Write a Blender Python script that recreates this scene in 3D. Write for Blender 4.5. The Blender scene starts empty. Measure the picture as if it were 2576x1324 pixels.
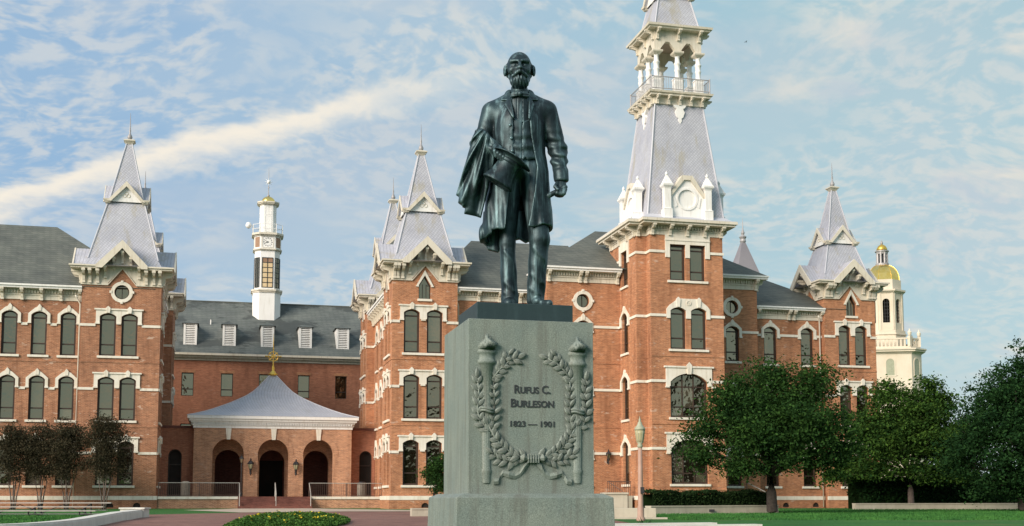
import bpy, bmesh, math, random
import numpy as np
from mathutils import Vector, Matrix
from mathutils.geometry import tessellate_polygon

random.seed(7)
SC = bpy.context.scene
COL = SC.collection
R = math.radians

# ------------------------------------------------------------------ camera
EYE = 1.6
PITCH = math.atan(292 / 3000.0)
cam_data = bpy.data.cameras.new("camera")
cam = bpy.data.objects.new("camera", cam_data)
COL.objects.link(cam)
cam.location = (0, 0, EYE)
cam.rotation_euler = (math.pi / 2 + PITCH, 0, 0)
cam_data.sensor_width = 36.0
cam_data.lens = 36.0 * 3000 / 2576
cam_data.shift_y = (966 - 662) / 2576.0
cam_data.clip_start = 0.1
cam_data.clip_end = 6000
SC.camera = cam

# ------------------------------------------------------------------ light
SUN_EL = R(24)
SUN_DIR = Vector((-0.68, -0.73, 0)).normalized() * math.cos(SUN_EL) + Vector((0, 0, math.sin(SUN_EL)))
sun_data = bpy.data.lights.new("sun", 'SUN')
sun_data.energy = 4.2
sun_data.angle = R(32)
sun_data.color = (1.0, 0.87, 0.72)
sun = bpy.data.objects.new("sun", sun_data)
COL.objects.link(sun)
sun.location = (-60, -60, 60)
sun.rotation_euler = SUN_DIR.to_track_quat('Z', 'Y').to_euler()

SC.view_settings.view_transform = 'Standard'
SC.view_settings.look = 'None'
SC.view_settings.gamma = 1.0
SC.view_settings.exposure = 0.30
SC.view_settings.use_curve_mapping = False


class NT:
    """small node-tree writer"""
    def __init__(s, tree):
        s.t = tree
        for n in list(tree.nodes):
            tree.nodes.remove(n)

    def n(s, kind, _props=None, **inp):
        nd = s.t.nodes.new(kind)
        for k, v in (_props or {}).items():
            setattr(nd, k, v)
        for k, v in inp.items():
            key = int(k[1:]) if k[0] == 'i' and k[1:].isdigit() else k.replace('_', ' ')
            sk = nd.inputs[key]
            if isinstance(v, bpy.types.NodeSocket):
                s.t.links.new(v, sk)
            else:
                sk.default_value = v
        return nd

    def m(s, op, a, b=None, c=None, clamp=False):
        nd = s.t.nodes.new('ShaderNodeMath')
        nd.operation = op
        nd.use_clamp = clamp
        for i, v in enumerate((a, b, c)):
            if v is None:
                continue
            if isinstance(v, bpy.types.NodeSocket):
                s.t.links.new(v, nd.inputs[i])
            else:
                nd.inputs[i].default_value = v
        return nd.outputs[0]

    def mix(s, fac, a, b, mode='MIX'):
        nd = s.t.nodes.new('ShaderNodeMix')
        nd.data_type = 'RGBA'
        nd.blend_type = mode
        for i, v in ((0, fac), (6, a), (7, b)):
            if isinstance(v, bpy.types.NodeSocket):
                s.t.links.new(v, nd.inputs[i])
            else:
                nd.inputs[i].default_value = v if i == 0 else (tuple(v) + (1,))[:4]
        return nd.outputs[2]

    def smooth(s, v, lo, hi):
        nd = s.t.nodes.new('ShaderNodeMapRange')
        nd.interpolation_type = 'SMOOTHSTEP'
        s.t.links.new(v, nd.inputs[0])
        nd.inputs[1].default_value = lo
        nd.inputs[2].default_value = hi
        return nd.outputs[0]

    def noise(s, vec, scale, detail=3.0, rough=0.55, dist=0.0):
        nd = s.n('ShaderNodeTexNoise', Vector=vec, Scale=scale, Detail=detail, Roughness=rough, Distortion=dist)
        return nd.outputs[0]

    def ramp(s, fac, stops):
        nd = s.t.nodes.new('ShaderNodeValToRGB')
        e = nd.color_ramp.elements
        while len(e) < len(stops):
            e.new(0.5)
        for i, (p, c) in enumerate(stops):
            e[i].position = p
            e[i].color = (tuple(c) + (1,))[:4]
        s.t.links.new(fac, nd.inputs[0])
        return nd.outputs[0]


# ------------------------------------------------------------------ sky
world = bpy.data.worlds.new("World")
SC.world = world
world.use_nodes = True
w = NT(world.node_tree)
tc = w.n('ShaderNodeTexCoord')
dirv = tc.outputs['Generated']
sep = w.n('ShaderNodeSeparateXYZ', Vector=dirv)
dx, dy, dz = sep.outputs
sky = w.n('ShaderNodeTexSky')
sky.sky_type = 'NISHITA'
sky.sun_disc = False
sky.sun_elevation = SUN_EL
sky.sun_rotation = math.atan2(SUN_DIR.x, SUN_DIR.y)
sky.altitude = 100
sky.dust_density = 1.0
sky.ozone_density = 1.4
skyc = sky.outputs[0]
dzc = w.m('MAXIMUM', dz, 0.0)
den = w.m('ADD', dzc, 0.16)
qx = w.m('DIVIDE', dx, den)
qy = w.m('DIVIDE', dy, den)
q = w.n('ShaderNodeCombineXYZ', X=qx, Y=qy, Z=0.0).outputs[0]
den2 = w.m('ADD', dzc, 0.34)
q2 = w.n('ShaderNodeCombineXYZ', X=w.m('DIVIDE', dx, den2), Y=w.m('DIVIDE', dy, den2), Z=0.0).outputs[0]
warp = w.n('ShaderNodeTexNoise', Vector=q2, Scale=2.4, Detail=3.0)
qw = w.n('ShaderNodeVectorMath', {'operation': 'MULTIPLY_ADD'}, i0=warp.outputs[1], i1=(0.22, 0.22, 0), i2=q2).outputs[0]
# clear sky: blue to the left and high, paler and greener to the right and low
base = w.mix(0.55, skyc, (4.6, 6.3, 7.1))
leftness = w.smooth(w.m('ADD', w.m('MULTIPLY', dx, -1.0), w.m('MULTIPLY', dz, 0.55)), -0.12, 0.50)
blue = w.mix(leftness, (4.0, 6.2, 6.7), (2.9, 4.75, 7.2))
base = w.mix(0.72, base, blue)
# veil of thin high cloud
veil_n = w.noise(qw, 1.3, 4, 0.55)
veil = w.m('MULTIPLY', w.smooth(veil_n, 0.36, 0.70), 0.50)
base = w.mix(veil, base, (5.9, 6.7, 7.0))
# mackerel ripples running up to the right
rot = w.n('ShaderNodeMapping', Vector=qw, Rotation=(0, 0, R(-24)), Scale=(11.0, 14.0, 1))
rip = w.noise(rot.outputs[0], 2.7, 3, 0.55, 0.15)
cover = w.noise(q2, 2.6, 3, 0.5)
rip_m = w.m('MULTIPLY', w.smooth(rip, 0.40, 0.64), w.smooth(cover, 0.33, 0.55))
rip_m = w.m('MULTIPLY', w.m('MULTIPLY', rip_m, 0.48), w.smooth(dz, 0.04, 0.20))
base = w.mix(rip_m, base, (8.0, 7.65, 6.9))
# larger soft cumulus puffs
puff_map = w.n('ShaderNodeMapping', Vector=qw, Location=(3.1, 1.7, 0), Rotation=(0, 0, R(-16)), Scale=(2.6, 4.6, 1))
puff = w.noise(puff_map.outputs[0], 1.6, 5, 0.56)
puff_m = w.m('MULTIPLY', w.smooth(puff, 0.53, 0.68), 0.66)
shade = w.noise(puff_map.outputs[0], 3.4, 3, 0.5)
puffc = w.mix(w.smooth(shade, 0.36, 0.62), (5.6, 6.1, 6.7), (8.9, 8.05, 6.7))
puff_m = w.m('MULTIPLY', puff_m, w.m('SUBTRACT', 1.0, w.m('MULTIPLY', leftness, 0.75)))
base = w.mix(puff_m, base, puffc)
# one long band of cloud crossing the left half of the view
BAND = {'t': (0.901, -0.434), 'n': (0.434, 0.901), 'c': 1.635, 'a0': -2.6, 'a1': -0.72}
tx, ty = BAND['t']
nx, ny = BAND['n']
along = w.m('ADD', w.m('MULTIPLY', qx, tx), w.m('MULTIPLY', qy, ty))
across = w.m('ADD', w.m('MULTIPLY', qx, nx), w.m('MULTIPLY', qy, ny))
bn = w.noise(q, 3.2, 5, 0.62)
bn2 = w.noise(q, 11.0, 3, 0.6)
acr = w.m('ADD', w.m('SUBTRACT', across, BAND['c']), w.m('MULTIPLY', w.m('SUBTRACT', bn, 0.5), 0.17))
acr = w.m('ADD', acr, w.m('MULTIPLY', w.m('SUBTRACT', bn2, 0.5), 0.07))
up_edge = w.smooth(acr, -0.045, 0.01)
lo_edge = w.m('SUBTRACT', 1.0, w.smooth(acr, 0.01, 0.105))
band_m = w.m('MULTIPLY', up_edge, lo_edge)
fade = w.m('MULTIPLY', w.smooth(along, BAND['a0'], BAND['a0'] + 0.3), w.m('SUBTRACT', 1.0, w.smooth(along, BAND['a1'] - 0.5, BAND['a1'])))
band_m = w.m('MULTIPLY', w.m('MULTIPLY', band_m, fade), 0.85)
# grey veil spread below the band and over the lower right
acr2 = w.m('ADD', w.m('SUBTRACT', across, BAND['c']), w.m('MULTIPLY', w.m('SUBTRACT', bn, 0.5), 0.5))
gv = w.m('MULTIPLY', w.smooth(acr2, 0.0, 0.16), w.m('SUBTRACT', 1.0, w.smooth(acr2, 0.7, 1.7)))
gv = w.m('MULTIPLY', gv, w.smooth(w.noise(qw, 1.1, 3, 0.5), 0.30, 0.60))
base = w.mix(w.m('MULTIPLY', gv, 0.50), base, (5.3, 5.9, 6.6))
base = w.mix(band_m, base, (9.7, 8.8, 7.4))
# soft haze low down
hz = w.m('SUBTRACT', 1.0, w.smooth(dz, 0.0, 0.16))
base = w.mix(w.m('MULTIPLY', hz, 0.55), base, (6.0, 6.6, 6.7))
bg = w.n('ShaderNodeBackground', Color=base, Strength=0.083)
out = w.n('ShaderNodeOutputWorld', Surface=bg.outputs[0])


# ------------------------------------------------------------------ materials
def principled(name, color, rough=0.6, metal=0.0, spec=0.5, **kw):
    m = bpy.data.materials.new(name)
    m.use_nodes = True
    t = NT(m.node_tree)
    p = t.n('ShaderNodeBsdfPrincipled', Roughness=rough, Metallic=metal)
    p.inputs['Specular IOR Level'].default_value = spec
    if isinstance(color, tuple):
        p.inputs['Base Color'].default_value = (color + (1,))[:4]
    t.n('ShaderNodeOutputMaterial', Surface=p.outputs[0])
    m['_p'] = p.name
    return m, t, p


def link(t, a, b):
    t.t.links.new(a, b)


def bump(t, p, h, strength=0.3, dist=0.02):
    b = t.n('ShaderNodeBump', Strength=strength, Distance=dist, Height=h)
    link(t, b.outputs[0], p.inputs['Normal'])


def wall_coords(t):
    c = t.n('ShaderNodeTexCoord').outputs['Object']
    s = t.n('ShaderNodeSeparateXYZ', Vector=c)
    h = t.m('ADD', s.outputs[0], s.outputs[1])
    return c, t.n('ShaderNodeCombineXYZ', X=h, Y=s.outputs[2], Z=0.0).outputs[0], h, s.outputs[2]


def mat_brick(name, c1, c2, mortar, pale=0.5, soft=1.0, paving=False):
    m, t, p = principled(name, (0.3, 0.1, 0.06), 0.85, spec=0.25)
    c, wc, h, z = wall_coords(t)
    if paving:
        wc = c
    br = t.n('ShaderNodeTexBrick', {'offset': 0.5}, Vector=wc, Color1=c1 + (1,), Color2=c2 + (1,), Mortar=mortar + (1,), Scale=1.0,
             Mortar_Size=0.007, Mortar_Smooth=0.3, Bias=0.0, Brick_Width=0.215, Row_Height=0.074)
    col = br.outputs[0]
    # single odd-fired bricks
    cells = t.n('ShaderNodeTexBrick', {'offset': 0.5}, Vector=wc, Color1=(0, 0, 0, 1), Color2=(1, 1, 1, 1), Mortar=(0.5, 0.5, 0.5, 1),
                Scale=1.0, Mortar_Size=0.0, Bias=0.0, Brick_Width=0.215, Row_Height=0.074).outputs[0]
    n1 = t.noise(c, 0.35, 4, 0.6)
    col = t.mix(1.0, col, t.ramp(n1, [(0.28, (0.82, 0.80, 0.79)), (0.72, (1.22, 1.2, 1.15))]), 'MULTIPLY')
    fine = t.noise(t.n('ShaderNodeMapping', Vector=wc, Scale=(2.6, 9.0, 1)).outputs[0], 1.0, 3, 0.7)
    col = t.mix(1.0, col, t.ramp(fine, [(0.28, (0.68, 0.66, 0.65)), (0.5, (1.0, 1.0, 1.0)), (0.72, (1.26, 1.24, 1.2))]), 'MULTIPLY')
    dirt = t.noise(t.n('ShaderNodeMapping', Vector=c, Scale=(1.5, 1.5, 0.25)).outputs[0], 1.0, 4, 0.6)
    col = t.mix(t.m('MULTIPLY', t.smooth(dirt, 0.47, 0.74), 0.5), col, tuple(0.55 * v for v in c2))
    # salts: pale dashes of a few bricks together
    sv = t.n('ShaderNodeMapping', Vector=wc, Scale=(1.0, 2.4, 1)).outputs[0]
    s1 = t.noise(sv, 1.15, 3, 0.6)
    s2 = t.m('MULTIPLY', t.smooth(s1, 0.60, 0.68), t.m('GREATER_THAN', cells, 0.45))
    col = t.mix(t.m('MULTIPLY', s2, pale), col, (0.62, 0.47, 0.38))
    link(t, col, p.inputs['Base Color'])
    bump(t, p, br.outputs[1], -0.35 * soft, 0.01)
    return m


M = {}
M['brick'] = mat_brick('old_red_brick', (0.45, 0.192, 0.098), (0.315, 0.126, 0.064), (0.49, 0.35, 0.24), 0.55)
M['brick_left'] = mat_brick('brown_red_brick', (0.37, 0.160, 0.088), (0.25, 0.104, 0.058), (0.45, 0.33, 0.24), 0.6)
M['brick_rear'] = mat_brick('plain_red_brick', (0.38, 0.150, 0.090), (0.315, 0.122, 0.075), (0.40, 0.24, 0.17), 0.12)
M['brick_porch'] = mat_brick('tan_red_brick', (0.48, 0.245, 0.145), (0.34, 0.165, 0.10), (0.58, 0.45, 0.34), 0.3)
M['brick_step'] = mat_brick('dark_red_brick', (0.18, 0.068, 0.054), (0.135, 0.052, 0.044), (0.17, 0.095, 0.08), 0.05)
M['paving'] = mat_brick('brick_paving', (0.235, 0.118, 0.10), (0.185, 0.092, 0.08), (0.22, 0.15, 0.13), 0.1, 0.5, True)


def mat_mottled(name, c1, c2, scale, rough=0.7, metal=0.0, spec=0.4, streak=None, bumpv=0.0, detail=4):
    m, t, p = principled(name, c1, rough, metal, spec)
    c = t.n('ShaderNodeTexCoord').outputs['Object']
    n = t.noise(c, scale, detail, 0.6)
    col = t.mix(t.smooth(n, 0.3, 0.7), c1, c2)
    if streak:
        sv = t.n('ShaderNodeMapping', Vector=c, Scale=(4.0, 4.0, 0.35)).outputs[0]
        s = t.noise(sv, 1.6, 4, 0.65)
        col = t.mix(t.m('MULTIPLY', t.smooth(s, 0.48, 0.72), streak[1]), col, streak[0])
    link(t, col, p.inputs['Base Color'])
    if bumpv:
        bump(t, p, n, bumpv, 0.02)
    return m


M['stone'] = mat_mottled('cream_limestone', (0.70, 0.65, 0.56), (0.78, 0.745, 0.67), 1.3, 0.8, streak=((0.50, 0.42, 0.32), 0.55))
M['cream'] = mat_mottled('cream_paint', (0.62, 0.57, 0.47), (0.69, 0.64, 0.55), 0.9, 0.6, streak=((0.40, 0.34, 0.25), 0.6))
M['white'] = mat_mottled('white_paint', (0.80, 0.79, 0.77), (0.84, 0.83, 0.82), 0.8, 0.55, streak=((0.56, 0.53, 0.48), 0.5))
M['frame'] = mat_mottled('brown_window_frame', (0.035, 0.022, 0.017), (0.055, 0.033, 0.024), 2.0, 0.5)
M['concrete'] = mat_mottled('pale_concrete', (0.40, 0.36, 0.29), (0.48, 0.44, 0.36), 1.5, 0.85, streak=((0.30, 0.27, 0.22), 0.4), bumpv=0.1)
M['concrete_white'] = mat_mottled('white_concrete', (0.58, 0.56, 0.53), (0.68, 0.66, 0.62), 1.5, 0.85, streak=((0.42, 0.40, 0.36), 0.35), bumpv=0.1)
M['path'] = mat_mottled('concrete_path', (0.40, 0.33, 0.27), (0.47, 0.40, 0.33), 0.8, 0.9)
M['iron'] = mat_mottled('dark_iron', (0.03, 0.03, 0.035), (0.05, 0.048, 0.05), 6, 0.5, 0.3)
M['rail'] = mat_mottled('brown_iron_rail', (0.10, 0.065, 0.055), (0.14, 0.09, 0.075), 6, 0.5, 0.2)
M['steel'] = mat_mottled('pale_steel', (0.36, 0.34, 0.32), (0.44, 0.42, 0.39), 3, 0.5, 0.2)
M['gold'] = mat_mottled('gold_leaf', (0.85, 0.58, 0.14), (0.95, 0.70, 0.25), 1.5, 0.28, 1.0)
M['gold_dull'] = mat_mottled('gilded_iron', (0.70, 0.45, 0.08), (0.85, 0.58, 0.15), 3, 0.4, 0.9)
M['lead'] = mat_mottled('grey_lead', (0.30, 0.29, 0.30), (0.38, 0.37, 0.38), 2, 0.5, 0.2)
M['post'] = mat_mottled('pinkish_lamp_post', (0.36, 0.23, 0.18), (0.42, 0.28, 0.22), 3, 0.6, streak=((0.25, 0.16, 0.12), 0.5))
M['lamp_glass'] = mat_mottled('cloudy_lamp_glass', (0.36, 0.34, 0.20), (0.43, 0.41, 0.27), 3, 0.25)
M['lamp_cap'] = mat_mottled('verdigris_cap', (0.30, 0.32, 0.23), (0.38, 0.40, 0.30), 5, 0.5)
M['bin'] = mat_mottled('grey_bin', (0.22, 0.19, 0.16), (0.28, 0.25, 0.21), 8, 0.8)
M['church'] = mat_mottled('cream_church_stone', (0.62, 0.55, 0.44), (0.70, 0.63, 0.52), 0.4, 0.8, streak=((0.60, 0.50, 0.36), 0.4))
M['dark'] = mat_mottled('dark_interior', (0.018, 0.014, 0.012), (0.03, 0.022, 0.018), 1, 0.9)
M['plaster'] = mat_mottled('ceiling_plaster', (0.42, 0.33, 0.26), (0.48, 0.38, 0.3), 1, 0.9)
M['mesh_grille'] = mat_mottled('brown_grille', (0.28, 0.17, 0.11), (0.34, 0.21, 0.14), 5, 0.7)
M['clock_black'] = mat_mottled('clock_black', (0.03, 0.035, 0.04), (0.04, 0.045, 0.05), 5, 0.5)
M['warm_pane'] = mat_mottled('amber_glass', (0.62, 0.46, 0.26), (0.74, 0.58, 0.36), 1.5, 0.3)


def mat_granite():
    m, t, p = principled('grey_green_granite', (0.3, 0.34, 0.3), 0.62, spec=0.35)
    c = t.n('ShaderNodeTexCoord').outputs['Object']
    n = t.noise(c, 90, 3, 0.7)
    n2 = t.noise(c, 3.0, 4, 0.6)
    col = t.ramp(n, [(0.30, (0.112, 0.138, 0.130)), (0.5, (0.195, 0.231, 0.216)), (0.70, (0.29, 0.332, 0.312))])
    col = t.mix(1.0, col, t.ramp(n2, [(0.3, (0.86, 0.90, 0.90)), (0.7, (1.1, 1.08, 1.03))]), 'MULTIPLY')
    sv = t.n('ShaderNodeMapping', Vector=c, Scale=(7.0, 7.0, 0.5)).outputs[0]
    s = t.noise(sv, 1.5, 4, 0.65)
    col = t.mix(t.m('MULTIPLY', t.smooth(s, 0.46, 0.70), 0.55), col, (0.115, 0.115, 0.10))
    link(t, col, p.inputs['Base Color'])
    bump(t, p, n, 0.12, 0.004)
    return m


M['granite'] = mat_granite()


def mat_bronze(name, dark, mid, pat, amount):
    m, t, p = principled(name, dark, 0.42, 0.55, 0.5)
    c = t.n('ShaderNodeTexCoord').outputs['Object']
    n = t.noise(c, 3.2, 5, 0.66)
    sv = t.n('ShaderNodeMapping', Vector=c, Scale=(9.0, 9.0, 0.9)).outputs[0]
    s = t.noise(sv, 1.3, 5, 0.66)
    col = t.mix(t.smooth(n, 0.35, 0.7), dark, mid)
    fac = t.m('MULTIPLY', t.smooth(s, 0.48, 0.76), amount)
    col = t.mix(fac, col, pat)
    geo = t.n('ShaderNodeNewGeometry')
    pt = t.smooth(geo.outputs['Pointiness'], 0.50, 0.58)
    col = t.mix(t.m('MULTIPLY', pt, 0.5), col, pat)
    link(t, col, p.inputs['Base Color'])
    link(t, t.m('ADD', 0.36, t.m('MULTIPLY', s, 0.25)), p.inputs['Roughness'])
    bump(t, p, t.noise(c, 26, 4, 0.6), 0.18, 0.01)
    return m


M['bronze'] = mat_bronze('dark_bronze', (0.010, 0.019, 0.025), (0.036, 0.068, 0.080), (0.19, 0.31, 0.34), 0.9)
M['bronze_base'] = mat_bronze('black_bronze', (0.012, 0.018, 0.021), (0.02, 0.03, 0.034), (0.07, 0.12, 0.13), 0.45)


def mat_shingle(name, c1, c2, size, stain=0.35, metal=0.25):
    m, t, p = principled(name, c1, 0.5, metal, 0.4)
    c, wc, h, z = wall_coords(t)
    mp = t.n('ShaderNodeMapping', Vector=wc, Rotation=(0, 0, R(45)))
    br = t.n('ShaderNodeTexBrick', {'offset': 0.0}, Vector=mp.outputs[0], Color1=c1 + (1,), Color2=c2 + (1,),
             Mortar=tuple(0.74 * v for v in c1) + (1,), Scale=1.0, Mortar_Size=size * 0.10, Mortar_Smooth=0.25,
             Bias=0.0, Brick_Width=size, Row_Height=size)
    n = t.noise(c, 0.9, 4, 0.6)
    col = t.mix(1.0, br.outputs[0], t.ramp(n, [(0.3, (0.88, 0.88, 0.9)), (0.7, (1.08, 1.08, 1.07))]), 'MULTIPLY')
    sv = t.n('ShaderNodeMapping', Vector=c, Scale=(1.6, 1.6, 0.45)).outputs[0]
    s = t.noise(sv, 0.9, 5, 0.68)
    col = t.mix(t.m('MULTIPLY', t.smooth(s, 0.50, 0.68), stain), col, (0.33, 0.29, 0.18))
    link(t, col, p.inputs['Base Color'])
    bump(t, p, br.outputs[1], -0.2, 0.01)
    return m


M['shingle'] = mat_shingle('silver_diamond_shingle', (0.43, 0.44, 0.50), (0.48, 0.49, 0.55), 0.155, 0.5, 0.0)
M['shingle_big'] = mat_shingle('silver_porch_shingle', (0.41, 0.435, 0.50), (0.46, 0.48, 0.545), 0.15, 0.12, 0.0)
M['metal_flat'] = mat_mottled('silver_flat_metal', (0.46, 0.47, 0.53), (0.52, 0.53, 0.58), 1.0, 0.5, 0.0)
M['spire_far'] = mat_mottled('mauve_metal', (0.20, 0.19, 0.215), (0.235, 0.225, 0.25), 0.7, 0.7, 0.0)


def mat_slate(name, c1, c2, patch=None):
    m, t, p = principled(name, c1, 0.75, 0.0, 0.35)
    c, wc, h, z = wall_coords(t)
    br = t.n('ShaderNodeTexBrick', {'offset': 0.5}, Vector=wc, Color1=c1 + (1,), Color2=c2 + (1,),
             Mortar=tuple(0.55 * v for v in c1) + (1,), Scale=1.0, Mortar_Size=0.012, Mortar_Smooth=0.2,
             Bias=0.0, Brick_Width=0.42, Row_Height=0.19)
    col = br.outputs[0]
    n = t.noise(c, 0.6, 5, 0.65)
    col = t.mix(1.0, col, t.ramp(n, [(0.3, (0.72, 0.74, 0.76)), (0.7, (1.2, 1.2, 1.16))]), 'MULTIPLY')
    if patch:
        n2 = t.noise(t.n('ShaderNodeMapping', Vector=c, Scale=(0.22, 0.3, 0.55)).outputs[0], 1.0, 6, 0.7)
        col = t.mix(t.m('MULTIPLY', t.smooth(n2, 0.50, 0.56), 0.8), col, patch)
    link(t, col, p.inputs['Base Color'])
    bump(t, p, br.outputs[1], -0.5, 0.02)
    return m


M['slate'] = mat_slate('grey_slate', (0.105, 0.115, 0.105), (0.135, 0.142, 0.128))
M['slate_rear'] = mat_slate('patched_slate', (0.115, 0.13, 0.126), (0.14, 0.152, 0.148), (0.052, 0.06, 0.06))


def mat_glass():
    m, t, p = principled('window_glass', (0.014, 0.010, 0.007), 0.03, 0.0, 0.5)
    p.inputs['IOR'].default_value = 3.1
    p.inputs['Specular Tint'].default_value = (1.0, 0.86, 0.60, 1)
    rnd = t.n('ShaderNodeObjectInfo').outputs['Random']
    link(t, t.mix(t.smooth(rnd, 0.55, 1.0), (0.014, 0.010, 0.007), (0.085, 0.072, 0.052)), p.inputs['Base Color'])
    c = t.n('ShaderNodeTexCoord').outputs['Object']
    bump(t, p, t.noise(c, 0.7, 3, 0.55), 0.34, 0.15)
    return m


M['glass'] = mat_glass()


def mat_ground():
    m, t, p = principled('mown_grass', (0.05, 0.11, 0.02), 0.9, spec=0.2)
    c = t.n('ShaderNodeTexCoord').outputs['Object']
    n = t.noise(c, 0.35, 5, 0.65)
    n2 = t.noise(c, 9.0, 3, 0.7)
    n3 = t.noise(c, 0.12, 4, 0.7)
    col = t.ramp(n, [(0.25, (0.022, 0.095, 0.022)), (0.5, (0.034, 0.135, 0.030)), (0.75, (0.06, 0.165, 0.035))])
    col = t.mix(1.0, col, t.ramp(n2, [(0.25, (0.6, 0.62, 0.6)), (0.75, (1.3, 1.25, 1.2))]), 'MULTIPLY')
    link(t, col, p.inputs['Base Color'])
    bump(t, p, n2, 0.6, 0.06)
    worn = t.mix(t.m('MULTIPLY', t.smooth(n3, 0.52, 0.70), 0.55), col, (0.13, 0.125, 0.05))
    link(t, worn, p.inputs['Base Color'])
    return m


M['grass'] = mat_ground()
M['blade'] = mat_mottled('grass_blade', (0.022, 0.10, 0.022), (0.06, 0.18, 0.036), 0.8, 0.8, spec=0.2)


def mat_leaf(name, dark, light, hue=0.5):
    m, t, p = principled(name, dark, 0.85, 0.0, 0.08)
    geo = t.n('ShaderNodeNewGeometry')
    rnd = geo.outputs['Random Per Island']
    c = t.n('ShaderNodeTexCoord').outputs['Object']
    n = t.noise(c, 0.9, 3, 0.6)
    n = t.smooth(n, 0.3, 0.7)
    f = t.m('ADD', t.m('MULTIPLY', t.m('POWER', rnd, 2.2), 0.75), t.m('MULTIPLY', n, 0.38), clamp=True)
    link(t, t.mix(f, dark, light), p.inputs['Base Color'])
    tr = t.n('ShaderNodeBsdfTranslucent', Color=tuple(1.1 * v for v in light) + (1,))
    mx = t.n('ShaderNodeMixShader', Fac=0.14, i1=p.outputs[0], i2=tr.outputs[0])
    o = [x for x in t.t.nodes if x.type == 'OUTPUT_MATERIAL'][0]
    link(t, mx.outputs[0], o.inputs[0])
    return m


M['leaf_oak'] = mat_leaf('oak_leaf', (0.008, 0.029, 0.009), (0.046, 0.105, 0.022))
M['leaf_lime'] = mat_leaf('bright_oak_leaf', (0.010, 0.036, 0.009), (0.068, 0.132, 0.022))
M['leaf_dark'] = mat_leaf('dark_oak_leaf', (0.006, 0.025, 0.009), (0.028, 0.075, 0.020))
M['leaf_myrtle'] = mat_leaf('myrtle_leaf', (0.024, 0.028, 0.018), (0.090, 0.072, 0.042))
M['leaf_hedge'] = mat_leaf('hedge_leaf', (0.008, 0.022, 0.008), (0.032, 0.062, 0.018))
M['leaf_bed'] = mat_leaf('bedding_leaf', (0.025, 0.075, 0.018), (0.10, 0.20, 0.04))
M['petal'] = mat_leaf('yellow_petal', (0.55, 0.42, 0.03), (0.75, 0.60, 0.06))
M['bark'] = mat_mottled('tree_bark', (0.030, 0.024, 0.020), (0.055, 0.045, 0.038), 9, 0.9, bumpv=0.5)
M['bark_pale'] = mat_mottled('pale_bark', (0.11, 0.085, 0.075), (0.16, 0.125, 0.11), 9, 0.9, bumpv=0.4)


# ------------------------------------------------------------------ object helpers
def link_obj(name, data, parent=None):
    o = bpy.data.objects.new(name, data)
    COL.objects.link(o)
    if parent is not None:
        o.parent = parent
    return o


def tag(o, label=None, cat=None, group=None, kind=None):
    if label:
        o['label'] = label
    if cat:
        o['category'] = cat
    if group:
        o['group'] = group
    if kind:
        o['kind'] = kind
    return o


def empty(name, loc, rz, label, cat, group=None):
    o = link_obj(name, None)
    o.empty_display_size = 0.3
    o.location = loc
    o.rotation_euler = (0, 0, rz)
    return tag(o, label, cat, group)


def copy_tree(o, parent=None):
    c = o.copy()
    COL.objects.link(c)
    c.parent = parent
    for ch in list(o.children):
        copy_tree(ch, c)
    return c


class Fr:
    """a vertical drawing plane: o = (u, v) start, e = unit direction of s; outward normal = e x z"""
    def __init__(s, ou, ov, eu=1.0, ev=0.0):
        s.ou, s.ov, s.eu, s.ev = ou, ov, eu, ev
        s.nu, s.nv = ev, -eu

    def p(s, a, z, d=0.0):
        return (s.ou + s.eu * a + s.nu * d, s.ov + s.ev * a + s.nv * d, z)


def front(v):
    return Fr(0, v, 1, 0)


def leftface(u, v0=0.0):
    """faces -u; s runs towards the viewer (-v): s = v0 - v"""
    return Fr(u, v0, 0, -1)


def rightface(u, v0=0.0):
    return Fr(u, v0, 0, 1)


PIECES = {'stone_band', 'eaves', 'brick_ledge', 'cornice_ring', 'cornice', 'frieze', 'gutter', 'hip_roll', 'corner_block', 'flat_arch', 'cupola_railing',
          'cornice_moulding', 'trefoil', 'vent_opening', 'dome_rib', 'urn', 'shaft', 'gallery_railing', 'lantern_rib', 'torch_tie', 'clock_marks', 'cupola_panelling'}


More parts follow.
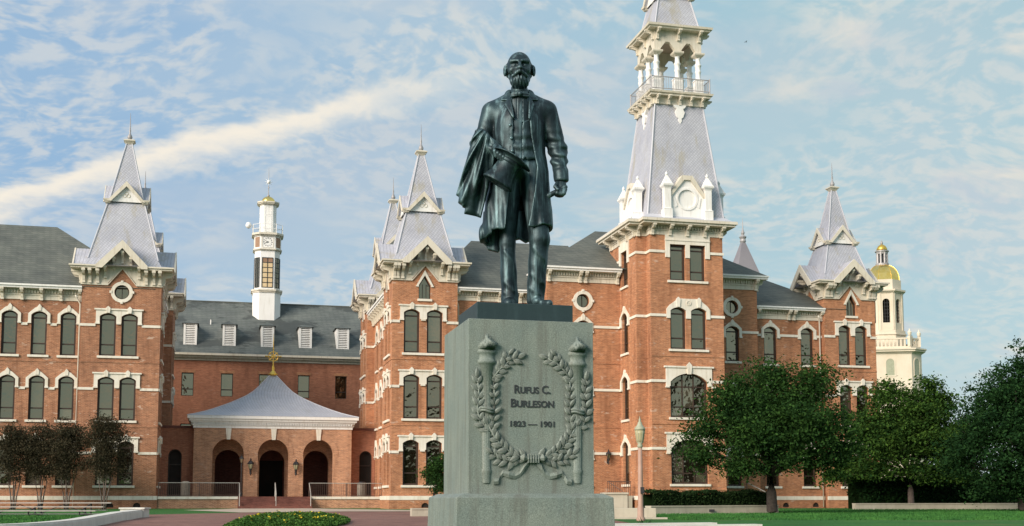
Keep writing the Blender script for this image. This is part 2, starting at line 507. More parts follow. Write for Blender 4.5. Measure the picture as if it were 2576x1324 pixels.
class MB:
    def __init__(s):
        s.v, s.f = [], []

    def add(s, verts, faces):
        b = len(s.v)
        s.v += [tuple(q) for q in verts]
        s.f += [tuple(b + i for i in f) for f in faces]
        return s

    def box(s, x0, x1, y0, y1, z0, z1):
        vs = [(x, y, z) for z in (z0, z1) for y in (y0, y1) for x in (x0, x1)]
        return s.add(vs, [(0, 2, 3, 1), (4, 5, 7, 6), (0, 1, 5, 4), (2, 6, 7, 3), (0, 4, 6, 2), (1, 3, 7, 5)])

    def fbox(s, fr, s0, s1, z0, z1, d0, d1):
        vs = [fr.p(a, z, d) for z in (z0, z1) for d in (d0, d1) for a in (s0, s1)]
        return s.add(vs, [(0, 1, 3, 2), (4, 6, 7, 5), (0, 4, 5, 1), (2, 3, 7, 6), (0, 2, 6, 4), (1, 5, 7, 3)])

    def prism(s, fr, pts, d0, d1, holes=(), sides=True, back=False):
        """outline pts (s, z) counter-clockwise seen from outside; solid from depth d0 (in) to d1 (out)"""
        loops = [list(pts)] + [list(h) for h in holes]
        flat = [q for l in loops for q in l]
        tris = tessellate_polygon([[Vector((a, z, 0)) for a, z in l] for l in loops])
        vs = [fr.p(a, z, d1) for a, z in flat]
        fs = []
        for t in tris:
            a, b, c = (flat[i] for i in t)
            ar = (b[0] - a[0]) * (c[1] - a[1]) - (c[0] - a[0]) * (b[1] - a[1])
            if abs(ar) < 1e-9:
                continue
            fs.append(t if ar > 0 else t[::-1])
        s.add(vs, fs)
        if back:
            s.add([fr.p(a, z, d0) for a, z in flat], [f[::-1] for f in fs])
        if sides is not False:
            for k, l in enumerate(loops):
                if k == 0 and sides == 'holes':
                    continue
                n = len(l)
                area = sum(l[i][0] * l[(i + 1) % n][1] - l[(i + 1) % n][0] * l[i][1] for i in range(n))
                vs = [fr.p(a, z, d) for d in (d0, d1) for a, z in l]
                ccw = (area > 0) == (k == 0)
                fs2 = []
                for i in range(n):
                    j = (i + 1) % n
                    fs2.append((i, j, n + j, n + i) if ccw else (j, i, n + i, n + j))
                s.add(vs, fs2)
        return s

    def lathe(s, prof, c=(0, 0, 0), seg=16, a0=0.0, mat=None, square=False):
        """prof: list of (r, z)"""
        n = 4 if square else seg
        a0 = a0 + (math.pi / 4 if square else 0)
        k = math.sqrt(2) if square else 1
        vs = []
        for r, z in prof:
            for i in range(n):
                an = a0 + 2 * math.pi * i / n
                p = Vector((k * r * math.cos(an), k * r * math.sin(an), z))
                if mat is not None:
                    p = mat @ p
                vs.append((p.x + c[0], p.y + c[1], p.z + c[2]))
        fs = []
        for j in range(len(prof) - 1):
            for i in range(n):
                i2 = (i + 1) % n
                fs.append((j * n + i, j * n + i2, (j + 1) * n + i2, (j + 1) * n + i))
        fs.append(tuple(reversed(range(n))))
        fs.append(tuple((len(prof) - 1) * n + i for i in range(n)))
        return s.add(vs, fs)

    def tube(s, pts, rad, seg=8, caps=True):
        pts = [Vector(p) for p in pts]
        rads = rad if isinstance(rad, (list, tuple)) else [rad] * len(pts)
        vs, fs = [], []
        up = Vector((0, 0, 1))
        for i, p in enumerate(pts):
            d = (pts[min(i + 1, len(pts) - 1)] - pts[max(i - 1, 0)]).normalized()
            a = d.cross(up)
            if a.length < 1e-3:
                a = d.cross(Vector((1, 0, 0)))
            a.normalize()
            b = d.cross(a)
            for k in range(seg):
                an = 2 * math.pi * k / seg
                vs.append(p + (a * math.cos(an) + b * math.sin(an)) * rads[i])
        for i in range(len(pts) - 1):
            for k in range(seg):
                k2 = (k + 1) % seg
                fs.append((i * seg + k, (i + 1) * seg + k, (i + 1) * seg + k2, i * seg + k2))
        if caps:
            fs.append(tuple(range(seg)))
            fs.append(tuple((len(pts) - 1) * seg + k for k in reversed(range(seg))))
        return s.add(vs, fs)

    def loose(s):
        """the separate pieces of this drawing"""
        up = list(range(len(s.v)))

        def root(i):
            while up[i] != i:
                up[i] = up[up[i]]
                i = up[i]
            return i
        for f in s.f:
            r0 = root(f[0])
            for i in f[1:]:
                up[root(i)] = r0
        parts = {}
        for f in s.f:
            parts.setdefault(root(f[0]), []).append(f)
        out_ = []
        for fs in parts.values():
            ids = sorted({i for f in fs for i in f})
            mp = {i: k for k, i in enumerate(ids)}
            m = MB()
            m.add([s.v[i] for i in ids], [tuple(mp[i] for i in f) for f in fs])
            out_.append(m)
        return out_

    def build(s, name, mat, parent=None, org=None, smooth=False, bevel=0.0):
        if name in PIECES:
            ps = s.loose()
            if len(ps) > 1:
                return [p._build(name, mat, parent, org, smooth) for p in ps][0]
        return s._build(name, mat, parent, org, smooth)

    def _build(s, name, mat, parent=None, org=None, smooth=False):
        if org is None:
            org = tuple(parent.get('_org', (0, 0, 0))) if parent is not None else (0, 0, 0)
        me = bpy.data.meshes.new(name)
        me.from_pydata([(a - org[0], b - org[1], c - org[2]) for a, b, c in s.v], [], s.f)
        me.materials.append(mat)
        if smooth:
            me.polygons.foreach_set('use_smooth', [True] * len(me.polygons))
        me.update()
        o = link_obj(name, me, parent)
        if parent is not None:
            o['_org'] = org
        return o


TH = R(13.8)
CT, ST = math.cos(TH), math.sin(TH)


def campus(u, v, z):
    """campus grid (u right along the fronts, v away from the viewer) to world"""
    return (u * CT - v * ST, u * ST + v * CT, z)


def site(name, u, v, z, label, cat, group=None):
    """an Empty on the campus grid; its parts are drawn in (u, v, z)"""
    o = empty(name, campus(u, v, z), TH, label, cat, group)
    o['_org'] = (u, v, z)
    return o


def arc(x0, x1, zs, rise, n=10):
    """points of a segmental arch from (x1, zs) over to (x0, zs), end points included"""
    w2 = (x1 - x0) / 2
    cx = (x0 + x1) / 2
    r = (w2 * w2 + rise * rise) / (2 * rise)
    a = math.asin(min(1, w2 / r))
    if rise > w2:
        a = math.pi - a
    cz = zs + rise - r
    return [(cx + r * math.sin(a - 2 * a * i / n), cz + r * math.cos(a - 2 * a * i / n)) for i in range(n + 1)]


def arch_outline(x0, x1, z0, zs, rise, n=10):
    return [(x0, z0), (x1, z0)] + arc(x0, x1, zs, rise, n)


def circle(cx, cz, r, n=24):
    return [(cx + r * math.cos(2 * math.pi * i / n), cz + r * math.sin(2 * math.pi * i / n)) for i in range(n)]


def rect(x0, x1, z0, z1):
    return [(x0, z0), (x1, z0), (x1, z1), (x0, z1)]


def ground_z(Y):
    pts = [(-3000, 0), (15, 0), (45, 0.82), (80, 1.03), (4000, 1.03)]
    for (a, za), (b, zb) in zip(pts, pts[1:]):
        if Y <= b:
            return za + (zb - za) * (Y - a) / (b - a)
    return pts[-1][1]


GZ = 1.03

# ================================================================== ground
def ground_sheet(name, outline, mat, lift, step=4.0):
    """a sheet that follows the ground; outline in world (X, Y), split into strips along Y so that it bends with it"""
    bm = bmesh.new()
    f = bm.faces.new([bm.verts.new((x, y, 0)) for x, y in outline])
    ys = [q[1] for q in outline]
    for y in (15, 45, 80):
        if min(ys) < y < max(ys):
            bmesh.ops.bisect_plane(bm, geom=bm.verts[:] + bm.edges[:] + bm.faces[:], plane_co=(0, y, 0), plane_no=(0, 1, 0))
    for v in bm.verts:
        v.co.z = ground_z(v.co.y) + lift
    bm.normal_update()
    for f in bm.faces:
        if f.normal.z < 0:
            f.normal_flip()
    me = bpy.data.meshes.new(name)
    bm.to_mesh(me)
    bm.free()
    me.materials.append(mat)
    return tag(link_obj(name, me), kind='structure')


ground_sheet('ground', [(-2500, -400), (2500, -400), (2500, 4000), (-2500, 4000)], M['grass'], 0.0)


def circ_pts(cx, cy, r, a0, a1, n):
    return [(cx + r * math.cos(R(a0 + (a1 - a0) * i / n)), cy + r * math.sin(R(a0 + (a1 - a0) * i / n))) for i in range(n + 1)]


def cpt(u, v):
    return campus(u, v, 0)[:2]


plaza = [(-13.6, 20), (5.3, 20), (5.3, 37), (3.6, 47), (3.0, 56.5), (-0.2, 64)] + \
        [(-4.5, 67.3), (-9.5, 67.0), (-14.2, 63.5), (-17.6, 57.5), (-16.2, 51.5), (-14.9, 45), (-14.0, 39)]
ground_sheet('brick_plaza', plaza, M['paving'], 0.004)
walk = [cpt(1.2, 81.4), cpt(6.3, 81.4), cpt(7.2, 78.2), cpt(9.6, 74.8), (-0.4, 66.9), (-4.5, 70.5 - 2.8), (-9.5, 67.3), (-14.4, 63.8), cpt(-2.0, 75.0), cpt(0.2, 78.0)]
ground_sheet('concrete_walk', walk, M['path'], 0.008)
ground_sheet('garden_path', [(6.5, 66.2), (60, 72.5), (60, 74.0), (6.5, 67.4)], M['path'], 0.004)


# ================================================================== halls
class Hall:
    def __init__(s, root):
        s.root = root
        s.org = tuple(root['_org'])
        s.meshes = {}

    def piece(s, key, mb_fn, mat):
        """shared mesh drawn at the origin facing the viewer"""
        if key not in s.meshes:
            mb = MB()
            mb_fn(mb)
            me = bpy.data.meshes.new(key)
            me.from_pydata(mb.v, [], mb.f)
            me.materials.append(mat)
            me.update()
            s.meshes[key] = me
        return s.meshes[key]

    def put(s, name, me, fr, a, z, d=0.0, parent=None):
        o = link_obj(name, me, parent or s.root)
        p = fr.p(a, z, d)
        o.location = (p[0] - s.org[0], p[1] - s.org[1], p[2] - s.org[2])
        o.rotation_euler = (0, 0, math.atan2(fr.ev, fr.eu))
        return o


def bracket_shape(h, dep, wd):
    prof = [(0, 0), (0.10, 0.02), (0.16, 0.13 * h / 0.6), (0.20, 0.30 * h / 0.6), (dep * 0.72, 0.36 * h / 0.6), (dep * 0.86, 0.46 * h / 0.6), (dep * 0.86, h), (0, h)]

    def fn(mb):
        n = len(prof)
        vs = [(sx * wd / 2, -d, z) for sx in (-1, 1) for d, z in prof]
        fs = [(i, (i + 1) % n, n + (i + 1) % n, n + i) for i in range(n)]
        fs += [tuple(reversed(range(n))), tuple(range(n, 2 * n))]
        mb.add(vs, fs)
        mb.box(-wd * 0.7, wd * 0.7, -dep * 0.9, 0, h * 0.80, h * 0.97)
        mb.box(-wd * 0.6, wd * 0.6, -0.15, 0, -0.05, 0.06)
    return fn


class Facade:
    def __init__(s, hall, wall, fr, outline):
        s.h, s.wall, s.fr, s.outline = hall, wall, fr, outline
        s.holes = []

    def finish(s):
        s.wall.prism(s.fr, s.outline, -0.4, 0.0, s.holes, sides='holes')

    def window(s, x0, x1, z0, zs, rise, bars=(0.27, 0.86), mull=0, rim=0.12, parent=None):
        fr, h = s.fr, s.h
        ol = arch_outline(x0, x1, z0, zs, rise) if rise > 0 else rect(x0, x1, z0, zs)
        s.holes.append(ol)
        e = 0.004
        top = zs + rise
        xi0, xi1, zi0 = x0 + rim, x1 - rim, z0 + rim
        il = arch_outline(xi0, xi1, zi0, zs, max(rise - rim * 0.5, 0.02)) if rise > 0 else rect(xi0, xi1, zi0, zs - rim)
        fm = MB()
        fm.prism(fr, ol, -0.30, -0.16, [il])
        cuts = sorted(z0 + b * (top - z0) for b in bars)
        for z in cuts:
            fm.fbox(fr, xi0, xi1, z - 0.042, z + 0.042, -0.27, -0.19)
        for k in range(mull):
            xm = xi0 + (xi1 - xi0) * (k + 1) / (mull + 1)
            zt = zs + (rise - rim * 0.5) * (1 - abs(2 * (xm - x0) / (x1 - x0) - 1) ** 2) if rise > 0 else zs - rim
            fm.fbox(fr, xm - 0.035, xm + 0.035, zi0, zt, -0.268, -0.185)
        w_ = fm.build('window', M['frame'], parent or h.root)
        # panes, one mesh for each light between the bars
        lim = [zi0] + cuts + [None]
        for k in range(len(lim) - 1):
            za, zb = lim[k], lim[k + 1]
            if zb is None:
                if rise > 0:
                    pl = [(xi0, za), (xi1, za)] + arc(xi0, xi1, zs, max(rise - rim * 0.5, 0.02)) if za < zs else None
                    if pl is None:
                        r2 = [p for p in arc(xi0, xi1, zs, max(rise - rim * 0.5, 0.02), 16) if p[1] > za]
                        pl = r2 if len(r2) > 2 else rect(xi0, xi1, zs - 0.02, zs)
                else:
                    pl = rect(xi0, xi1, za, zs - rim)
            else:
                pl = rect(xi0, xi1, za, zb)
            cols = mull + 1
            if zb is None and rise > 0:
                cols = 1
            for c in range(cols):
                if cols > 1:
                    a = xi0 + (xi1 - xi0) * c / cols
                    b = xi0 + (xi1 - xi0) * (c + 1) / cols
                    pp = rect(a, b, za, zb if zb is not None else zs - rim)
                else:
                    pp = pl
                MB().prism(fr, pp, -0.25, -0.235).build('pane', M['glass'], w_)
        return w_

    def sill(s, x0, x1, z):
        return MB().fbox(s.fr, x0, x1, z - 0.15, z, -0.05, 0.11).build('window_sill', M['stone'], s.h.root)

    def belt(s, runs, z, hgt=0.17, d=0.06):
        mb = MB()
        for a, b in runs:
            mb.fbox(s.fr, a, b, z - hgt / 2, z + hgt / 2, -0.02, d)
        return mb.build('stone_band', M['stone'], s.h.root)

    def hood_single(s, x0, x1, zs, rise, leg=0.46, wd=0.2):
        xc = (x0 + x1) / 2
        e = 0.012
        ol = [(x0 - wd, zs - leg), (x0 - e, zs - leg)] + list(reversed(arc(x0 - e, x1 + e, zs, rise + e))) + \
             [(x1 + e, zs - leg), (x1 + wd, zs - leg), (x1 + wd, zs + 0.10), (xc + 0.27, zs + rise + 0.24), (xc + 0.13, zs + rise + 0.30),
              (xc + 0.10, zs + rise + 0.38), (xc, zs + rise + 0.50), (xc - 0.10, zs + rise + 0.38), (xc - 0.13, zs + rise + 0.30), (xc - 0.27, zs + rise + 0.24), (x0 - wd, zs + 0.10)]
        mb = MB().prism(s.fr, ol, -0.03, 0.09)
        mb.prism(s.fr, [(xc - 0.1, zs + rise + 0.05), (xc + 0.1, zs + rise + 0.05), (xc + 0.13, zs + rise + 0.33), (xc, zs + rise + 0.50), (xc - 0.13, zs + rise + 0.33)], 0.05, 0.13)
        for a, b in ((x0 - wd - 0.03, x0 + 0.0), (x1, x1 + wd + 0.03)):
            mb.fbox(s.fr, a, b, zs - leg - 0.10, zs - leg, -0.02, 0.12)
        return mb.build('window_hood', M['stone'], s.h.root)

    def hood_pair(s, a0, a1, b0, b1, zs, rise, leg=0.42, top=0.42, flat=True):
        e = 0.012
        wd = 0.26
        ol = [(a0 - wd, zs - leg), (a0 - e, zs - leg)] + list(reversed(arc(a0 - e, a1 + e, zs, rise + e))) + [(a1 + e, zs - leg)] + \
             [(b0 - e, zs - leg)] + list(reversed(arc(b0 - e, b1 + e, zs, rise + e))) + [(b1 + e, zs - leg), (b1 + wd, zs - leg), (b1 + wd, zs + top), (a0 - wd, zs + top)]
        mb = MB().prism(s.fr, ol, -0.03, 0.08)
        mb.fbox(s.fr, a0 - wd - 0.10, b1 + wd + 0.10, zs + top, zs + top + 0.10, -0.02, 0.15)
        for c in ((a0 + a1) / 2, (b0 + b1) / 2):
            mb.prism(s.fr, [(c - 0.10, zs + rise + 0.02), (c + 0.10, zs + rise + 0.02), (c + 0.15, zs + top + 0.12), (c + 0.08, zs + top + 0.19), (c, zs + top + 0.27), (c - 0.08, zs + top + 0.19), (c - 0.15, zs + top + 0.12)], 0.05, 0.19)
        for x, y in ((a0 - wd - 0.03, a0), (b1, b1 + wd + 0.03), ((a1 + b0) / 2 - 0.15, (a1 + b0) / 2 + 0.15)):
            mb.fbox(s.fr, x, y, zs - leg - 0.11, zs - leg, -0.02, 0.12)
        return mb.build('window_hood', M['stone'], s.h.root)

    def oculus(s, cx, cz, r, ring=0.24):
        s.holes.append(circle(cx, cz, r))
        fm = MB().prism(s.fr, circle(cx, cz, r), -0.28, -0.16, [circle(cx, cz, r - 0.06)])
        fm.fbox(s.fr, cx - 0.02, cx + 0.02, cz - r + 0.05, cz + r - 0.05, -0.27, -0.19)
        w_ = fm.build('round_window', M['frame'], s.h.root)
        MB().prism(s.fr, circle(cx, cz, r - 0.05), -0.25, -0.235).build('pane', M['glass'], w_)
        mb = MB().prism(s.fr, circle(cx, cz, r + ring, 32), -0.03, 0.08, [circle(cx, cz, r + 0.012, 32)])
        for a in (0, 90, 180, 270):
            x, z = cx + (r + ring) * math.cos(R(a)), cz + (r + ring) * math.sin(R(a))
            mb.fbox(s.fr, x - 0.08, x + 0.08, z - 0.08, z + 0.08, -0.02, 0.11)
        return mb.build('round_hood', M['stone'], s.h.root)

    def pointed(s, cx, z0, z1, zp, wd):
        ol = [(cx - wd / 2, z0), (cx + wd / 2, z0), (cx + wd / 2, z1), (cx, zp), (cx - wd / 2, z1)]
        s.holes.append(ol)
        k = 0.06
        il = [(cx - wd / 2 + k, z0 + k), (cx + wd / 2 - k, z0 + k), (cx + wd / 2 - k, z1 - k * 0.4), (cx, zp - k * 1.8), (cx - wd / 2 + k, z1 - k * 0.4)]
        fm = MB().prism(s.fr, ol, -0.28, -0.16, [il])
        for q in (-0.12, 0.12):
            fm.fbox(s.fr, cx + q - 0.015, cx + q + 0.015, z0 + k, z1 + 0.1, -0.265, -0.19)
        w_ = fm.build('pointed_window', M['frame'], s.h.root)
        MB().prism(s.fr, il, -0.25, -0.235).build('pane', M['glass'], w_)
        o = 0.2
        sl = (zp - z1) / (wd / 2)
        hood = [(cx - wd / 2 - o, z1 - 0.02 - o * sl * 0.2), (cx - wd / 2 - 0.01, z1 - 0.10), (cx - wd / 2 - 0.01, z1 + 0.012), (cx, zp + 0.015), (cx + wd / 2 + 0.01, z1 + 0.012),
                (cx + wd / 2 + 0.01, z1 - 0.10), (cx + wd / 2 + o, z1 - 0.02 - o * sl * 0.2), (cx, zp + 0.36)]
        MB().prism(s.fr, hood, -0.03, 0.09).build('pointed_hood', M['stone'], s.h.root)
        s.sill(cx - wd / 2 - 0.08, cx + wd / 2 + 0.08, z0)


def cornice(hall, fr, a0, a1, zb, zt, step=1.25, over=0.62, ends=(True, True), mat='cream', start=None):
    """bracketed eaves between a0 and a1: frieze, dentils, brackets, gutter moulding"""
    h = zt - zb
    mb = MB()
    mb.fbox(fr, a0, a1, zb, zb + 0.34 * h, -0.02, 0.06)
    mb.fbox(fr, a0, a1, zb + 0.34 * h, zb + 0.74 * h, -0.02, 0.035)
    mb.fbox(fr, a0, a1, zb + 0.30 * h, zb + 0.36 * h, 0.036, 0.11)
    mb.build('frieze', M[mat], hall.root)
    mb = MB()
    e0 = a0 - (over if ends[0] else 0)
    e1 = a1 + (over if ends[1] else 0)
    mb.fbox(fr, e0, e1, zt - 0.26 * h, zt - 0.12 * h, -0.02, over * 0.86)
    mb.fbox(fr, e0 - (0.06 if ends[0] else 0), e1 + (0.06 if ends[1] else 0), zt - 0.12 * h, zt, -0.02, over)
    mb.build('gutter', M['white'] if mat == 'cream' else M[mat], hall.root)
    mb = MB()
    n = int((a1 - a0) / 0.18)
    for i in range(n):
        x = a0 + (i + 0.5) * (a1 - a0) / n
        mb.fbox(fr, x - 0.045, x + 0.045, zb + 0.45 * h, zb + 0.68 * h, 0.03, 0.14)
    o = mb.build('dentil_row', M[mat], hall.root)
    o['kind'] = 'stuff'
    bh = 0.74 * h
    me = hall.piece('bracket_%.2f_%.2f' % (bh, over), bracket_shape(bh, over * 0.9, 0.16), M[mat])
    n = max(1, round((a1 - a0) / step))
    xs = start or [a0 + 0.12 + (a1 - a0 - 0.24) * i / n for i in range(n + 1)]
    for x in xs:
        hall.put('bracket', me, fr, x, zb + 0.0, 0.06)


def hprism(mb, poly, z0, z1):
    """plan outline (u, v) raised from z0 to z1"""
    n = len(poly)
    tris = tessellate_polygon([[Vector((a, b, 0)) for a, b in poly]])
    fs_t, fs_b = [], []
    for t in tris:
        a, b, c = (poly[i] for i in t)
        ar = (b[0] - a[0]) * (c[1] - a[1]) - (c[0] - a[0]) * (b[1] - a[1])
        t = t if ar > 0 else t[::-1]
        fs_t.append(tuple(n + i for i in t))
        fs_b.append(tuple(t[::-1]))
    area = sum(poly[i][0] * poly[(i + 1) % n][1] - poly[(i + 1) % n][0] * poly[i][1] for i in range(n))
    fs = [(i, (i + 1) % n, n + (i + 1) % n, n + i) if area > 0 else ((i + 1) % n, i, n + i, n + (i + 1) % n) for i in range(n)]
    mb.add([(a, b, z0) for a, b in poly] + [(a, b, z1) for a, b in poly], fs + fs_t + fs_b)
    return mb


def faces_of(uc, vc, hw):
    return {'front': Fr(uc, vc - hw, 1, 0), 'left': Fr(uc - hw, vc, 0, -1), 'right': Fr(uc + hw, vc, 0, 1), 'back': Fr(uc, vc + hw, -1, 0)}


def finial(hall, uc, vc, z0, ztip, k=1.0, mat='lead'):
    mb = MB()
    mb.lathe([(0.20 * k, z0 - 0.05), (0.34 * k, z0 + 0.14 * k), (0.40 * k, z0 + 0.18 * k), (0.40 * k, z0 + 0.26 * k), (0.22 * k, z0 + 0.34 * k)], (uc, vc, 0), square=True)
    mb.build('spire_cap', M['cream'], hall.root)
    mb = MB()
    zc = z0 + 0.34 * k
    mb.lathe([(0.09 * k, zc - 0.02), (0.17 * k, zc + 0.12 * k), (0.18 * k, zc + 0.22 * k), (0.10 * k, zc + 0.40 * k), (0.055 * k, zc + 0.52 * k), (0.07 * k, zc + 0.66 * k), (0.045 * k, zc + 0.85 * k), (0.012, ztip)], (uc, vc, 0), seg=10)
    mb.build('finial', M[mat], hall.root, smooth=True)


def spire_tower_top(hall, uc, vc, w, zb, zrise, z_break, hb, z_apex, z_tip, full=('front', 'left', 'right', 'back'), gw=0.95):
    """bracketed eaves with a gable on every side, two-stage diamond-shingled spire, small gables at the break"""
    hw = w / 2
    ov = 0.80
    ze0, ze1 = zb + 0.92, zb + 1.14
    g = gw + 0.56
    root = hall.root
    # eaves: four L-shaped corners
    mb = MB()
    mb2 = MB()
    for su, sv in ((1, 1), (-1, 1), (-1, -1), (1, -1)):
        for m_, oo, z0, z1 in ((mb, ov - 0.1, ze0, ze0 + 0.12), (mb, ov, ze0 + 0.12, ze1)):
            pl = [(g, hw - 0.35), (g, hw + oo), (hw + oo, hw + oo), (hw + oo, g), (hw - 0.35, g), (hw - 0.35, hw - 0.35)]
            hprism(m_, [(uc + su * a, vc + sv * b) for a, b in pl], z0, z1)
    mb.build('eaves', M['cream'], root)
    faces = faces_of(uc, vc, hw)
    bme = hall.piece('corner_bracket', bracket_shape(0.86, ov * 0.95, 0.17), M['cream'])
    pme = hall.piece('rake_bracket', bracket_shape(0.74, ov * 0.92, 0.15), M['cream'])
    zpk = zb + zrise                 # brick apex
    rt = zpk + 1.62                  # ridge of the gable roof
    slope = (rt - ze1) / (g + 0.02)
    for nm in full:
        fr = faces[nm]
        # frieze with the rake, in one board
        mb = MB()
        ol = [(-hw, zb), (-gw, zb), (0, zpk), (gw, zb), (hw, zb), (hw, ze0), (g, ze0), (0, rt - 0.18), (-g, ze0), (-hw, ze0)]
        mb.prism(fr, ol, -0.02, 0.05)
        mb.prism(fr, [(-hw - 0.06, zb - 0.10), (-gw + 0.04, zb - 0.10), (0.0, zpk - 0.14), (gw - 0.04, zb - 0.10), (hw + 0.06, zb - 0.10), (hw + 0.06, zb + 0.02), (gw - 0.08, zb + 0.02), (0, zpk + 0.03), (-gw + 0.08, zb + 0.02), (-hw - 0.06, zb + 0.02)], 0.0, 0.10)
        mb.build('frieze', M['cream'], root)
        # gable roof running back into the spire
        t = 0.16
        mr = MB()
        ol = [(-g - 0.10, ze1 - 0.06), (-g + 0.12, ze1 - 0.10), (0, rt - t * 1.5), (g - 0.12, ze1 - 0.10), (g + 0.10, ze1 - 0.06), (0, rt + 0.05)]
        mr.prism(fr, ol, -hw * 0.75, ov - 0.06, back=True)
        mr.build('gable_roof', M['shingle'], root)
        mbb = MB()
        ol = [(-g - 0.14, ze0 + 0.02), (-g + 0.26, ze0 + 0.02), (0, rt - 0.46), (g - 0.26, ze0 + 0.02), (g + 0.14, ze0 + 0.02), (g + 0.14, ze1 + 0.02), (0, rt + 0.09), (-g - 0.14, ze1 + 0.02)]
        mbb.prism(fr, ol, ov - 0.06, ov + 0.04, back=True)
        mbb.build('barge_board', M['cream'], root)
        for x in (hw - 0.10, (hw + g) / 2 + 0.02, g + 0.04):
            for sg in (-1, 1):
                hall.put('bracket', bme, fr, sg * x, zb + 0.06, 0.05)
        for fx in (0.36, 0.72):
            for sg in (-1, 1):
                x = g * fx
                hall.put('rake_bracket', pme, fr, sg * x, ze0 + (rt - 0.18 - ze0) * (1 - fx) - 0.98, 0.05)
        hall.put('rake_bracket', pme, fr, 0, rt - 1.34, 0.05)
    # spire
    hbase = hw - 0.28
    mb = MB()
    mb.lathe([(hw + ov - 0.05, ze1 + 0.004), (hbase + 0.22, ze1 + 0.20), (hbase, ze1 + 0.62), (hb, z_break)], (uc, vc, 0), square=True)
    mb.lathe([(hb - 0.02, z_break - 0.1), (0.17, z_apex)], (uc, vc, 0), square=True)
    sp = mb.build('spire', M['shingle'], root)
    hr = MB()
    for su, sv in ((1, 1), (-1, 1), (-1, -1), (1, -1)):
        hr.tube([(uc + su * (hbase + 0.01), vc + sv * (hbase + 0.01), ze1 + 0.62), (uc + su * (hb + 0.01), vc + sv * (hb + 0.01), z_break)], 0.05, 6)
        hr.tube([(uc + su * hb, vc + sv * hb, z_break - 0.1), (uc + su * 0.18, vc + sv * 0.18, z_apex)], 0.045, 6)
    hr.build('hip_roll', M['metal_flat'], sp)
    # small gables at the break
    bf = faces_of(uc, vc, hb)
    zt = z_break + (z_apex - z_break) * 0.31
    gb = hb * 0.88
    for nm, fr in bf.items():
        mb = MB()
        mb.prism(fr, [(-gb, z_break + 0.10), (gb, z_break + 0.10), (0, zt - 0.2)], -0.3, 0.10)
        pn = mb.build('gablet', M['white'], root)
        tr = MB()
        for cx_, cz_ in ((0, 0.16), (-0.13, 0), (0.13, 0)):
            zc = z_break + 0.10 + (zt - z_break) * 0.30
            tr.prism(fr, circle(cx_, zc + cz_, 0.13, 14), 0.09, 0.125, [circle(cx_, zc + cz_, 0.09, 14)])
        tr.build('trefoil', M['cream'], pn)
        mr = MB()
        mr.prism(fr, [(-gb - 0.18, z_break + 0.10), (-gb + 0.02, z_break + 0.10), (0, zt - 0.18), (gb - 0.02, z_break + 0.10), (gb + 0.18, z_break + 0.10), (0, zt + 0.08)], -hb * 0.8, 0.26, back=True)
        mr.build('gablet_roof', M['shingle'], pn)
        mr = MB()
        mr.prism(fr, [(-gb - 0.2, z_break + 0.08), (-gb + 0.06, z_break + 0.08), (0, zt - 0.26), (gb - 0.06, z_break + 0.08), (gb + 0.2, z_break + 0.08), (0, zt + 0.10)], 0.26, 0.32, back=True)
        mr.build('gablet_barge', M['cream'], pn)
    mb = MB()
    for su, sv in ((1, 1), (-1, 1), (-1, -1), (1, -1)):
        a, b = uc + su * (hb + 0.02), vc + sv * (hb + 0.02)
        mb.lathe([(0.16, z_break - 0.02), (0.2, z_break + 0.06), (0.27, z_break + 0.16), (0.29, z_break + 0.24)], (a, b, 0), square=True)
    mb.build('corner_block', M['cream'], root)
    finial(hall, uc, vc, z_apex - 0.02, z_tip, 0.95)


FLOORS = [(2.55, 5.25), (6.85, 9.52), (11.15, 13.80)]      # sill and arch spring of each storey
BANDS = [4.68, 8.94, 13.20]


def tower_face(hall, wall, fr, a0, a1, pairs, top='oculus', zb=16.0, zrise=1.16, gw=0.95, floors=FLOORS, cx=None, lowcut=None, bands=True, z_bot=None, narrow=False):
    cx = (a0 + a1) / 2 if cx is None else cx
    zb0 = 1.02 if z_bot is None else z_bot
    ol = [(a0, zb0), (a1, zb0), (a1, zb + 0.02), (cx + gw, zb + 0.02), (cx, zb + zrise + 0.02), (cx - gw, zb + 0.02), (a0, zb + 0.02)]
    f = Facade(hall, wall, fr, ol)
    (p0, p1), (p2, p3) = pairs
    for i, (zs_, zt_) in enumerate(floors):
        if zt_ < zb0:
            continue
        f.window(p0, p1, zs_, zt_, 0.2)
        f.window(p2, p3, zs_, zt_, 0.2)
        f.hood_pair(p0, p1, p2, p3, zt_, 0.2)
        f.sill(p0 - 0.12, p3 + 0.12, zs_)
    if bands:
        for zb_ in BANDS:
            if zb_ > zb0:
                f.belt([(a0 - 0.06, p0 - 0.27), (p3 + 0.27, a1 + 0.06)], zb_)
    if top == 'oculus':
        f.oculus(cx, 15.46, 0.47)
    elif top == 'pointed':
        f.pointed(cx, 14.72, 15.62, 16.28, 0.80)
    f.finish()
    return f


def ledge(hall, wall_mat, fr, a0, a1, zs=(6.45, 10.75)):
    mb = MB()
    for z in zs:
        mb.fbox(fr, a0, a1, z - 0.05, z + 0.05, -0.02, 0.035)
    mb.build('brick_ledge', wall_mat, hall.root)


def footing(hall, fr, a0, a1, wall_mat, arches=()):
    mb = MB().fbox(fr, a0, a1, 1.60, 1.86, -0.02, 0.13)
    mb.build('water_table', M['stone'], hall.root)
    mb = MB()
    holes = []
    for x in arches:
        holes.append(arch_outline(x - 0.24, x + 0.24, 1.10, 1.18, 0.235, 8))
    mb.prism(fr, rect(a0, a1, 0.95, 1.598), -0.02, 0.10, holes)
    mb.build('footing', wall_mat, hall.root)
    if arches:
        mb = MB()
        for x in arches:
            mb.fbox(fr, x - 0.26, x + 0.26, 1.08, 1.45, 0.006, 0.018)
        mb.build('vent_opening', M['dark'], hall.root)


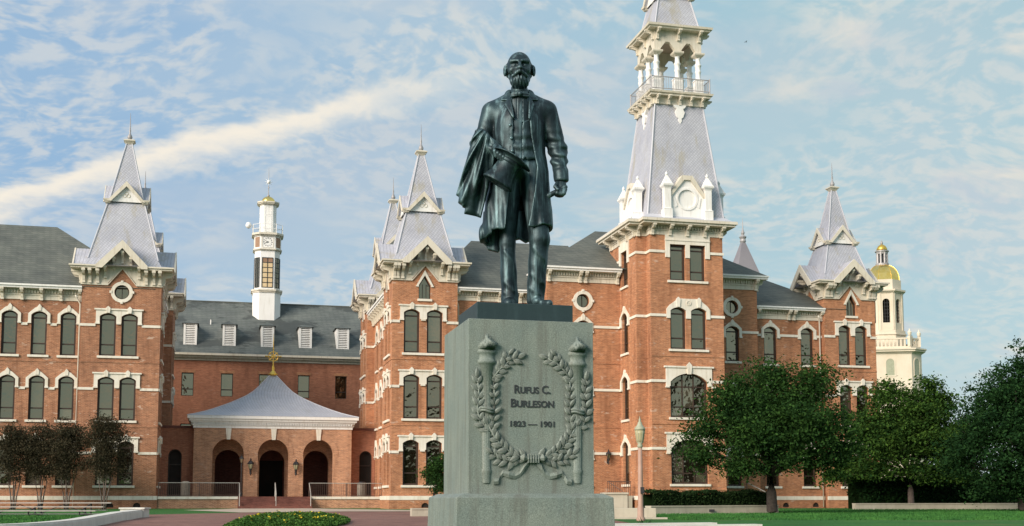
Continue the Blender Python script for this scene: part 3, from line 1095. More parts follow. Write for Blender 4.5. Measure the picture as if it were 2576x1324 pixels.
def downpipe(hall, fr, x, z0, z1, kick=0.5):
    mb = MB().tube([fr.p(x - 0.28, z1 + 0.25, kick), fr.p(x - 0.2, z1 + 0.12, kick - 0.06), fr.p(x, z1 - 0.28, 0.10), fr.p(x, z0, 0.10)], 0.055, 8)
    mb.build('downpipe', M['stone'], hall.root, smooth=True)


def hip_roof(hall, u0, u1, v0, v1, z0, ridge_v, ridge_z, ru0, ru1, mat='slate', name='roof'):
    mb = MB()
    vs = [(u0, v0, z0), (u1, v0, z0), (u1, v1, z0), (u0, v1, z0), (ru0, ridge_v, ridge_z), (ru1, ridge_v, ridge_z)]
    fs = [(0, 1, 5, 4), (2, 3, 4, 5), (1, 2, 5), (3, 0, 4), (3, 2, 1, 0)]
    mb.add(vs, fs)
    o = mb.build(name, M[mat], hall.root)
    return o


# ------------------------------------------------------------------ left hall
VL = 83.0
lh = Hall(site('brick_hall', -6.55, 85.5, GZ, 'brown brick hall with a silver spire over a round window, behind the crape myrtles', 'building', 'brick halls round the lawn'))
wall = MB()
LU0, LU1 = -9.10, -4.02
tw = LU1 - LU0
fr = front(VL)
tower_face(lh, wall, fr, LU0, LU1, ((-7.9, -6.87), (-6.52, -5.49)), 'oculus', cx=-6.56)
footing(lh, fr, LU0 - 0.1, LU1 + 0.1, M['brick_left'], (-5.2, -6.9))
ledge(lh, M['brick_left'], fr, LU0, LU1)
# courtyard side of the near tower, seen at a grazing angle
fr = rightface(LU1)
tower_face(lh, wall, fr, VL, VL + tw, ((VL + 1.2, VL + 2.2), (VL + 2.9, VL + 3.9)), 'oculus')
ledge(lh, M['brick_left'], fr, VL, VL + tw)
Facade(lh, wall, leftface(LU0), rect(-VL - tw, -VL, 1.02, 17.18)).finish()
Facade(lh, wall, Fr(0, VL + tw, -1, 0), rect(-LU1, -LU0, 1.02, 17.18)).finish()
spire_tower_top(lh, (LU0 + LU1) / 2, VL + tw / 2, tw, 16.0, 1.16, 21.85, 1.2, 26.4, 28.65)
# long wing towards the left edge of the picture
frw = front(83.5)
ol = rect(-30.0, LU0, 1.02, 15.3)
f = Facade(lh, wall, frw, ol)
wx = [-9.93 - 1.83 * i for i in range(11)]
for (zs_, zt_) in FLOORS:
    for x in wx:
        f.window(x - 0.49, x + 0.49, zs_, zt_, 0.24)
        f.hood_single(x - 0.49, x + 0.49, zt_, 0.24)
        f.sill(x - 0.66, x + 0.66, zs_)
for z in BANDS:
    f.belt([(wx[i + 1] + 0.72, wx[i] - 0.72) for i in range(10)], z)
f.finish()
ledge(lh, M['brick_left'], frw, -30.0, LU0)
cornice(lh, frw, -30.0, LU0, 14.82, 15.78, 1.22, ends=(False, False))
footing(lh, frw, -30.0, LU0 - 0.11, M['brick_left'])
downpipe(lh, frw, LU0 - 0.12, 1.1, 14.9)
downpipe(lh, frw, -15.6, 1.1, 14.9)
hip_roof(lh, -30.6, -4.4, 82.95, 97.0, 15.76, 90.0, 21.2, -30.6, -11.7)
# recessed courtyard wall and the far tower
frr = rightface(LU1 - 0.55)
f = Facade(lh, wall, frr, rect(VL + tw, 93.0, 1.02, 15.6))
for (zs_, zt_) in FLOORS[1:]:
    for x in (89.4, 91.4):
        f.window(x - 0.45, x + 0.45, zs_, zt_, 0.24)
        f.hood_single(x - 0.45, x + 0.45, zt_, 0.24)
f.finish()
cornice(lh, frr, VL + tw, 93.0, 14.82, 15.78, 1.22, ends=(False, False))
FU1 = -3.62
ftw = 4.9
frr = rightface(FU1)
tower_face(lh, wall, frr, 93.0, 93.0 + ftw, ((94.1, 95.1), (95.8, 96.8)), None)
f = Facade(lh, wall, front(93.0), rect(FU1 - ftw, FU1, 1.02, 17.1))
f.belt([(LU1 - 0.5, FU1 + 0.06)], BANDS[2])
f.belt([(LU1 - 0.5, FU1 + 0.06)], BANDS[1])
f.finish()
Facade(lh, wall, Fr(0, 93.0 + ftw, -1, 0), rect(-FU1, ftw - FU1, 1.02, 17.1)).finish()
spire_tower_top(lh, FU1 - ftw / 2, 93.0 + ftw / 2, ftw, 16.0, 1.16, 21.0, 1.15, 25.2, 27.2, full=('front', 'right'))
wall.build('wall', M['brick_left'], lh.root)

# ------------------------------------------------------------------ right hall
VR = 76.5
rh = Hall(site('brick_hall', 28.9, 76, GZ, 'red brick hall on the right with the tall white bell tower and three spires', 'building', 'brick halls round the lawn'))
wall = MB()
RU0, RU1 = 10.77, 15.08
tw = RU1 - RU0
fr = front(VR)
tower_face(rh, wall, fr, RU0, RU1, ((11.53, 12.56), (13.05, 14.08)), 'pointed', cx=12.89)
footing(rh, fr, RU0 - 0.1, RU1 + 0.1, M['brick'], (13.0,))
ledge(rh, M['brick'], fr, RU0, RU1)
fl = leftface(RU0)
tower_face(rh, wall, fl, -VR - tw, -VR, ((-VR - 3.35, -VR - 2.45), (-VR - 1.85, -VR - 0.95)), 'pointed')
footing(rh, fl, -VR - tw, -VR - 0.01, M['brick'])
ledge(rh, M['brick'], fl, -VR - tw, -VR)
Facade(rh, wall, rightface(RU1), rect(VR, VR + tw, 1.02, 17.18)).finish()
Facade(rh, wall, Fr(0, VR + tw, -1, 0), rect(-RU1, -RU0, 1.02, 17.18)).finish()
spire_tower_top(rh, (RU0 + RU1) / 2, VR + tw / 2, tw, 16.0, 1.05, 20.7, 1.14, 25.0, 27.15, gw=0.92)
# recessed courtyard wall
fl2 = leftface(RU0 + 0.55)
f = Facade(rh, wall, fl2, rect(-90.1, -VR - tw, 1.02, 15.5))
for (zs_, zt_) in FLOORS:
    for x in (-88.1, -85.7, -83.3):
        f.window(x - 0.48, x + 0.48, zs_, zt_, 0.24)
        f.hood_single(x - 0.48, x + 0.48, zt_, 0.24)
        f.sill(x - 0.62, x + 0.62, zs_)
for z in BANDS:
    f.belt([(-90.1, -88.82), (-87.38, -86.42), (-84.98, -84.02), (-82.58, -VR - tw)], z)
f.finish()
cornice(rh, fl2, -90.1, -VR - tw, 14.82, 15.78, 1.2, ends=(False, False))
# far courtyard tower
ft0, ft1 = 90.1, 94.5
tower_face(rh, wall, leftface(RU0), -ft1, -ft0, ((-93.7, -92.7), (-91.9, -90.9)), 'pointed')
f = Facade(rh, wall, front(ft0), rect(RU0, RU0 + 4.4, 1.02, 17.1))
for z in BANDS:
    f.belt([(RU0 - 0.06, RU0 + 0.6)], z)
f.finish()
Facade(rh, wall, rightface(RU0 + 4.4), rect(ft0, ft1, 12, 17.1)).finish()
spire_tower_top(rh, RU0 + 2.2, (ft0 + ft1) / 2, 4.4, 16.0, 1.05, 20.8, 1.14, 25.0, 27.1, full=('front', 'left', 'right'), gw=0.92)
# wing between the courtyard tower and the middle bay
VW = 77.2
frw = front(VW)
f = Facade(rh, wall, frw, rect(RU1, 21.05, 1.02, 15.1))
for (zs_, zt_) in FLOORS:
    for x in (16.9, 19.4):
        f.window(x - 0.49, x + 0.49, zs_, zt_, 0.24)
        f.hood_single(x - 0.49, x + 0.49, zt_, 0.24)
        f.sill(x - 0.64, x + 0.64, zs_)
for z in BANDS:
    f.belt([(RU1, 16.18), (17.62, 18.68), (20.12, 21.0)], z)
f.finish()
cornice(rh, frw, RU1, 21.05, 14.85, 15.65, 1.4, ends=(False, False))
downpipe(rh, frw, RU1 + 0.18, 1.1, 14.7)
footing(rh, frw, RU1 + 0.11, 21.0, M['brick'])
hip_roof(rh, 13.0, 25.0, 76.65, 91.8, 15.63, 84.2, 20.5, 17.6, 25.0)
# middle bay, left and right of the bell tower
VB = 76.0
frb = front(VB)
BL, BR = 21.05, 36.3
f = Facade(rh, wall, frb, rect(BL, BR, 1.02, 16.5))
for side, xs in ((0, (23.58,)), (1, (34.40,))):
    for x in xs:
        f.oculus(x, 14.95, 0.45)
        for (zs_, zt_) in FLOORS:
            f.window(x - 0.49, x + 0.49, zs_, zt_ - 0.45, 0.24)
            f.hood_single(x - 0.49, x + 0.49, zt_ - 0.45, 0.24)
            f.sill(x - 0.64, x + 0.64, zs_)
        if side == 0:
            pass
for z in BANDS:
    f.belt([(BL - 0.06, 22.86), (24.3, 26.3), (32.0, 33.68), (35.12, BR + 0.06)], z)
f.finish()
ledge(rh, M['brick'], frb, BL, 26.3)
ledge(rh, M['brick'], frb, 31.9, BR)
cornice(rh, frb, BL, 26.2, 16.2, 17.15, 1.6, ends=(True, False), start=[BL + 0.12, 23.35, 23.75, 26.0])
cornice(rh, frb, 32.05, BR, 16.2, 17.15, 1.6, ends=(False, True), start=[32.9, 33.3, BR - 0.12])
fbl = leftface(BL)
Facade(rh, wall, fbl, rect(-78.2, -VB, 1.02, 16.5)).finish()
fbr = rightface(BR)
Facade(rh, wall, fbr, rect(VB, 78.6, 1.02, 16.5)).finish()
cornice(rh, fbr, VB + 0.08, 88.0, 16.2, 17.15, 1.6, ends=(False, False))
cornice(rh, fbl, -88.0, -VB - 0.08, 16.2, 17.15, 1.6, ends=(False, False))
footing(rh, frb, BL - 0.1, 26.2, M['brick'])
hip_roof(rh, BL - 0.6, BR + 0.6, VB - 0.6, 90.0, 17.13, 82.0, 21.2, 26.4, 31.9)
# right wing
VW2 = 76.9
frw = front(VW2)
WR = 41.75
f = Facade(rh, wall, frw, rect(BR, WR, 1.02, 15.0))
for (zs_, zt_) in FLOORS:
    for x in (37.7, 40.55):
        f.window(x - 0.5, x + 0.5, zs_, zt_ - 0.25, 0.24)
        f.hood_single(x - 0.5, x + 0.5, zt_ - 0.25, 0.24)
        f.sill(x - 0.64, x + 0.64, zs_)
for z in BANDS:
    f.belt([(BR, 36.98), (38.42, 39.83), (41.27, WR)], z)
f.finish()
ledge(rh, M['brick'], frw, BR, WR)
cornice(rh, frw, BR + 0.1, WR, 14.36, 15.2, 1.6, ends=(False, False), start=[36.7, 39.1, 39.5, 41.6])
footing(rh, frw, BR, WR - 0.15, M['brick'], (38.6, 40.9))
downpipe(rh, frw, 41.5, 1.1, 14.4)
hip_roof(rh, BR - 2.0, 43.6, VW2 - 0.55, 91.0, 15.18, 84.0, 19.4, BR - 2.0, 38.0)
# far right tower
VT = 76.4
TU0, TU1 = 41.70, 45.72
tw = TU1 - TU0
fr = front(VT)
tower_face(rh, wall, fr, TU0, TU1, ((42.76, 43.69), (44.06, 45.0)), 'pointed', cx=43.82, zrise=1.0, gw=0.9)
footing(rh, fr, TU0 - 0.1, TU1 + 0.1, M['brick'])
ledge(rh, M['brick'], fr, TU0, TU1)
Facade(rh, wall, leftface(TU0), rect(-VT - tw, -VT, 1.02, 16.9)).finish()
Facade(rh, wall, rightface(TU1), rect(VT, VT + tw, 1.02, 16.9)).finish()
Facade(rh, wall, Fr(0, VT + tw, -1, 0), rect(-TU1, -TU0, 1.02, 16.9)).finish()
spire_tower_top(rh, (TU0 + TU1) / 2, VT + tw / 2, tw, 16.0, 1.0, 20.1, 1.05, 24.4, 26.5, gw=0.9)

# ---- bell tower
BC = 29.47
VF = 72.0                     # face of the tower
VM0 = 72.72                   # face of the set-back left corner
VMB = 78.0
VMC = 74.68                   # axis
HM = 2.85
F0, F1 = 26.94, 32.0
frm = front(VF)
f = Facade(rh, wall, frm, rect(F0, F1, 1.02, 18.886))
# top storey, square-headed pair in a stone surround
f.window(28.289, 29.360, 15.847, 18.223, 0.0)
f.window(29.676, 30.747, 15.847, 18.223, 0.0)
sur = [(27.963, 17.356), (28.281, 17.356), (28.281, 18.231), (29.368, 18.231), (29.368, 17.356), (29.668, 17.356), (29.668, 18.231), (30.755, 18.231), (30.755, 17.356), (31.073, 17.356), (31.073, 18.875), (27.963, 18.875)]
mb = MB().prism(frm, sur, -0.03, 0.08)
mb.fbox(frm, 27.943, 31.094, 18.467, 18.549, 0.0, 0.12)
mb.build('window_hood', M['stone'], rh.root)
f.sill(28.095, 30.920, 15.847)
# third storey, arched pair under one curved hood
f.window(28.269, 29.340, 11.339, 13.858, 0.2)
f.window(29.697, 30.767, 11.339, 13.858, 0.2)
hd = [(28.004, 13.348), (28.257, 13.348)] + list(reversed(arc(28.257, 29.352, 13.858, 0.212))) + [(29.352, 13.348), (29.684, 13.348)] + list(reversed(arc(29.684, 30.780, 13.858, 0.212))) + \
     [(30.780, 13.348), (31.033, 13.348), (31.033, 13.960), (30.839, 14.195), (30.339, 14.572), (30.186, 14.653), (28.850, 14.653), (28.697, 14.572), (28.197, 14.195), (28.004, 13.960)]
mb = MB().prism(frm, hd, -0.03, 0.09)
for c in (28.799, 30.237):
    mb.prism(frm, [(c - 0.1, 14.093), (c + 0.1, 14.093), (c + 0.15, 14.613), (c, 14.755), (c - 0.15, 14.613)], 0.05, 0.15)
mb.prism(frm, circle(29.518, 14.368, 0.17, 18), 0.06, 0.13, [circle(29.518, 14.368, 0.11, 18)])
mb.prism(frm, circle(29.518, 14.368, 0.06, 12), 0.06, 0.13)
mb.build('window_hood', M['stone'], rh.root)
f.sill(28.126, 30.900, 11.339)
# two lower storeys, one broad three-light window each
for zs_, zt_ in ((6.903, 9.198), (2.620, 4.914)):
    f.window(28.218, 30.767, zs_, zt_, 0.55, bars=(0.24, 0.70), mull=2)
    hd = [(27.902, zt_ - 0.28), (28.206, zt_ - 0.28)] + list(reversed(arc(28.206, 30.780, zt_, 0.562, 14))) + [(30.780, zt_ - 0.28), (31.084, zt_ - 0.28), (31.084, zt_ + 0.92), (27.902, zt_ + 0.92)]
    mb = MB().prism(frm, hd, -0.03, 0.08)
    mb.fbox(frm, 27.779, 31.206, zt_ + 0.92, zt_ + 1.03, -0.02, 0.15)
    mb.prism(frm, [(29.370, zt_ + 0.50), (29.615, zt_ + 0.50), (29.676, zt_ + 1.08), (29.493, zt_ + 1.28), (29.309, zt_ + 1.08)], 0.05, 0.17)
    for x in (27.871, 31.053):
        mb.fbox(frm, x, x + 0.25, zt_ - 0.38, zt_ - 0.28, -0.02, 0.12)
    mb.build('window_hood', M['stone'], rh.root)
    f.sill(28.095, 30.890, zs_)
BM = [4.894, 9.248, 13.532, 17.733]
for z, (x0, x1) in zip(BM, ((27.881, 31.104), (27.881, 31.104), (27.983, 31.053), (27.943, 31.094))):
    f.belt([(F0 - 0.06, x0), (x1, F1 + 0.06)], z)
f.finish()
ledge(rh, M['brick'], frm, F0, F1, (2.263, 6.495, 10.901))
footing(rh, frm, F0 - 0.1, F1 + 0.1, M['brick'])
# returns of the strip and the shaft behind it
S0, S1 = 26.22, F1
for fr_, a, b in ((leftface(F0), -VM0, -VF), (rightface(F1), VF, VMB)):
    g_ = Facade(rh, wall, fr_, rect(a, b, 1.02, 18.886))
    for z in BM:
        g_.belt([(a, b)], z)
    g_.finish()
frs = front(VM0)
for a, b in ((S0, F0),):
    g_ = Facade(rh, wall, frs, rect(a, b, 1.02, 18.886))
    for z in BM:
        g_.belt([(a - (0.06 if a == S0 else 0), b + (0.06 if b == S1 else 0))], z)
    g_.finish()
    footing(rh, frs, a - 0.1, b, M['brick'])
fls = leftface(S0)
g_ = Facade(rh, wall, fls, rect(-VMB, -VM0, 1.02, 18.886))
L0, L1 = -75.618, -74.394
lz = ((15.847, 18.223, 0), (11.339, 13.685, 0.34), (6.903, 9.401, 0.34), (2.620, 5.067, 0.34))
for zs_, zt_, rs in lz:
    g_.window(L0, L1, zs_, zt_, rs)
    if rs:
        g_.hood_single(L0, L1, zt_, rs, wd=0.3)
    else:
        mb = MB().prism(fls, [(L0 - 0.35, 17.356), (L0 - 0.01, 17.356), (L0 - 0.01, 18.231), (L1 + 0.01, 18.231), (L1 + 0.01, 17.356), (L1 + 0.35, 17.356), (L1 + 0.35, 18.875), (L0 - 0.35, 18.875)], -0.03, 0.08)
        mb.build('window_hood', M['stone'], rh.root)
    g_.sill(L0 - 0.12, L1 + 0.12, zs_)
for z in BM:
    g_.belt([(-76.689, L0 - 0.36), (L1 + 0.36, -VM0)], z)
g_.finish()
footing(rh, fls, -76.689, -VM0 - 0.01, M['brick'])
Facade(rh, wall, Fr(0, VMB, -1, 0), rect(-S1, -S0, 15.0, 18.886)).finish()
wall.build('wall', M['brick'], rh.root)

# tower cornice in steps round the plan
zc0, zc1 = 18.835, 19.773
plan_in = [(F0, VF), (F1, VF), (F1, VMB), (S0, VMB), (S0, VM0), (F0, VM0)]


def grow(poly, d):
    """offset of a right-angled outline (counter-clockwise)"""
    n = len(poly)
    out_ = []
    for i in range(n):
        p0, p1, p2 = poly[i - 1], poly[i], poly[(i + 1) % n]
        def nrm(a, b):
            dx_, dy_ = b[0] - a[0], b[1] - a[1]
            l = math.hypot(dx_, dy_)
            return dy_ / l, -dx_ / l
        n1, n2 = nrm(p0, p1), nrm(p1, p2)
        out_.append((p1[0] + (n1[0] + n2[0]) * d, p1[1] + (n1[1] + n2[1]) * d))
    return out_


mb = MB()
for d, za, zb_ in ((0.05, zc0, zc0 + 0.32), (0.03, zc0 + 0.32, zc0 + 0.62), (0.10, zc0 + 0.28, zc0 + 0.34)):
    hprism(mb, grow(plan_in, d), za, zb_ - 0.001 if d != 0.10 else zb_)
mb.build('frieze', M['cream'], rh.root)
mb = MB()
for d, za, zb_ in ((0.66, zc0 + 0.62, zc0 + 0.76), (0.78, zc0 + 0.76, zc0 + 0.93)):
    hprism(mb, grow(plan_in, d), za, zb_)
mb.build('cornice_moulding', M['cream'], rh.root)
tme = rh.piece('tower_bracket', bracket_shape(0.62, 0.68, 0.17), M['cream'])
for x in (F0 + 0.12, 28.269, 29.493, 30.716, F1 - 0.12):
    rh.put('bracket', tme, frm, x, zc0, 0.05)
for x in (-VM0 - 0.12, -74.190, -75.771, -77.505):
    rh.put('bracket', tme, fls, x, zc0, 0.05)
rh.put('bracket', tme, frs, S0 + 0.12, zc0, 0.05)
for x in (VM0 + 0.12, 75.057, 77.301):
    rh.put('bracket', tme, rightface(S1), x, zc0, 0.05)
mb = MB()
for fr_, a, b in ((frm, F0 + 0.25, F1 - 0.25), (fls, -78.525, -VM0 - 0.25)):
    n = int((b - a) / 0.19)
    for i in range(n):
        x = a + (i + 0.5) * (b - a) / n
        mb.fbox(fr_, x - 0.05, x + 0.05, zc0 + 0.38, zc0 + 0.56, 0.02, 0.15)
mb.build('dentil_row', M['cream'], rh.root)['kind'] = 'stuff'

# skirt roof over the cornice and the tall lower spire
ZS = zc0 + 0.934
mb = MB()
po = grow(plan_in, 0.76)
hs = 2.66
c0 = VMC
n = 8
mb.lathe([(HM + 0.36, ZS + 0.02), (hs + 0.04, ZS + 0.42)], (BC, c0, 0), square=True)
hprism(mb, po, ZS - 0.02, ZS + 0.04)
mb.build('skirt_roof', M['metal_flat'], rh.root)
zt1 = 27.95
ht = 1.70
mb = MB().lathe([(hs, ZS + 0.30), (ht, zt1)], (BC, c0, 0), square=True)
sp = mb.build('bell_spire', M['shingle'], rh.root)
mb = MB()
for su, sv in ((1, 1), (-1, 1), (-1, -1), (1, -1)):
    mb.tube([(BC + su * (hs + 0.01), c0 + sv * (hs + 0.01), ZS + 0.3), (BC + su * (ht + 0.01), c0 + sv * (ht + 0.01), zt1)], 0.06, 6)
mb.build('hip_roll', M['metal_flat'], sp)

# gabled clock-less dials on every side, each between two pinnacles
for nm, fr_ in faces_of(BC, c0, HM + 0.02).items():
    z0 = ZS + 0.1
    mb = MB()
    hole = circle(0, z0 + 1.391, 0.62, 28)
    mb.prism(fr_, [(-1.25, z0), (1.25, z0), (1.25, z0 + 1.619), (0.28, z0 + 2.759), (-0.28, z0 + 2.759), (-1.25, z0 + 1.619)], -1.0, 0.0, [hole])
    dl = mb.build('dial_gable', M['white'], rh.root)
    mb = MB().prism(fr_, circle(0, z0 + 1.391, 0.615, 28), -0.2, -0.07)
    mb.prism(fr_, circle(0, z0 + 1.391, 0.76, 28), -0.03, 0.05, [circle(0, z0 + 1.391, 0.625, 28)])
    for sg in (-1, 1):
        pl = [(0.68 * sg, z0 + 0.889), (0.84 * sg, z0 + 0.798), (0.98 * sg, z0 + 1.482), (0.88 * sg, z0 + 1.482)]
        mb.prism(fr_, pl if sg > 0 else pl[::-1], -0.03, 0.05)
    mb.build('blank_dial', M['white'], dl)
    mb = MB()
    mb.prism(fr_, [(-1.36, z0 + 1.482), (-1.16, z0 + 1.482), (-0.22, z0 + 2.645), (0.22, z0 + 2.645), (1.16, z0 + 1.482), (1.36, z0 + 1.482), (0.36, z0 + 2.941), (-0.36, z0 + 2.941)], -1.5, 0.14, back=True)
    mb.build('gable_coping', M['cream'], dl)
    for sg in (-1, 1):
        x = 1.42 * sg
        p = fr_.p(x, 0, 0.02)
        mb = MB()
        mb.lathe([(0.29, z0 - 0.12), (0.29, z0 + 0.570), (0.31, z0 + 0.616), (0.22, z0 + 0.684), (0.22, z0 + 1.961), (0.25, z0 + 2.052), (0.34, z0 + 2.166), (0.36, z0 + 2.280), (0.30, z0 + 2.326), (0.07, z0 + 2.850), (0.06, z0 + 2.896)], (p[0], p[1], 0), square=True)
        pn = mb.build('pinnacle', M['white'], dl)
        mb2 = MB().lathe([(0.05, z0 + 2.873), (0.11, z0 + 2.964), (0.08, z0 + 3.055), (0.01, z0 + 3.169)], (p[0], p[1], 0), seg=10)
        mb2.build('pinnacle_knob', M['white'], dl, smooth=True)

# gallery floor on brackets
mb = MB()
mb.lathe([(ht + 0.04, zt1 - 0.02), (ht + 0.10, zt1 + 0.02), (ht + 0.10, zt1 + 0.52)], (BC, c0, 0), square=True)
mb.build('gallery_frieze', M['cream'], rh.root)
mb = MB()
gd = 2.24
mb.lathe([(gd - 0.12, zt1 + 0.52), (gd - 0.12, zt1 + 0.66), (gd, zt1 + 0.67), (gd + 0.04, zt1 + 0.80), (gd - 0.2, zt1 + 0.86)], (BC, c0, 0), square=True)
mb.build('gallery_floor', M['cream'], rh.root)
gme = rh.piece('gallery_bracket', bracket_shape(0.50, 0.66, 0.15), M['cream'])
ume = rh.piece('roof_bracket', bracket_shape(0.62, 0.70, 0.15), M['cream'])
ff = faces_of(BC, c0, ht + 0.10)
for nm in ('front', 'left', 'right', 'back'):
    for i in range(5):
        rh.put('gallery_bracket', gme, ff[nm], -1.6 + 0.8 * i, zt1 + 0.02, 0.0)
# drop ornament below the gallery
for nm in ('front', 'left'):
    fr_ = faces_of(BC, c0, ht + 0.16)[nm]
    pts = [(-0.46, 0), (0.46, 0), (0.36, -0.16), (0.22, -0.26), (0.34, -0.5), (0.22, -0.84), (0.10, -0.92), (0.12, -1.1), (0.0, -1.3), (-0.12, -1.1), (-0.10, -0.92), (-0.22, -0.84), (-0.34, -0.5), (-0.22, -0.26), (-0.36, -0.16)]
    pts = [(a, zt1 - 0.02 + b) for a, b in pts][::-1]
    MB().prism(fr_, pts, -0.32, 0.03).build('drop_ornament', M['white'], rh.root)
# gallery railing
zg = zt1 + 0.86
mb = MB()
gr = gd - 0.16
cs = [(-gr, -gr), (gr, -gr), (gr, gr), (-gr, gr)]
for i in range(4):
    (ax, ay), (bx, by) = cs[i], cs[(i + 1) % 4]
    for z in (0.12, 0.92):
        mb.tube([(BC + ax, c0 + ay, zg + z), (BC + bx, c0 + by, zg + z)], 0.03, 6)
    mb.tube([(BC + ax, c0 + ay, zg - 0.02), (BC + ax, c0 + ay, zg + 1.02)], 0.04, 6)
rl = mb.build('gallery_railing', M['lead'], rh.root)
bme_ = bpy.data.meshes.new('baluster')
b_ = MB().tube([(0, 0, 0.12), (0, 0, 0.92)], 0.014, 5)
bme_.from_pydata(b_.v, [], b_.f)
bme_.materials.append(M['lead'])
for i in range(4):
    (ax, ay), (bx, by) = cs[i], cs[(i + 1) % 4]
    for k in range(1, 24):
        t = k / 24
        o = link_obj('baluster', bme_, rl)
        o.location = (BC + ax + (bx - ax) * t - rh.org[0], c0 + ay + (by - ay) * t - rh.org[1], zg - rh.org[2])
# belfry: columns on pedestals, arched heads, roof
ha = 1.50
zb1 = zg + 2.95
cb = [(-ha, -ha), (0, -ha), (ha, -ha), (ha, 0), (ha, ha), (0, ha), (-ha, ha), (-ha, 0)]
for a, b in cb:
    mb = MB().lathe([(0.27, zg - 0.02), (0.27, zg + 0.95), (0.31, zg + 0.97), (0.31, zg + 1.04), (0.26, zg + 1.05)], (BC + a, c0 + b, 0), square=True)
    col = mb.build('belfry_column', M['white'], rh.root)
    mb = MB().lathe([(0.19, zg + 1.04), (0.20, zg + 1.12), (0.165, zg + 1.2), (0.175, zg + 1.55), (0.21, zg + 1.62), (0.21, zg + 1.68), (0.17, zg + 1.74), (0.19, zg + 2.0), (0.23, zg + 2.06), (0.23, zg + 2.12), (0.17, zg + 2.2), (0.15, zg + 2.55), (0.19, zg + 2.62)], (BC + a, c0 + b, 0), seg=14)
    mb.build('column_shaft', M['white'], col, smooth=True)
    mb = MB().lathe([(0.18, zg + 2.60), (0.33, zg + 2.74), (0.36, zg + 2.80), (0.36, zg + 2.88), (0.27, zg + 2.92)], (BC + a, c0 + b, 0), square=True)
    mb.build('column_capital', M['cream'], col)
hh = ha + 0.18
for nm, fr_ in faces_of(BC, c0, hh).items():
    zt = zg + 2.9
    ol = [(-hh, zt), (-ha + 0.24, zt), (-ha + 0.24, zt + 0.12), (-0.75 - 0.14, zt + 0.62), (-0.75 + 0.14, zt + 0.62), (-0.24, zt + 0.12), (-0.24, zt), (0.24, zt), (0.24, zt + 0.12),
          (0.75 - 0.14, zt + 0.62), (0.75 + 0.14, zt + 0.62), (ha - 0.24, zt + 0.12), (ha - 0.24, zt), (hh, zt), (hh, zt + 1.45), (-hh, zt + 1.45)]
    mb = MB().prism(fr_, ol, -0.32, 0.0, sides='holes')
    mb.prism(fr_, [(a * 0.985, b) for a, b in ol], -0.32, -0.02, back=True)
    mb.build('belfry_arcade', M['cream'], rh.root)
    for x in (-ha, 0, ha):
        rh.put('roof_bracket', ume, fr_, x, zt + 0.78, 0.0)
zr = zg + 2.9 + 1.38
mb = MB()
er = 2.28
mb.lathe([(er - 0.14, zr), (er - 0.1, zr + 0.10), (er, zr + 0.12), (er + 0.03, zr + 0.26), (er - 0.12, zr + 0.30), (1.45, zr + 0.62)], (BC, c0, 0), square=True)
mb.build('belfry_eaves', M['cream'], rh.root)
MB().box(BC - hh + 0.05, BC + hh - 0.05, c0 - hh + 0.05, c0 + hh - 0.05, zr - 0.35, zr - 0.28).build('belfry_ceiling', M['plaster'], rh.root)
zu = zr + 0.5
mb = MB().lathe([(1.56, zu), (1.12, zu + 2.05)], (BC, c0, 0), square=True)
mb.lathe([(1.10, zu + 2.0), (0.2, zu + 6.6)], (BC, c0, 0), square=True)
us = mb.build('upper_spire', M['shingle'], rh.root)
mb = MB()
for su, sv in ((1, 1), (-1, 1), (-1, -1), (1, -1)):
    mb.tube([(BC + su * 1.57, c0 + sv * 1.57, zu), (BC + su * 1.13, c0 + sv * 1.13, zu + 2.05)], 0.05, 6)
mb.build('hip_roll', M['metal_flat'], us)
hb_ = 1.12
zbk = zu + 2.05
for nm, fr_ in faces_of(BC, c0, hb_).items():
    mb = MB().prism(fr_, [(-1.0, zbk + 0.05), (1.0, zbk + 0.05), (0, zbk + 1.45)], -0.3, 0.10)
    pn = mb.build('gablet', M['white'], rh.root)
    MB().prism(fr_, [(-1.2, zbk + 0.05), (-0.96, zbk + 0.05), (0, zbk + 1.40), (0.96, zbk + 0.05), (1.2, zbk + 0.05), (0, zbk + 1.72)], -0.9, 0.3, back=True).build('gablet_roof', M['shingle'], pn)
    MB().prism(fr_, [(-1.22, zbk + 0.03), (-0.92, zbk + 0.03), (0, zbk + 1.32), (0.92, zbk + 0.03), (1.22, zbk + 0.03), (0, zbk + 1.75)], 0.3, 0.36, back=True).build('gablet_barge', M['cream'], pn)
mb = MB()
for su, sv in ((1, 1), (-1, 1), (-1, -1), (1, -1)):
    mb.lathe([(0.16, zbk - 0.06), (0.2, zbk + 0.04), (0.28, zbk + 0.14), (0.30, zbk + 0.24)], (BC + su * (hb_ + 0.04), c0 + sv * (hb_ + 0.04), 0), square=True)
mb.build('corner_block', M['cream'], rh.root)
finial(rh, BC, c0, zu + 6.55, zu + 9.0)

# ================================================================== middle hall behind the porch
mh = Hall(site('brick_hall', 3.9, 106, GZ, 'plain red brick hall behind the porch, five louvred dormers in its slate roof', 'building', 'brick halls round the lawn'))
VC = 104.0
frc = front(VC)
wall = MB()
f = Facade(mh, wall, frc, rect(-12.0, 21.0, 1.02, 13.7))
for x in (-2.71, 0.53, 3.70, 6.99, 10.20):
    f.window(x - 0.5, x + 0.5, 10.36, 12.33, 0.0, bars=(0.30,), rim=0.06)
    f.window(x - 0.5, x + 0.5, 6.0, 8.0, 0.0, bars=(0.30,), rim=0.06)
f.finish()
wall.build('wall', M['brick_rear'], mh.root)
mb = MB()
for x in (-2.71, 0.53, 3.70, 6.99, 10.20):
    mb.fbox(frc, x - 0.62, x + 0.62, 12.34, 12.58, -0.02, 0.02)
mb.build('flat_arch', M['brick'], mh.root)
mb = MB()
mb.fbox(frc, -12.0, 21.0, 13.40, 13.62, -0.02, 0.10)
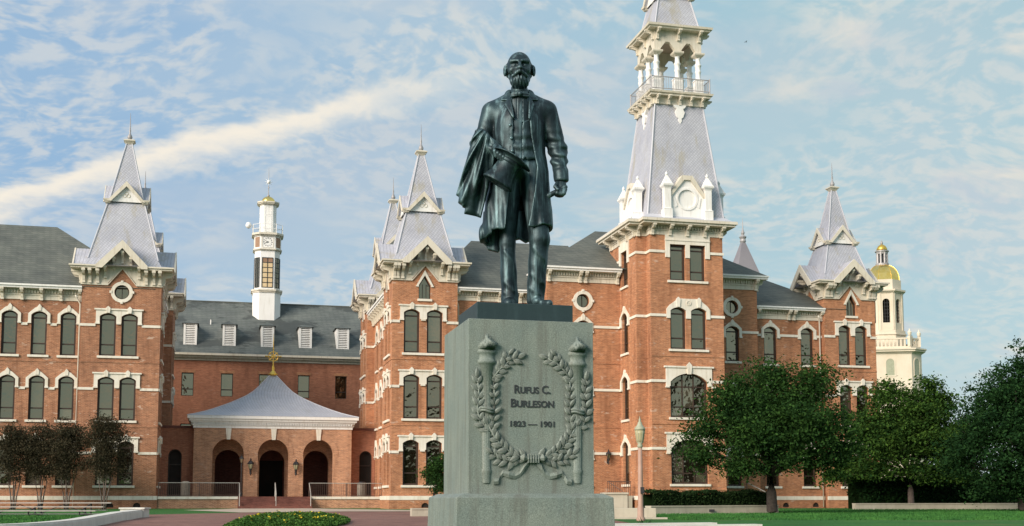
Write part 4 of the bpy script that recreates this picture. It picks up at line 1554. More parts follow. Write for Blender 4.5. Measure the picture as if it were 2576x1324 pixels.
mb.fbox(frc, -12.0, 21.0, 13.62, 13.80, -0.02, 0.36)
mb.build('frieze', M['cream'], mh.root)
mb = MB()
mb.fbox(frc, -12.0, 21.0, 13.80, 13.98, -0.02, 0.60)
mb.build('gutter', M['cream'], mh.root)
mb = MB()
for i in range(100):
    x = -11.9 + 0.33 * i
    mb.fbox(frc, x - 0.07, x + 0.07, 13.52, 13.618, 0.02, 0.2)
mb.build('dentil_row', M['cream'], mh.root)['kind'] = 'stuff'
mb = MB()
mb.add([(-12.5, 103.4, 13.97), (21.5, 103.4, 13.97), (21.5, 110, 19.45), (-12.5, 110, 19.45), (21.5, 116.6, 13.97), (-12.5, 116.6, 13.97)],
       [(0, 1, 2, 3), (3, 2, 4, 5)])
mb.build('roof', M['slate_rear'], mh.root)
mb = MB().box(-12.5, 21.5, 109.9, 110.1, 19.40, 19.50)
mb.build('ridge_cap', M['slate'], mh.root)
# dormers with louvres
slat_me = bpy.data.meshes.new('louvre_slat')
b_ = MB().add([(-0.38, -0.06, 0.0), (0.38, -0.06, 0.0), (0.38, 0.05, 0.10), (-0.38, 0.05, 0.10), (-0.38, -0.06, 0.03), (0.38, -0.06, 0.03), (0.38, 0.05, 0.13), (-0.38, 0.05, 0.13)],
              [(0, 3, 2, 1), (4, 5, 6, 7), (0, 1, 5, 4), (1, 2, 6, 5), (2, 3, 7, 6), (3, 0, 4, 7)])
slat_me.from_pydata(b_.v, [], b_.f)
slat_me.materials.append(M['white'])
for i in range(5):
    x = -2.60 + 3.235 * i
    vf = 104.35
    frd = front(vf)
    mb = MB()
    mb.prism(frd, rect(x - 0.55, x + 0.55, 14.2, 16.62), -2.6, 0.0, [rect(x - 0.38, x + 0.38, 14.78, 16.50)])
    d = mb.build('dormer', M['white'], mh.root)
    MB().fbox(frd, x - 0.66, x + 0.66, 14.58, 14.68, -0.1, 0.06).build('dormer_sill', M['white'], d)
    MB().fbox(frd, x - 0.4, x + 0.4, 14.76, 16.52, -0.22, -0.14).build('louvre_backing', M['dark'], d)
    for k in range(11):
        o = link_obj('louvre_slat', slat_me, d)
        o.location = (x - mh.org[0], vf + 0.06 - mh.org[1], 14.80 + 0.152 * k - mh.org[2])
    mb = MB()
    mb.add([(x - 0.70, vf - 0.14, 16.60), (x + 0.70, vf - 0.14, 16.60), (x + 0.70, vf + 3.2, 16.60), (x - 0.70, vf + 3.2, 16.60), (x, vf + 0.55, 17.02), (x, vf + 3.2, 17.02)],
           [(0, 1, 4), (1, 2, 5, 4), (3, 0, 4, 5), (0, 3, 2, 1)])
    mb.build('dormer_roof', M['slate_rear'], d)
MB().tube([(-0.95, 107.0, 16.9), (-0.95, 107.0, 17.35)], 0.05).build('vent_pipe', M['white'], mh.root)

# clock cupola
KU, KV = 3.86, 109.0


def octo(hw, hf, cu=KU, cv=KV):
    return [(cu - hf, cv - hw), (cu + hf, cv - hw), (cu + hw, cv - hf), (cu + hw, cv + hf), (cu + hf, cv + hw), (cu - hf, cv + hw), (cu - hw, cv + hf), (cu - hw, cv - hf)]


ck = MB()
hprism(ck, octo(1.22, 0.68), 17.6, 20.12)
hprism(ck, octo(1.10, 0.62), 20.40, 23.95)
hprism(ck, octo(1.16, 0.66), 24.12, 25.30)
hprism(ck, octo(0.72, 0.40), 25.55, 28.25)
ct = ck.build('clock_tower', M['white'], mh.root)
mb = MB()
for hw, hf, za, zb_ in ((1.30, 0.72, 20.12, 20.25), (1.38, 0.77, 20.25, 20.40), (1.18, 0.67, 23.95, 24.02), (1.27, 0.72, 24.02, 24.13), (1.26, 0.70, 25.28, 25.38), (1.40, 0.78, 25.38, 25.56),
                        (0.78, 0.43, 28.22, 28.32), (0.92, 0.50, 28.32, 28.42), (0.98, 0.54, 28.42, 28.54)):
    hprism(mb, octo(hw, hf), za, zb_)
mb.build('cornice_ring', M['cream'], ct)


def octo_frames(hw, hf):
    pl = octo(hw, hf)
    out_ = []
    for i in range(8):
        a, b = pl[i], pl[(i + 1) % 8]
        L = math.hypot(b[0] - a[0], b[1] - a[1])
        out_.append((Fr((a[0] + b[0]) / 2, (a[1] + b[1]) / 2, (b[0] - a[0]) / L, (b[1] - a[1]) / L), L))
    return out_


for i, (fr_, L) in enumerate(octo_frames(1.10, 0.62)):
    if i in (3, 4, 5):
        continue
    hwid = L * 0.40
    z0, z1 = 20.58, 23.32
    mb = MB()
    mb.prism(fr_, rect(-hwid, hwid, z0, z1), 0.0, 0.05, [rect(-hwid + 0.05, hwid - 0.05, z0 + 0.05, z1 - 0.05)])
    for k in range(1, 6):
        z = z0 + (z1 - z0) * k / 6
        mb.fbox(fr_, -hwid + 0.05, hwid - 0.05, z - 0.025, z + 0.025, 0.012, 0.045)
    mb.fbox(fr_, -0.025, 0.025, z0 + 0.05, z1 - 0.05, 0.012, 0.04)
    mb.build('cupola_window', M['clock_black'], ct)
    MB().fbox(fr_, -hwid + 0.04, hwid - 0.04, z0 + 0.04, z0 + (z1 - z0) * (5 / 6 if i == 0 else 1) - 0.04, -0.01, 0.008).build('cupola_pane', M['warm_pane'] if i == 0 else M['glass'], ct)
    if i == 0:
        MB().fbox(fr_, -hwid + 0.04, hwid - 0.04, z0 + (z1 - z0) * 5 / 6 - 0.02, z1 - 0.04, -0.01, 0.009).build('cupola_pane', M['mesh_grille'], ct)
for i, (fr_, L) in enumerate(octo_frames(1.16, 0.66)):
    if i in (3, 4, 5):
        continue
    if i % 2 == 1:
        hh_ = L * 0.38
        MB().fbox(fr_, -hh_, hh_, 24.26, 25.18, -0.01, 0.02).build('grille', M['mesh_grille'], ct)
        continue
    zc = 24.72
    MB().prism(fr_, rect(-0.50, 0.50, 24.22, 25.22), 0.0, 0.035, [rect(-0.47, 0.47, 24.25, 25.19)]).build('clock_frame', M['cream'], ct)
    mb = MB()
    for k in range(12):
        an = R(90 - 30 * k)
        r0, r1 = 0.30, 0.41
        c_, s_ = math.cos(an), math.sin(an)
        wv = 0.030 if k % 3 == 0 else 0.022
        pts = [(r0 * c_ - wv * s_, zc + r0 * s_ + wv * c_), (r0 * c_ + wv * s_, zc + r0 * s_ - wv * c_), (r1 * c_ + wv * s_, zc + r1 * s_ - wv * c_), (r1 * c_ - wv * s_, zc + r1 * s_ + wv * c_)]
        mb.prism(fr_, pts, 0.0, 0.014)
    mb.build('clock_marks', M['clock_black'], ct)
    for an, ln, wv, nm in ((153, 0.40, 0.032, 'minute_hand'), (200, 0.34, 0.042, 'hour_hand')):
        c_, s_ = math.cos(R(an)), math.sin(R(an))
        pts = [(-0.05 * c_ + wv * s_, zc - 0.05 * s_ - wv * c_), (ln * c_, zc + ln * s_), (-0.05 * c_ - wv * s_, zc - 0.05 * s_ + wv * c_)]
        ar = sum(pts[i][0] * pts[(i + 1) % 3][1] - pts[(i + 1) % 3][0] * pts[i][1] for i in range(3))
        MB().prism(fr_, pts if ar > 0 else pts[::-1], 0.015, 0.03).build(nm, M['clock_black'], ct)
mb = MB()
pl = octo(1.30, 0.72)
for i in range(8):
    a, b = pl[i], pl[(i + 1) % 8]
    for z in (25.95, 26.36):
        mb.tube([(a[0], a[1], z), (b[0], b[1], z)], 0.022, 5)
    mb.tube([(a[0], a[1], 25.54), (a[0], a[1], 26.40)], 0.028, 5)
mb.build('cupola_railing', M['white'], ct)
mb = MB()
for i, (fr_, L) in enumerate(octo_frames(0.72, 0.40)):
    hh_ = L * 0.36
    for z0, z1 in ((25.75, 27.25), (27.37, 28.08)):
        mb.prism(fr_, rect(-hh_, hh_, z0, z1), 0.0, 0.02, [rect(-hh_ + 0.03, hh_ - 0.03, z0 + 0.03, z1 - 0.03)])
mb.build('cupola_panelling', M['white'], ct)
prof = [(0.66, 28.54)] + [(0.64 * math.cos(R(a)), 28.56 + 0.62 * math.sin(R(a))) for a in range(0, 90, 12)] + [(0.03, 29.18)]
MB().lathe(prof, (KU, KV, 0), seg=24).build('gold_dome', M['gold'], ct, smooth=True)
mb = MB().lathe([(0.10, 29.15), (0.12, 29.3), (0.05, 29.38), (0.03, 29.9), (0.08, 30.05), (0.03, 30.1), (0.025, 31.2), (0.005, 31.9)], (KU, KV, 0), seg=10)
mb.build('cupola_finial', M['lead'], ct, smooth=True)
mb = MB()
mb.lathe([(0.01, 30.34), (0.13, 30.42), (0.17, 30.54), (0.13, 30.66), (0.01, 30.74)], (KU, KV, 0), seg=12)
for k in range(8):
    an = R(45 * k)
    mb.tube([(KU + 0.12 * math.cos(an), KV - 0.02, 30.54 + 0.12 * math.sin(an)), (KU + 0.36 * math.cos(an), KV - 0.02, 30.54 + 0.36 * math.sin(an))], [0.035, 0.012], 6)
mb.build('star_ball', M['white'], ct, smooth=True)
mb = MB().tube([(KU - 1.32, KV - 0.4, 25.6), (KU - 1.38, KV - 0.4, 26.3), (KU - 1.62, KV - 0.4, 26.35)], 0.03, 6)
mb.lathe([(0.02, 26.02), (0.2, 26.1), (0.28, 26.32), (0.2, 26.54), (0.02, 26.62)], (KU - 1.72, KV - 0.4, 0), seg=14)
mb.build('siren', M['white'], ct, smooth=True)

# ================================================================== porch
pr = Hall(site('entrance_porch', 3.85, 90.5, 1.83, 'brick porch of three arches under a tent-shaped silver roof', 'porch'))
VP = 88.0
PU0, PU1 = -1.76, 9.46
ARCH = ((-0.44, 1.75), (2.74, 4.93), (5.96, 8.15))
wall = MB()
frp = front(VP)
holes = [arch_outline(a, b, 1.84, 4.88, 1.09, 20) for a, b in ARCH]
wall.prism(frp, rect(PU0, PU1, 1.0, 6.80), -0.75, 0.0, holes, sides='holes')
wall.prism(Fr(0, VP + 0.75, -1, 0), rect(-PU1, -PU0, 1.0, 6.80), 0.0, 0.0, [[(-x, z) for x, z in h][::-1] for h in holes], sides=False)
wall.prism(leftface(PU0), rect(-95.5, -VP, 1.0, 6.80), 0, 0, sides=False)
wall.prism(rightface(PU1), rect(VP, 95.5, 1.0, 6.80), 0, 0, sides=False)
wall.prism(rightface(PU0 + 0.6), rect(VP + 0.75, 95.5, 1.0, 6.80), 0, 0, sides=False)
wall.prism(leftface(PU1 - 0.6), rect(-95.5, -VP - 0.75, 1.0, 6.80), 0, 0, sides=False)
wall.build('wall', M['brick_porch'], pr.root)
# arcade half way through the porch
VI = 90.1
wall = MB()
holes = [arch_outline((a + b) / 2 - 0.92, (a + b) / 2 + 0.92, 1.84, 4.35, 0.92, 18) for a, b in ARCH]
wall.prism(front(VI), rect(PU0 + 0.6, PU1 - 0.6, 1.0, 6.6), -0.6, 0.0, holes, sides='holes')
wall.build('inner_arcade', M['brick_porch'], pr.root)
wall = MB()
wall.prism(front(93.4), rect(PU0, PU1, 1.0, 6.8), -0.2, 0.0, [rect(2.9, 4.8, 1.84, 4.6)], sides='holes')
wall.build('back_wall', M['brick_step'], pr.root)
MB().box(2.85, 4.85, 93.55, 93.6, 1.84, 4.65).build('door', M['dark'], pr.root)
MB().box(PU0 + 0.3, PU1 - 0.3, VP + 0.3, 95.4, 6.55, 6.7).build('ceiling', M['plaster'], pr.root)
for a, b in ARCH:
    c = (a + b) / 2
    ro, ri = 1.46, 1.10
    pts = [(c + ro * math.cos(R(t)), 4.88 + ro * math.sin(R(t))) for t in range(0, 181, 9)]
    pts += [(c + ri * math.cos(R(t)), 4.88 + ri * math.sin(R(t))) for t in range(180, -1, -9)]
    MB().prism(frp, pts, -0.02, 0.025).build('arch_ring', M['brick_porch'], pr.root)
    MB().prism(frp, [(c - 0.13, 5.92), (c + 0.13, 5.92), (c + 0.20, 6.72), (c - 0.20, 6.72)], -0.05, 0.10).build('keystone', M['stone'], pr.root)
mb = MB()
pc = ((PU0 + PU1) / 2, (VP + 95.4) / 2)
hu, hv = (PU1 - PU0) / 2, (95.4 - VP) / 2


def prect(d):
    return [(pc[0] - hu - d, pc[1] - hv - d), (pc[0] + hu + d, pc[1] - hv - d), (pc[0] + hu + d, pc[1] + hv + d), (pc[0] - hu - d, pc[1] + hv + d)]


for d, za, zb_ in ((0.06, 6.74, 6.92), (0.12, 6.92, 6.98), (0.22, 7.12, 7.24), (0.34, 7.24, 7.40), (0.46, 7.40, 7.62)):
    hprism(mb, prect(d), za, zb_)
hprism(mb, prect(0.08), 6.97, 7.13)
mb.build('cornice', M['white'], pr.root)
mb = MB()
n = 62
for i in range(n):
    x = PU0 - 0.05 + (i + 0.5) * (PU1 - PU0 + 0.1) / n
    mb.fbox(frp, x - 0.05, x + 0.05, 6.985, 7.115, 0.05, 0.20)
for fr_, a0, a1 in ((leftface(PU0), -95.4, -VP), (rightface(PU1), VP, 95.4)):
    for i in range(40):
        x = a0 + (i + 0.5) * (a1 - a0) / 40
        mb.fbox(fr_, x - 0.05, x + 0.05, 6.985, 7.115, 0.05, 0.20)
mb.build('dentil_row', M['white'], pr.root)['kind'] = 'stuff'
prof = [(1.0, 0.0), (0.9, 0.045), (0.8, 0.10), (0.7, 0.165), (0.6, 0.24), (0.5, 0.32), (0.4, 0.41), (0.31, 0.50), (0.24, 0.59), (0.17, 0.71), (0.11, 0.83), (0.06, 0.93), (0.025, 1.0)]
mb = MB()
vs = []
for k, h in prof:
    z = 7.615 + h * 3.45
    vs += [(pc[0] + sx * (hu + 0.48) * k, pc[1] + sy * (hv + 0.48) * k, z) for sx, sy in ((-1, -1), (1, -1), (1, 1), (-1, 1))]
fs = []
for j in range(len(prof) - 1):
    for i in range(4):
        fs.append((j * 4 + i, j * 4 + (i + 1) % 4, (j + 1) * 4 + (i + 1) % 4, (j + 1) * 4 + i))
mb.add(vs, fs)
rf = mb.build('roof', M['shingle_big'], pr.root)
mb = MB()
for i in range(4):
    mb.tube([vs[j * 4 + i] for j in range(len(prof))], 0.045, 6)
mb.build('hip_roll', M['metal_flat'], rf)
# gilded finial with a ring cross
zf = 11.0
mb = MB()
mb.lathe([(0.10, zf - 0.05), (0.34, zf + 0.0), (0.36, zf + 0.10), (0.22, zf + 0.18), (0.22, zf + 0.26), (0.10, zf + 0.34), (0.13, zf + 0.55), (0.07, zf + 0.72), (0.04, zf + 0.9), (0.035, zf + 2.3), (0.008, zf + 3.2)], (pc[0], pc[1], 0), seg=12)
fo = mb.build('gilded_finial', M['gold_dull'], pr.root, smooth=True)
mb = MB()
cz = zf + 1.45
ring = [(pc[0] + 0.36 * math.cos(R(t)), pc[1], cz + 0.36 * math.sin(R(t))) for t in range(0, 361, 20)]
mb.tube(ring, 0.035, 6, caps=False)
for t in range(0, 360, 45):
    c_, s_ = math.cos(R(t)), math.sin(R(t))
    ln = 0.56 if t % 90 == 0 else 0.44
    mb.tube([(pc[0] + 0.05 * c_, pc[1], cz + 0.05 * s_), (pc[0] + ln * c_, pc[1], cz + ln * s_)], [0.045, 0.03], 6)
    if t % 90 == 0:
        mb.lathe([(0.01, -0.08), (0.075, 0.0), (0.01, 0.08)], (pc[0] + ln * c_, pc[1], cz + ln * s_), seg=8)
mb.build('ring_cross', M['gold_dull'], fo)

# ================================================================== link walls each side of the porch
VK = 88.9
for u0, u1, dc, lab in ((-4.56, PU0 - 0.003, -3.05, 'dark brick link wall with an arched doorway left of the porch'), (PU1 + 0.003, 11.30, 10.62, 'dark brick link wall with an arched doorway right of the porch')):
    lk = site('link_wall', (u0 + u1) / 2, VK, 1.83, lab, 'wall', 'brick walls joining the porch to the halls')
    hl = arch_outline(dc - 0.47, dc + 0.47, 1.84, 4.75, 0.47, 14)
    MB().prism(front(VK), rect(u0, u1, 1.0, 6.75), -0.5, 0.0, [hl], sides='holes').build('wall', M['brick_rear'], lk)
    MB().fbox(front(VK), u0, u1, 6.75, 6.92, -0.5, 0.06).build('coping', M['brick_step'], lk)
    MB().fbox(front(VK), dc - 0.5, dc + 0.5, 1.84, 5.3, -0.46, -0.4).build('door', M['dark'], lk)
    fm = MB().prism(front(VK), hl, -0.38, -0.30, [arch_outline(dc - 0.40, dc + 0.40, 1.92, 4.75, 0.40, 14)])
    fm.fbox(front(VK), dc - 0.40, dc + 0.40, 4.1, 4.17, -0.37, -0.31)
    fm.build('door_frame', M['frame'], lk)

# ================================================================== terrace, steps, railings
tr = site('terrace', 3.6, 86, GZ, 'raised brick terrace with a pale stone edge in front of the porch', 'terrace')
TZ = 1.83
VTn = 83.0
ST0, ST1 = 1.32, 6.16
TA, TB = LU1 + 0.12, 11.29
for a, b in ((TA, ST0), (ST1, TB)):
    MB().prism(front(VTn), rect(a, b, 0.95, 1.655), -0.3, 0.0).build('wall', M['brick_porch'], tr)
    MB().fbox(front(VTn), a, b, 1.655, TZ, -0.5, 0.07).build('stone_edge', M['stone'], tr)
MB().box(TA, TB, VTn + 0.503, 96.0, TZ - 0.2, TZ - 0.002).build('paving', M['path'], tr)
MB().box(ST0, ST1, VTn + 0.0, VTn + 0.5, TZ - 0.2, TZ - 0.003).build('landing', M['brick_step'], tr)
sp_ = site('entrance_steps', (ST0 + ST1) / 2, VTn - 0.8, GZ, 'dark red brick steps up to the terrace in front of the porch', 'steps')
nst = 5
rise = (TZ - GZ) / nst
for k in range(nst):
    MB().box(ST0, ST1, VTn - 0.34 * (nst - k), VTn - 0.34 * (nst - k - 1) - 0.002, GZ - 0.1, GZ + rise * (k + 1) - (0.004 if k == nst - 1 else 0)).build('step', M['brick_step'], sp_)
bal_me = bpy.data.meshes.new('baluster')
b_ = MB().box(-0.011, 0.011, -0.011, 0.011, 0.10, 0.90)
bal_me.from_pydata(b_.v, [], b_.f)
bal_me.materials.append(M['rail'])


def railing(u0, u1, v, zb, lab, end=None):
    r_ = site('terrace_railing', (u0 + u1) / 2, v, zb, lab, 'railing', 'iron railings along the terrace')
    mb = MB()
    mb.box(u0, u1, v - 0.02, v + 0.02, zb + 0.90, zb + 0.94)
    mb.build('handrail', M['steel'], r_)
    MB().box(u0, u1, v - 0.015, v + 0.015, zb + 0.07, zb + 0.10).build('bottom_rail', M['rail'], r_)
    n_ = int((u1 - u0) / 0.13)
    for i in range(n_ + 1):
        o = link_obj('baluster', bal_me, r_)
        o.location = (u0 + (u1 - u0) * i / n_ - (u0 + u1) / 2, 0, 0)
    for x in (u0, (u0 + u1) / 2, u1):
        MB().box(x - 0.03, x + 0.03, v - 0.03, v + 0.03, zb, zb + 0.90).build('post', M['rail'], r_)
    if end is not None:
        MB().tube([(end, v - 0.03, zb + 0.92), (end, v - 1.6, zb + 0.16), (end, v - 1.68, zb - 0.7)], 0.028, 8).build('stair_rail', M['steel'], r_)


railing(TA + 0.05, ST0 + 0.08, VTn + 0.12, TZ, 'brown iron railing on the terrace left of the steps', ST0 + 0.08)
railing(ST1 - 0.08, TB - 0.1, VTn + 0.12, TZ, 'brown iron railing on the terrace right of the steps', ST1 - 0.08)
hr_ = site('stair_handrail', 3.78, VTn - 0.8, GZ, 'thin steel handrail down the middle of the brick steps', 'handrail')
MB().tube([(3.78, VTn + 0.05, TZ), (3.78, VTn + 0.05, TZ + 0.92), (3.78, VTn - 1.65, GZ + 0.98), (3.78, VTn - 1.65, GZ)], 0.03, 8).build('rail', M['steel'], hr_)
MB().tube([(3.78, VTn - 0.8, TZ - 0.3), (3.78, VTn - 0.8, TZ + 0.55)], 0.022, 6).build('post', M['steel'], hr_)


def trash_bin(u, v, lab):
    b = site('litter_bin', u, v, TZ, lab, 'bin', 'litter bins on the terrace')
    MB().lathe([(0.26, TZ), (0.29, TZ + 0.04), (0.29, TZ + 0.86), (0.27, TZ + 0.88)], (u, v, 0), seg=12).build('body', M['bin'], b)
    mb = MB()
    for k in range(18):
        an = 2 * math.pi * k / 18
        mb.tube([(u + 0.295 * math.cos(an), v + 0.295 * math.sin(an), TZ + 0.05), (u + 0.295 * math.cos(an), v + 0.295 * math.sin(an), TZ + 0.84)], 0.02, 4)
    mb.build('slat_cladding', M['bin'], b)
    MB().lathe([(0.31, TZ + 0.86), (0.31, TZ + 0.94), (0.18, TZ + 1.04), (0.14, TZ + 1.04)], (u, v, 0), seg=12).build('lid', M['iron' if u > 3 else 'bin'], b)


trash_bin(-2.15, 84.2, 'pale litter bin behind the railing by the left link wall')
trash_bin(9.80, 84.2, 'dark-lidded litter bin behind the railing by the right link wall')


def lantern(u, v, z, lab, k=1.0, cat='lantern'):
    b = site('wall_lantern', u, v, z, lab, cat, 'wall lanterns')
    a = v - 0.26 * k
    mb = MB().tube([(u, v + 0.02, z - 0.25 * k), (u, v - 0.12 * k, z - 0.42 * k), (u, a, z - 0.30 * k), (u, a, z - 0.14 * k)], 0.03 * k, 6)
    mb.box(u - 0.07 * k, u + 0.07 * k, v - 0.03, v + 0.0, z - 0.5 * k, z - 0.1 * k)
    mb.lathe([(0.02 * k, z - 0.62 * k), (0.05 * k, z - 0.5 * k), (0.03 * k, z - 0.36 * k), (0.10 * k, z - 0.18 * k), (0.11 * k, z - 0.13 * k)], (u, a, 0), seg=8)
    mb.build('bracket_arm', M['iron'], b)
    MB().lathe([(0.10 * k, z - 0.13 * k), (0.19 * k, z + 0.22 * k)], (u, a, 0), seg=6).build('glass', M['lamp_glass'] if k > 0.9 else M['glass'], b)
    mb = MB()
    for i in range(6):
        an = math.pi * i / 3
        mb.tube([(u + 0.10 * k * math.cos(an), a + 0.10 * k * math.sin(an), z - 0.13 * k), (u + 0.195 * k * math.cos(an), a + 0.195 * k * math.sin(an), z + 0.22 * k)], 0.014 * k, 4)
    mb.lathe([(0.23 * k, z + 0.20 * k), (0.24 * k, z + 0.25 * k), (0.12 * k, z + 0.42 * k), (0.05 * k, z + 0.46 * k), (0.06 * k, z + 0.54 * k), (0.01 * k, z + 0.62 * k)], (u, a, 0), seg=6)
    mb.build('cap', M['iron'], b)


lantern(2.24, VP, 3.96, 'black wall lantern on the porch pier left of the middle arch')
lantern(5.45, VP, 3.93, 'black wall lantern on the porch pier right of the middle arch')
lantern(25.25, VB, 4.45, 'small black lantern on the bay wall beside the pedestal', 0.85)

# slim iron lamp inside the porch mouth
lp = site('porch_lamp', 1.58, 86.6, TZ, 'slim black lamp post standing at the left arch of the porch', 'lamp post')
MB().lathe([(0.10, TZ), (0.10, TZ + 0.2), (0.045, TZ + 0.35), (0.04, TZ + 2.35), (0.07, TZ + 2.40)], (1.58, 86.6, 0), seg=8).build('post', M['iron'], lp)
MB().lathe([(0.08, TZ + 2.40), (0.15, TZ + 2.66)], (1.58, 86.6, 0), seg=6).build('glass', M['glass'], lp)
MB().lathe([(0.18, TZ + 2.66), (0.10, TZ + 2.82), (0.03, TZ + 2.86), (0.01, TZ + 2.98)], (1.58, 86.6, 0), seg=6).build('cap', M['iron'], lp)

# ================================================================== far church tower with a gilded dome
CX, CY = 53.55, 170.0
ch = empty('church_tower', (CX, CY, GZ), 0, 'distant cream church tower with a gold dome beyond the right spire', 'tower')
ch['_org'] = (CX, CY, GZ)


def octr(hw, hf=None):
    hf = hw * 0.414 if hf is None else hf
    pts = [(-hf, -hw), (hf, -hw), (hw, -hf), (hw, hf), (hf, hw), (-hf, hw), (-hw, hf), (-hw, -hf)]
    c_, s_ = math.cos(R(9)), math.sin(R(9))
    return [(CX + a * c_ + b * s_, CY - a * s_ + b * c_) for a, b in pts]


mb = MB()
hprism(mb, octr(4.5, 2.9), 0.9, 22.1)
hprism(mb, octr(2.75), 23.0, 25.55)
hprism(mb, octr(2.36), 31.4, 32.9)
mb.build('shaft', M['church'], ch)
mb = MB()
mb2 = MB()
mb3 = MB()
pl = octr(2.5)
for i in range(8):
    a, b = pl[i], pl[(i + 1) % 8]
    L = math.hypot(b[0] - a[0], b[1] - a[1])
    fr_ = Fr((a[0] + b[0]) / 2, (a[1] + b[1]) / 2, (b[0] - a[0]) / L, (b[1] - a[1]) / L)
    mb.prism(fr_, rect(-L / 2, L / 2, 25.5, 31.1), -0.4, 0.0, [arch_outline(-0.5, 0.5, 26.65, 29.6, 0.5, 10)], sides='holes')
    for x in (-0.85, 0.85):
        mb.fbox(fr_, x - 0.12, x + 0.12, 25.6, 31.0, -0.1, 0.09)
    for x in (-0.17, 0.17):
        mb2.fbox(fr_, x - 0.035, x + 0.035, 26.65, 30.1, -0.3, -0.24)
    for k in range(6):
        mb2.fbox(fr_, -0.5, 0.5, 27.0 + 0.5 * k, 27.06 + 0.5 * k, -0.31, -0.25)
mb.build('belfry', M['church'], ch)
mb2.build('belfry_grille', M['iron'], ch)
MB().lathe([(1.0, 25.5), (1.0, 31.0)], (CX, CY, 0), seg=8).build('belfry_core', M['dark'], ch)
mb = MB()
for hw, hf, za, zb_ in ((2.66, None, 30.95, 31.15), (2.92, None, 31.15, 31.4), (4.65, 3.0, 22.0, 22.2), (5.0, 3.3, 22.2, 22.45), (5.15, 3.4, 22.45, 22.65), (4.4, 2.85, 22.65, 23.0), (2.9, None, 24.9, 25.1)):
    hprism(mb, octr(hw, hf), za, zb_)
mb.build('cornice', M['church'], ch)
mb = MB()
pl = octr(4.4, 2.85)
for i in range(8):
    a, b = pl[i], pl[(i + 1) % 8]
    L = math.hypot(b[0] - a[0], b[1] - a[1])
    fr_ = Fr((a[0] + b[0]) / 2, (a[1] + b[1]) / 2, (b[0] - a[0]) / L, (b[1] - a[1]) / L)
    mb.fbox(fr_, -L / 2, L / 2, 24.0, 24.2, -0.3, 0.0)
    n = int(L / 0.5)
    for k in range(n):
        x = -L / 2 + (k + 0.5) * L / n
        mb.fbox(fr_, x - 0.1, x + 0.1, 23.0, 24.0, -0.22, -0.06)
    mb.fbox(fr_, -L / 2 - 0.2, -L / 2 + 0.2, 23.0, 24.4, -0.36, 0.05)
mb.build('balustrade', M['church'], ch)
mb = MB()
for (a, b) in pl:
    mb.lathe([(0.12, 24.4), (0.24, 24.6), (0.30, 24.95), (0.12, 25.2), (0.08, 25.35), (0.02, 25.5)], (CX + (a - CX) * 0.97, CY + (b - CY) * 0.97, 0), seg=8)
mb.build('urn', M['church'], ch)
pl = octr(4.5, 2.9)
for i in (0, 1, 7):
    a, b = pl[i], pl[(i + 1) % 8]
    L = math.hypot(b[0] - a[0], b[1] - a[1])
    fr_ = Fr((a[0] + b[0]) / 2, (a[1] + b[1]) / 2, (b[0] - a[0]) / L, (b[1] - a[1]) / L)
    MB().prism(fr_, arch_outline(-0.55, 0.55, 18.9, 20.7, 0.55, 10), -0.1, 0.02).build('arched_window', M['lamp_cap'], ch)
    MB().prism(fr_, arch_outline(-0.72, 0.72, 18.7, 20.7, 0.72, 10), -0.1, 0.06, [arch_outline(-0.55, 0.55, 18.9, 20.7, 0.55, 10)]).build('window_frame', M['church'], ch)
prof = [(2.36, 32.88), (2.34, 33.3), (2.22, 33.9), (2.0, 34.4), (1.7, 34.8), (1.35, 35.1), (0.9, 35.32)]
MB().lathe(prof, (CX, CY, 0), seg=8, a0=R(22.5 - 9)).build('gold_dome', M['gold'], ch)
mb = MB()
for k in range(8):
    an = R(22.5 - 9 + 45 * k)
    mb.tube([(CX + r * math.cos(an), CY + r * math.sin(an), z) for r, z in prof], 0.05, 5)
    an2 = an
    mb.tube([(CX + 0.72 * math.cos(an), CY + 0.72 * math.sin(an), 35.3), (CX + 0.72 * math.cos(an), CY + 0.72 * math.sin(an), 37.3)], 0.13, 6)
mb.build('dome_rib', M['gold_dull'], ch)
mb = MB()
for k in range(8):
    an = R(22.5 - 9 + 45 * k)
    mb.tube([(CX + 0.70 * math.cos(an), CY + 0.70 * math.sin(an), 35.3), (CX + 0.70 * math.cos(an), CY + 0.70 * math.sin(an), 37.3)], 0.16, 6)
mb.lathe([(0.95, 35.25), (0.95, 35.55), (0.85, 35.6)], (CX, CY, 0), seg=16)
mb.lathe([(0.80, 36.95), (0.85, 37.25), (0.98, 37.3), (0.98, 37.45)], (CX, CY, 0), seg=16)
mb.build('dome_lantern', M['lead'], ch)
MB().lathe([(0.5, 35.5), (0.5, 37.1)], (CX, CY, 0), seg=10).build('lantern_core', M['clock_black'], ch)
MB().lathe([(0.78, 37.44), (0.74, 37.8), (0.55, 38.15), (0.25, 38.38), (0.1, 38.42)], (CX, CY, 0), seg=16).build('lantern_dome', M['gold_dull'], ch, smooth=True)
MB().lathe([(0.1, 38.4), (0.2, 38.6), (0.16, 38.8), (0.05, 38.95), (0.01, 39.1)], (CX, CY, 0), seg=10).build('finial', M['lead'], ch, smooth=True)

# ================================================================== mauve spire peeping over the right hall
DX, DY = 21.65, 110.0
ds = empty('spire_tower', (DX, DY, GZ), TH, 'distant mauve spire peeping over the roof just right of the bell tower', 'tower')
MB().box(-1.9, 1.9, -1.9, 1.9, -0.1, 18.4).build('shaft', M['brick_rear'], ds)
MB().lathe([(2.2, 18.4), (2.2, 18.7), (1.95, 18.9)], square=True).build('eaves', M['cream'], ds)
MB().lathe([(1.95, 18.85), (0.17, 24.6)], square=True).build('spire', M['spire_far'], ds)
MB().lathe([(0.2, 24.5), (0.3, 24.7), (0.24, 24.9), (0.36, 25.1), (0.12, 25.3), (0.18, 25.5), (0.06, 25.8), (0.01, 27.0)], seg=10).build('finial', M['lead'], ds)

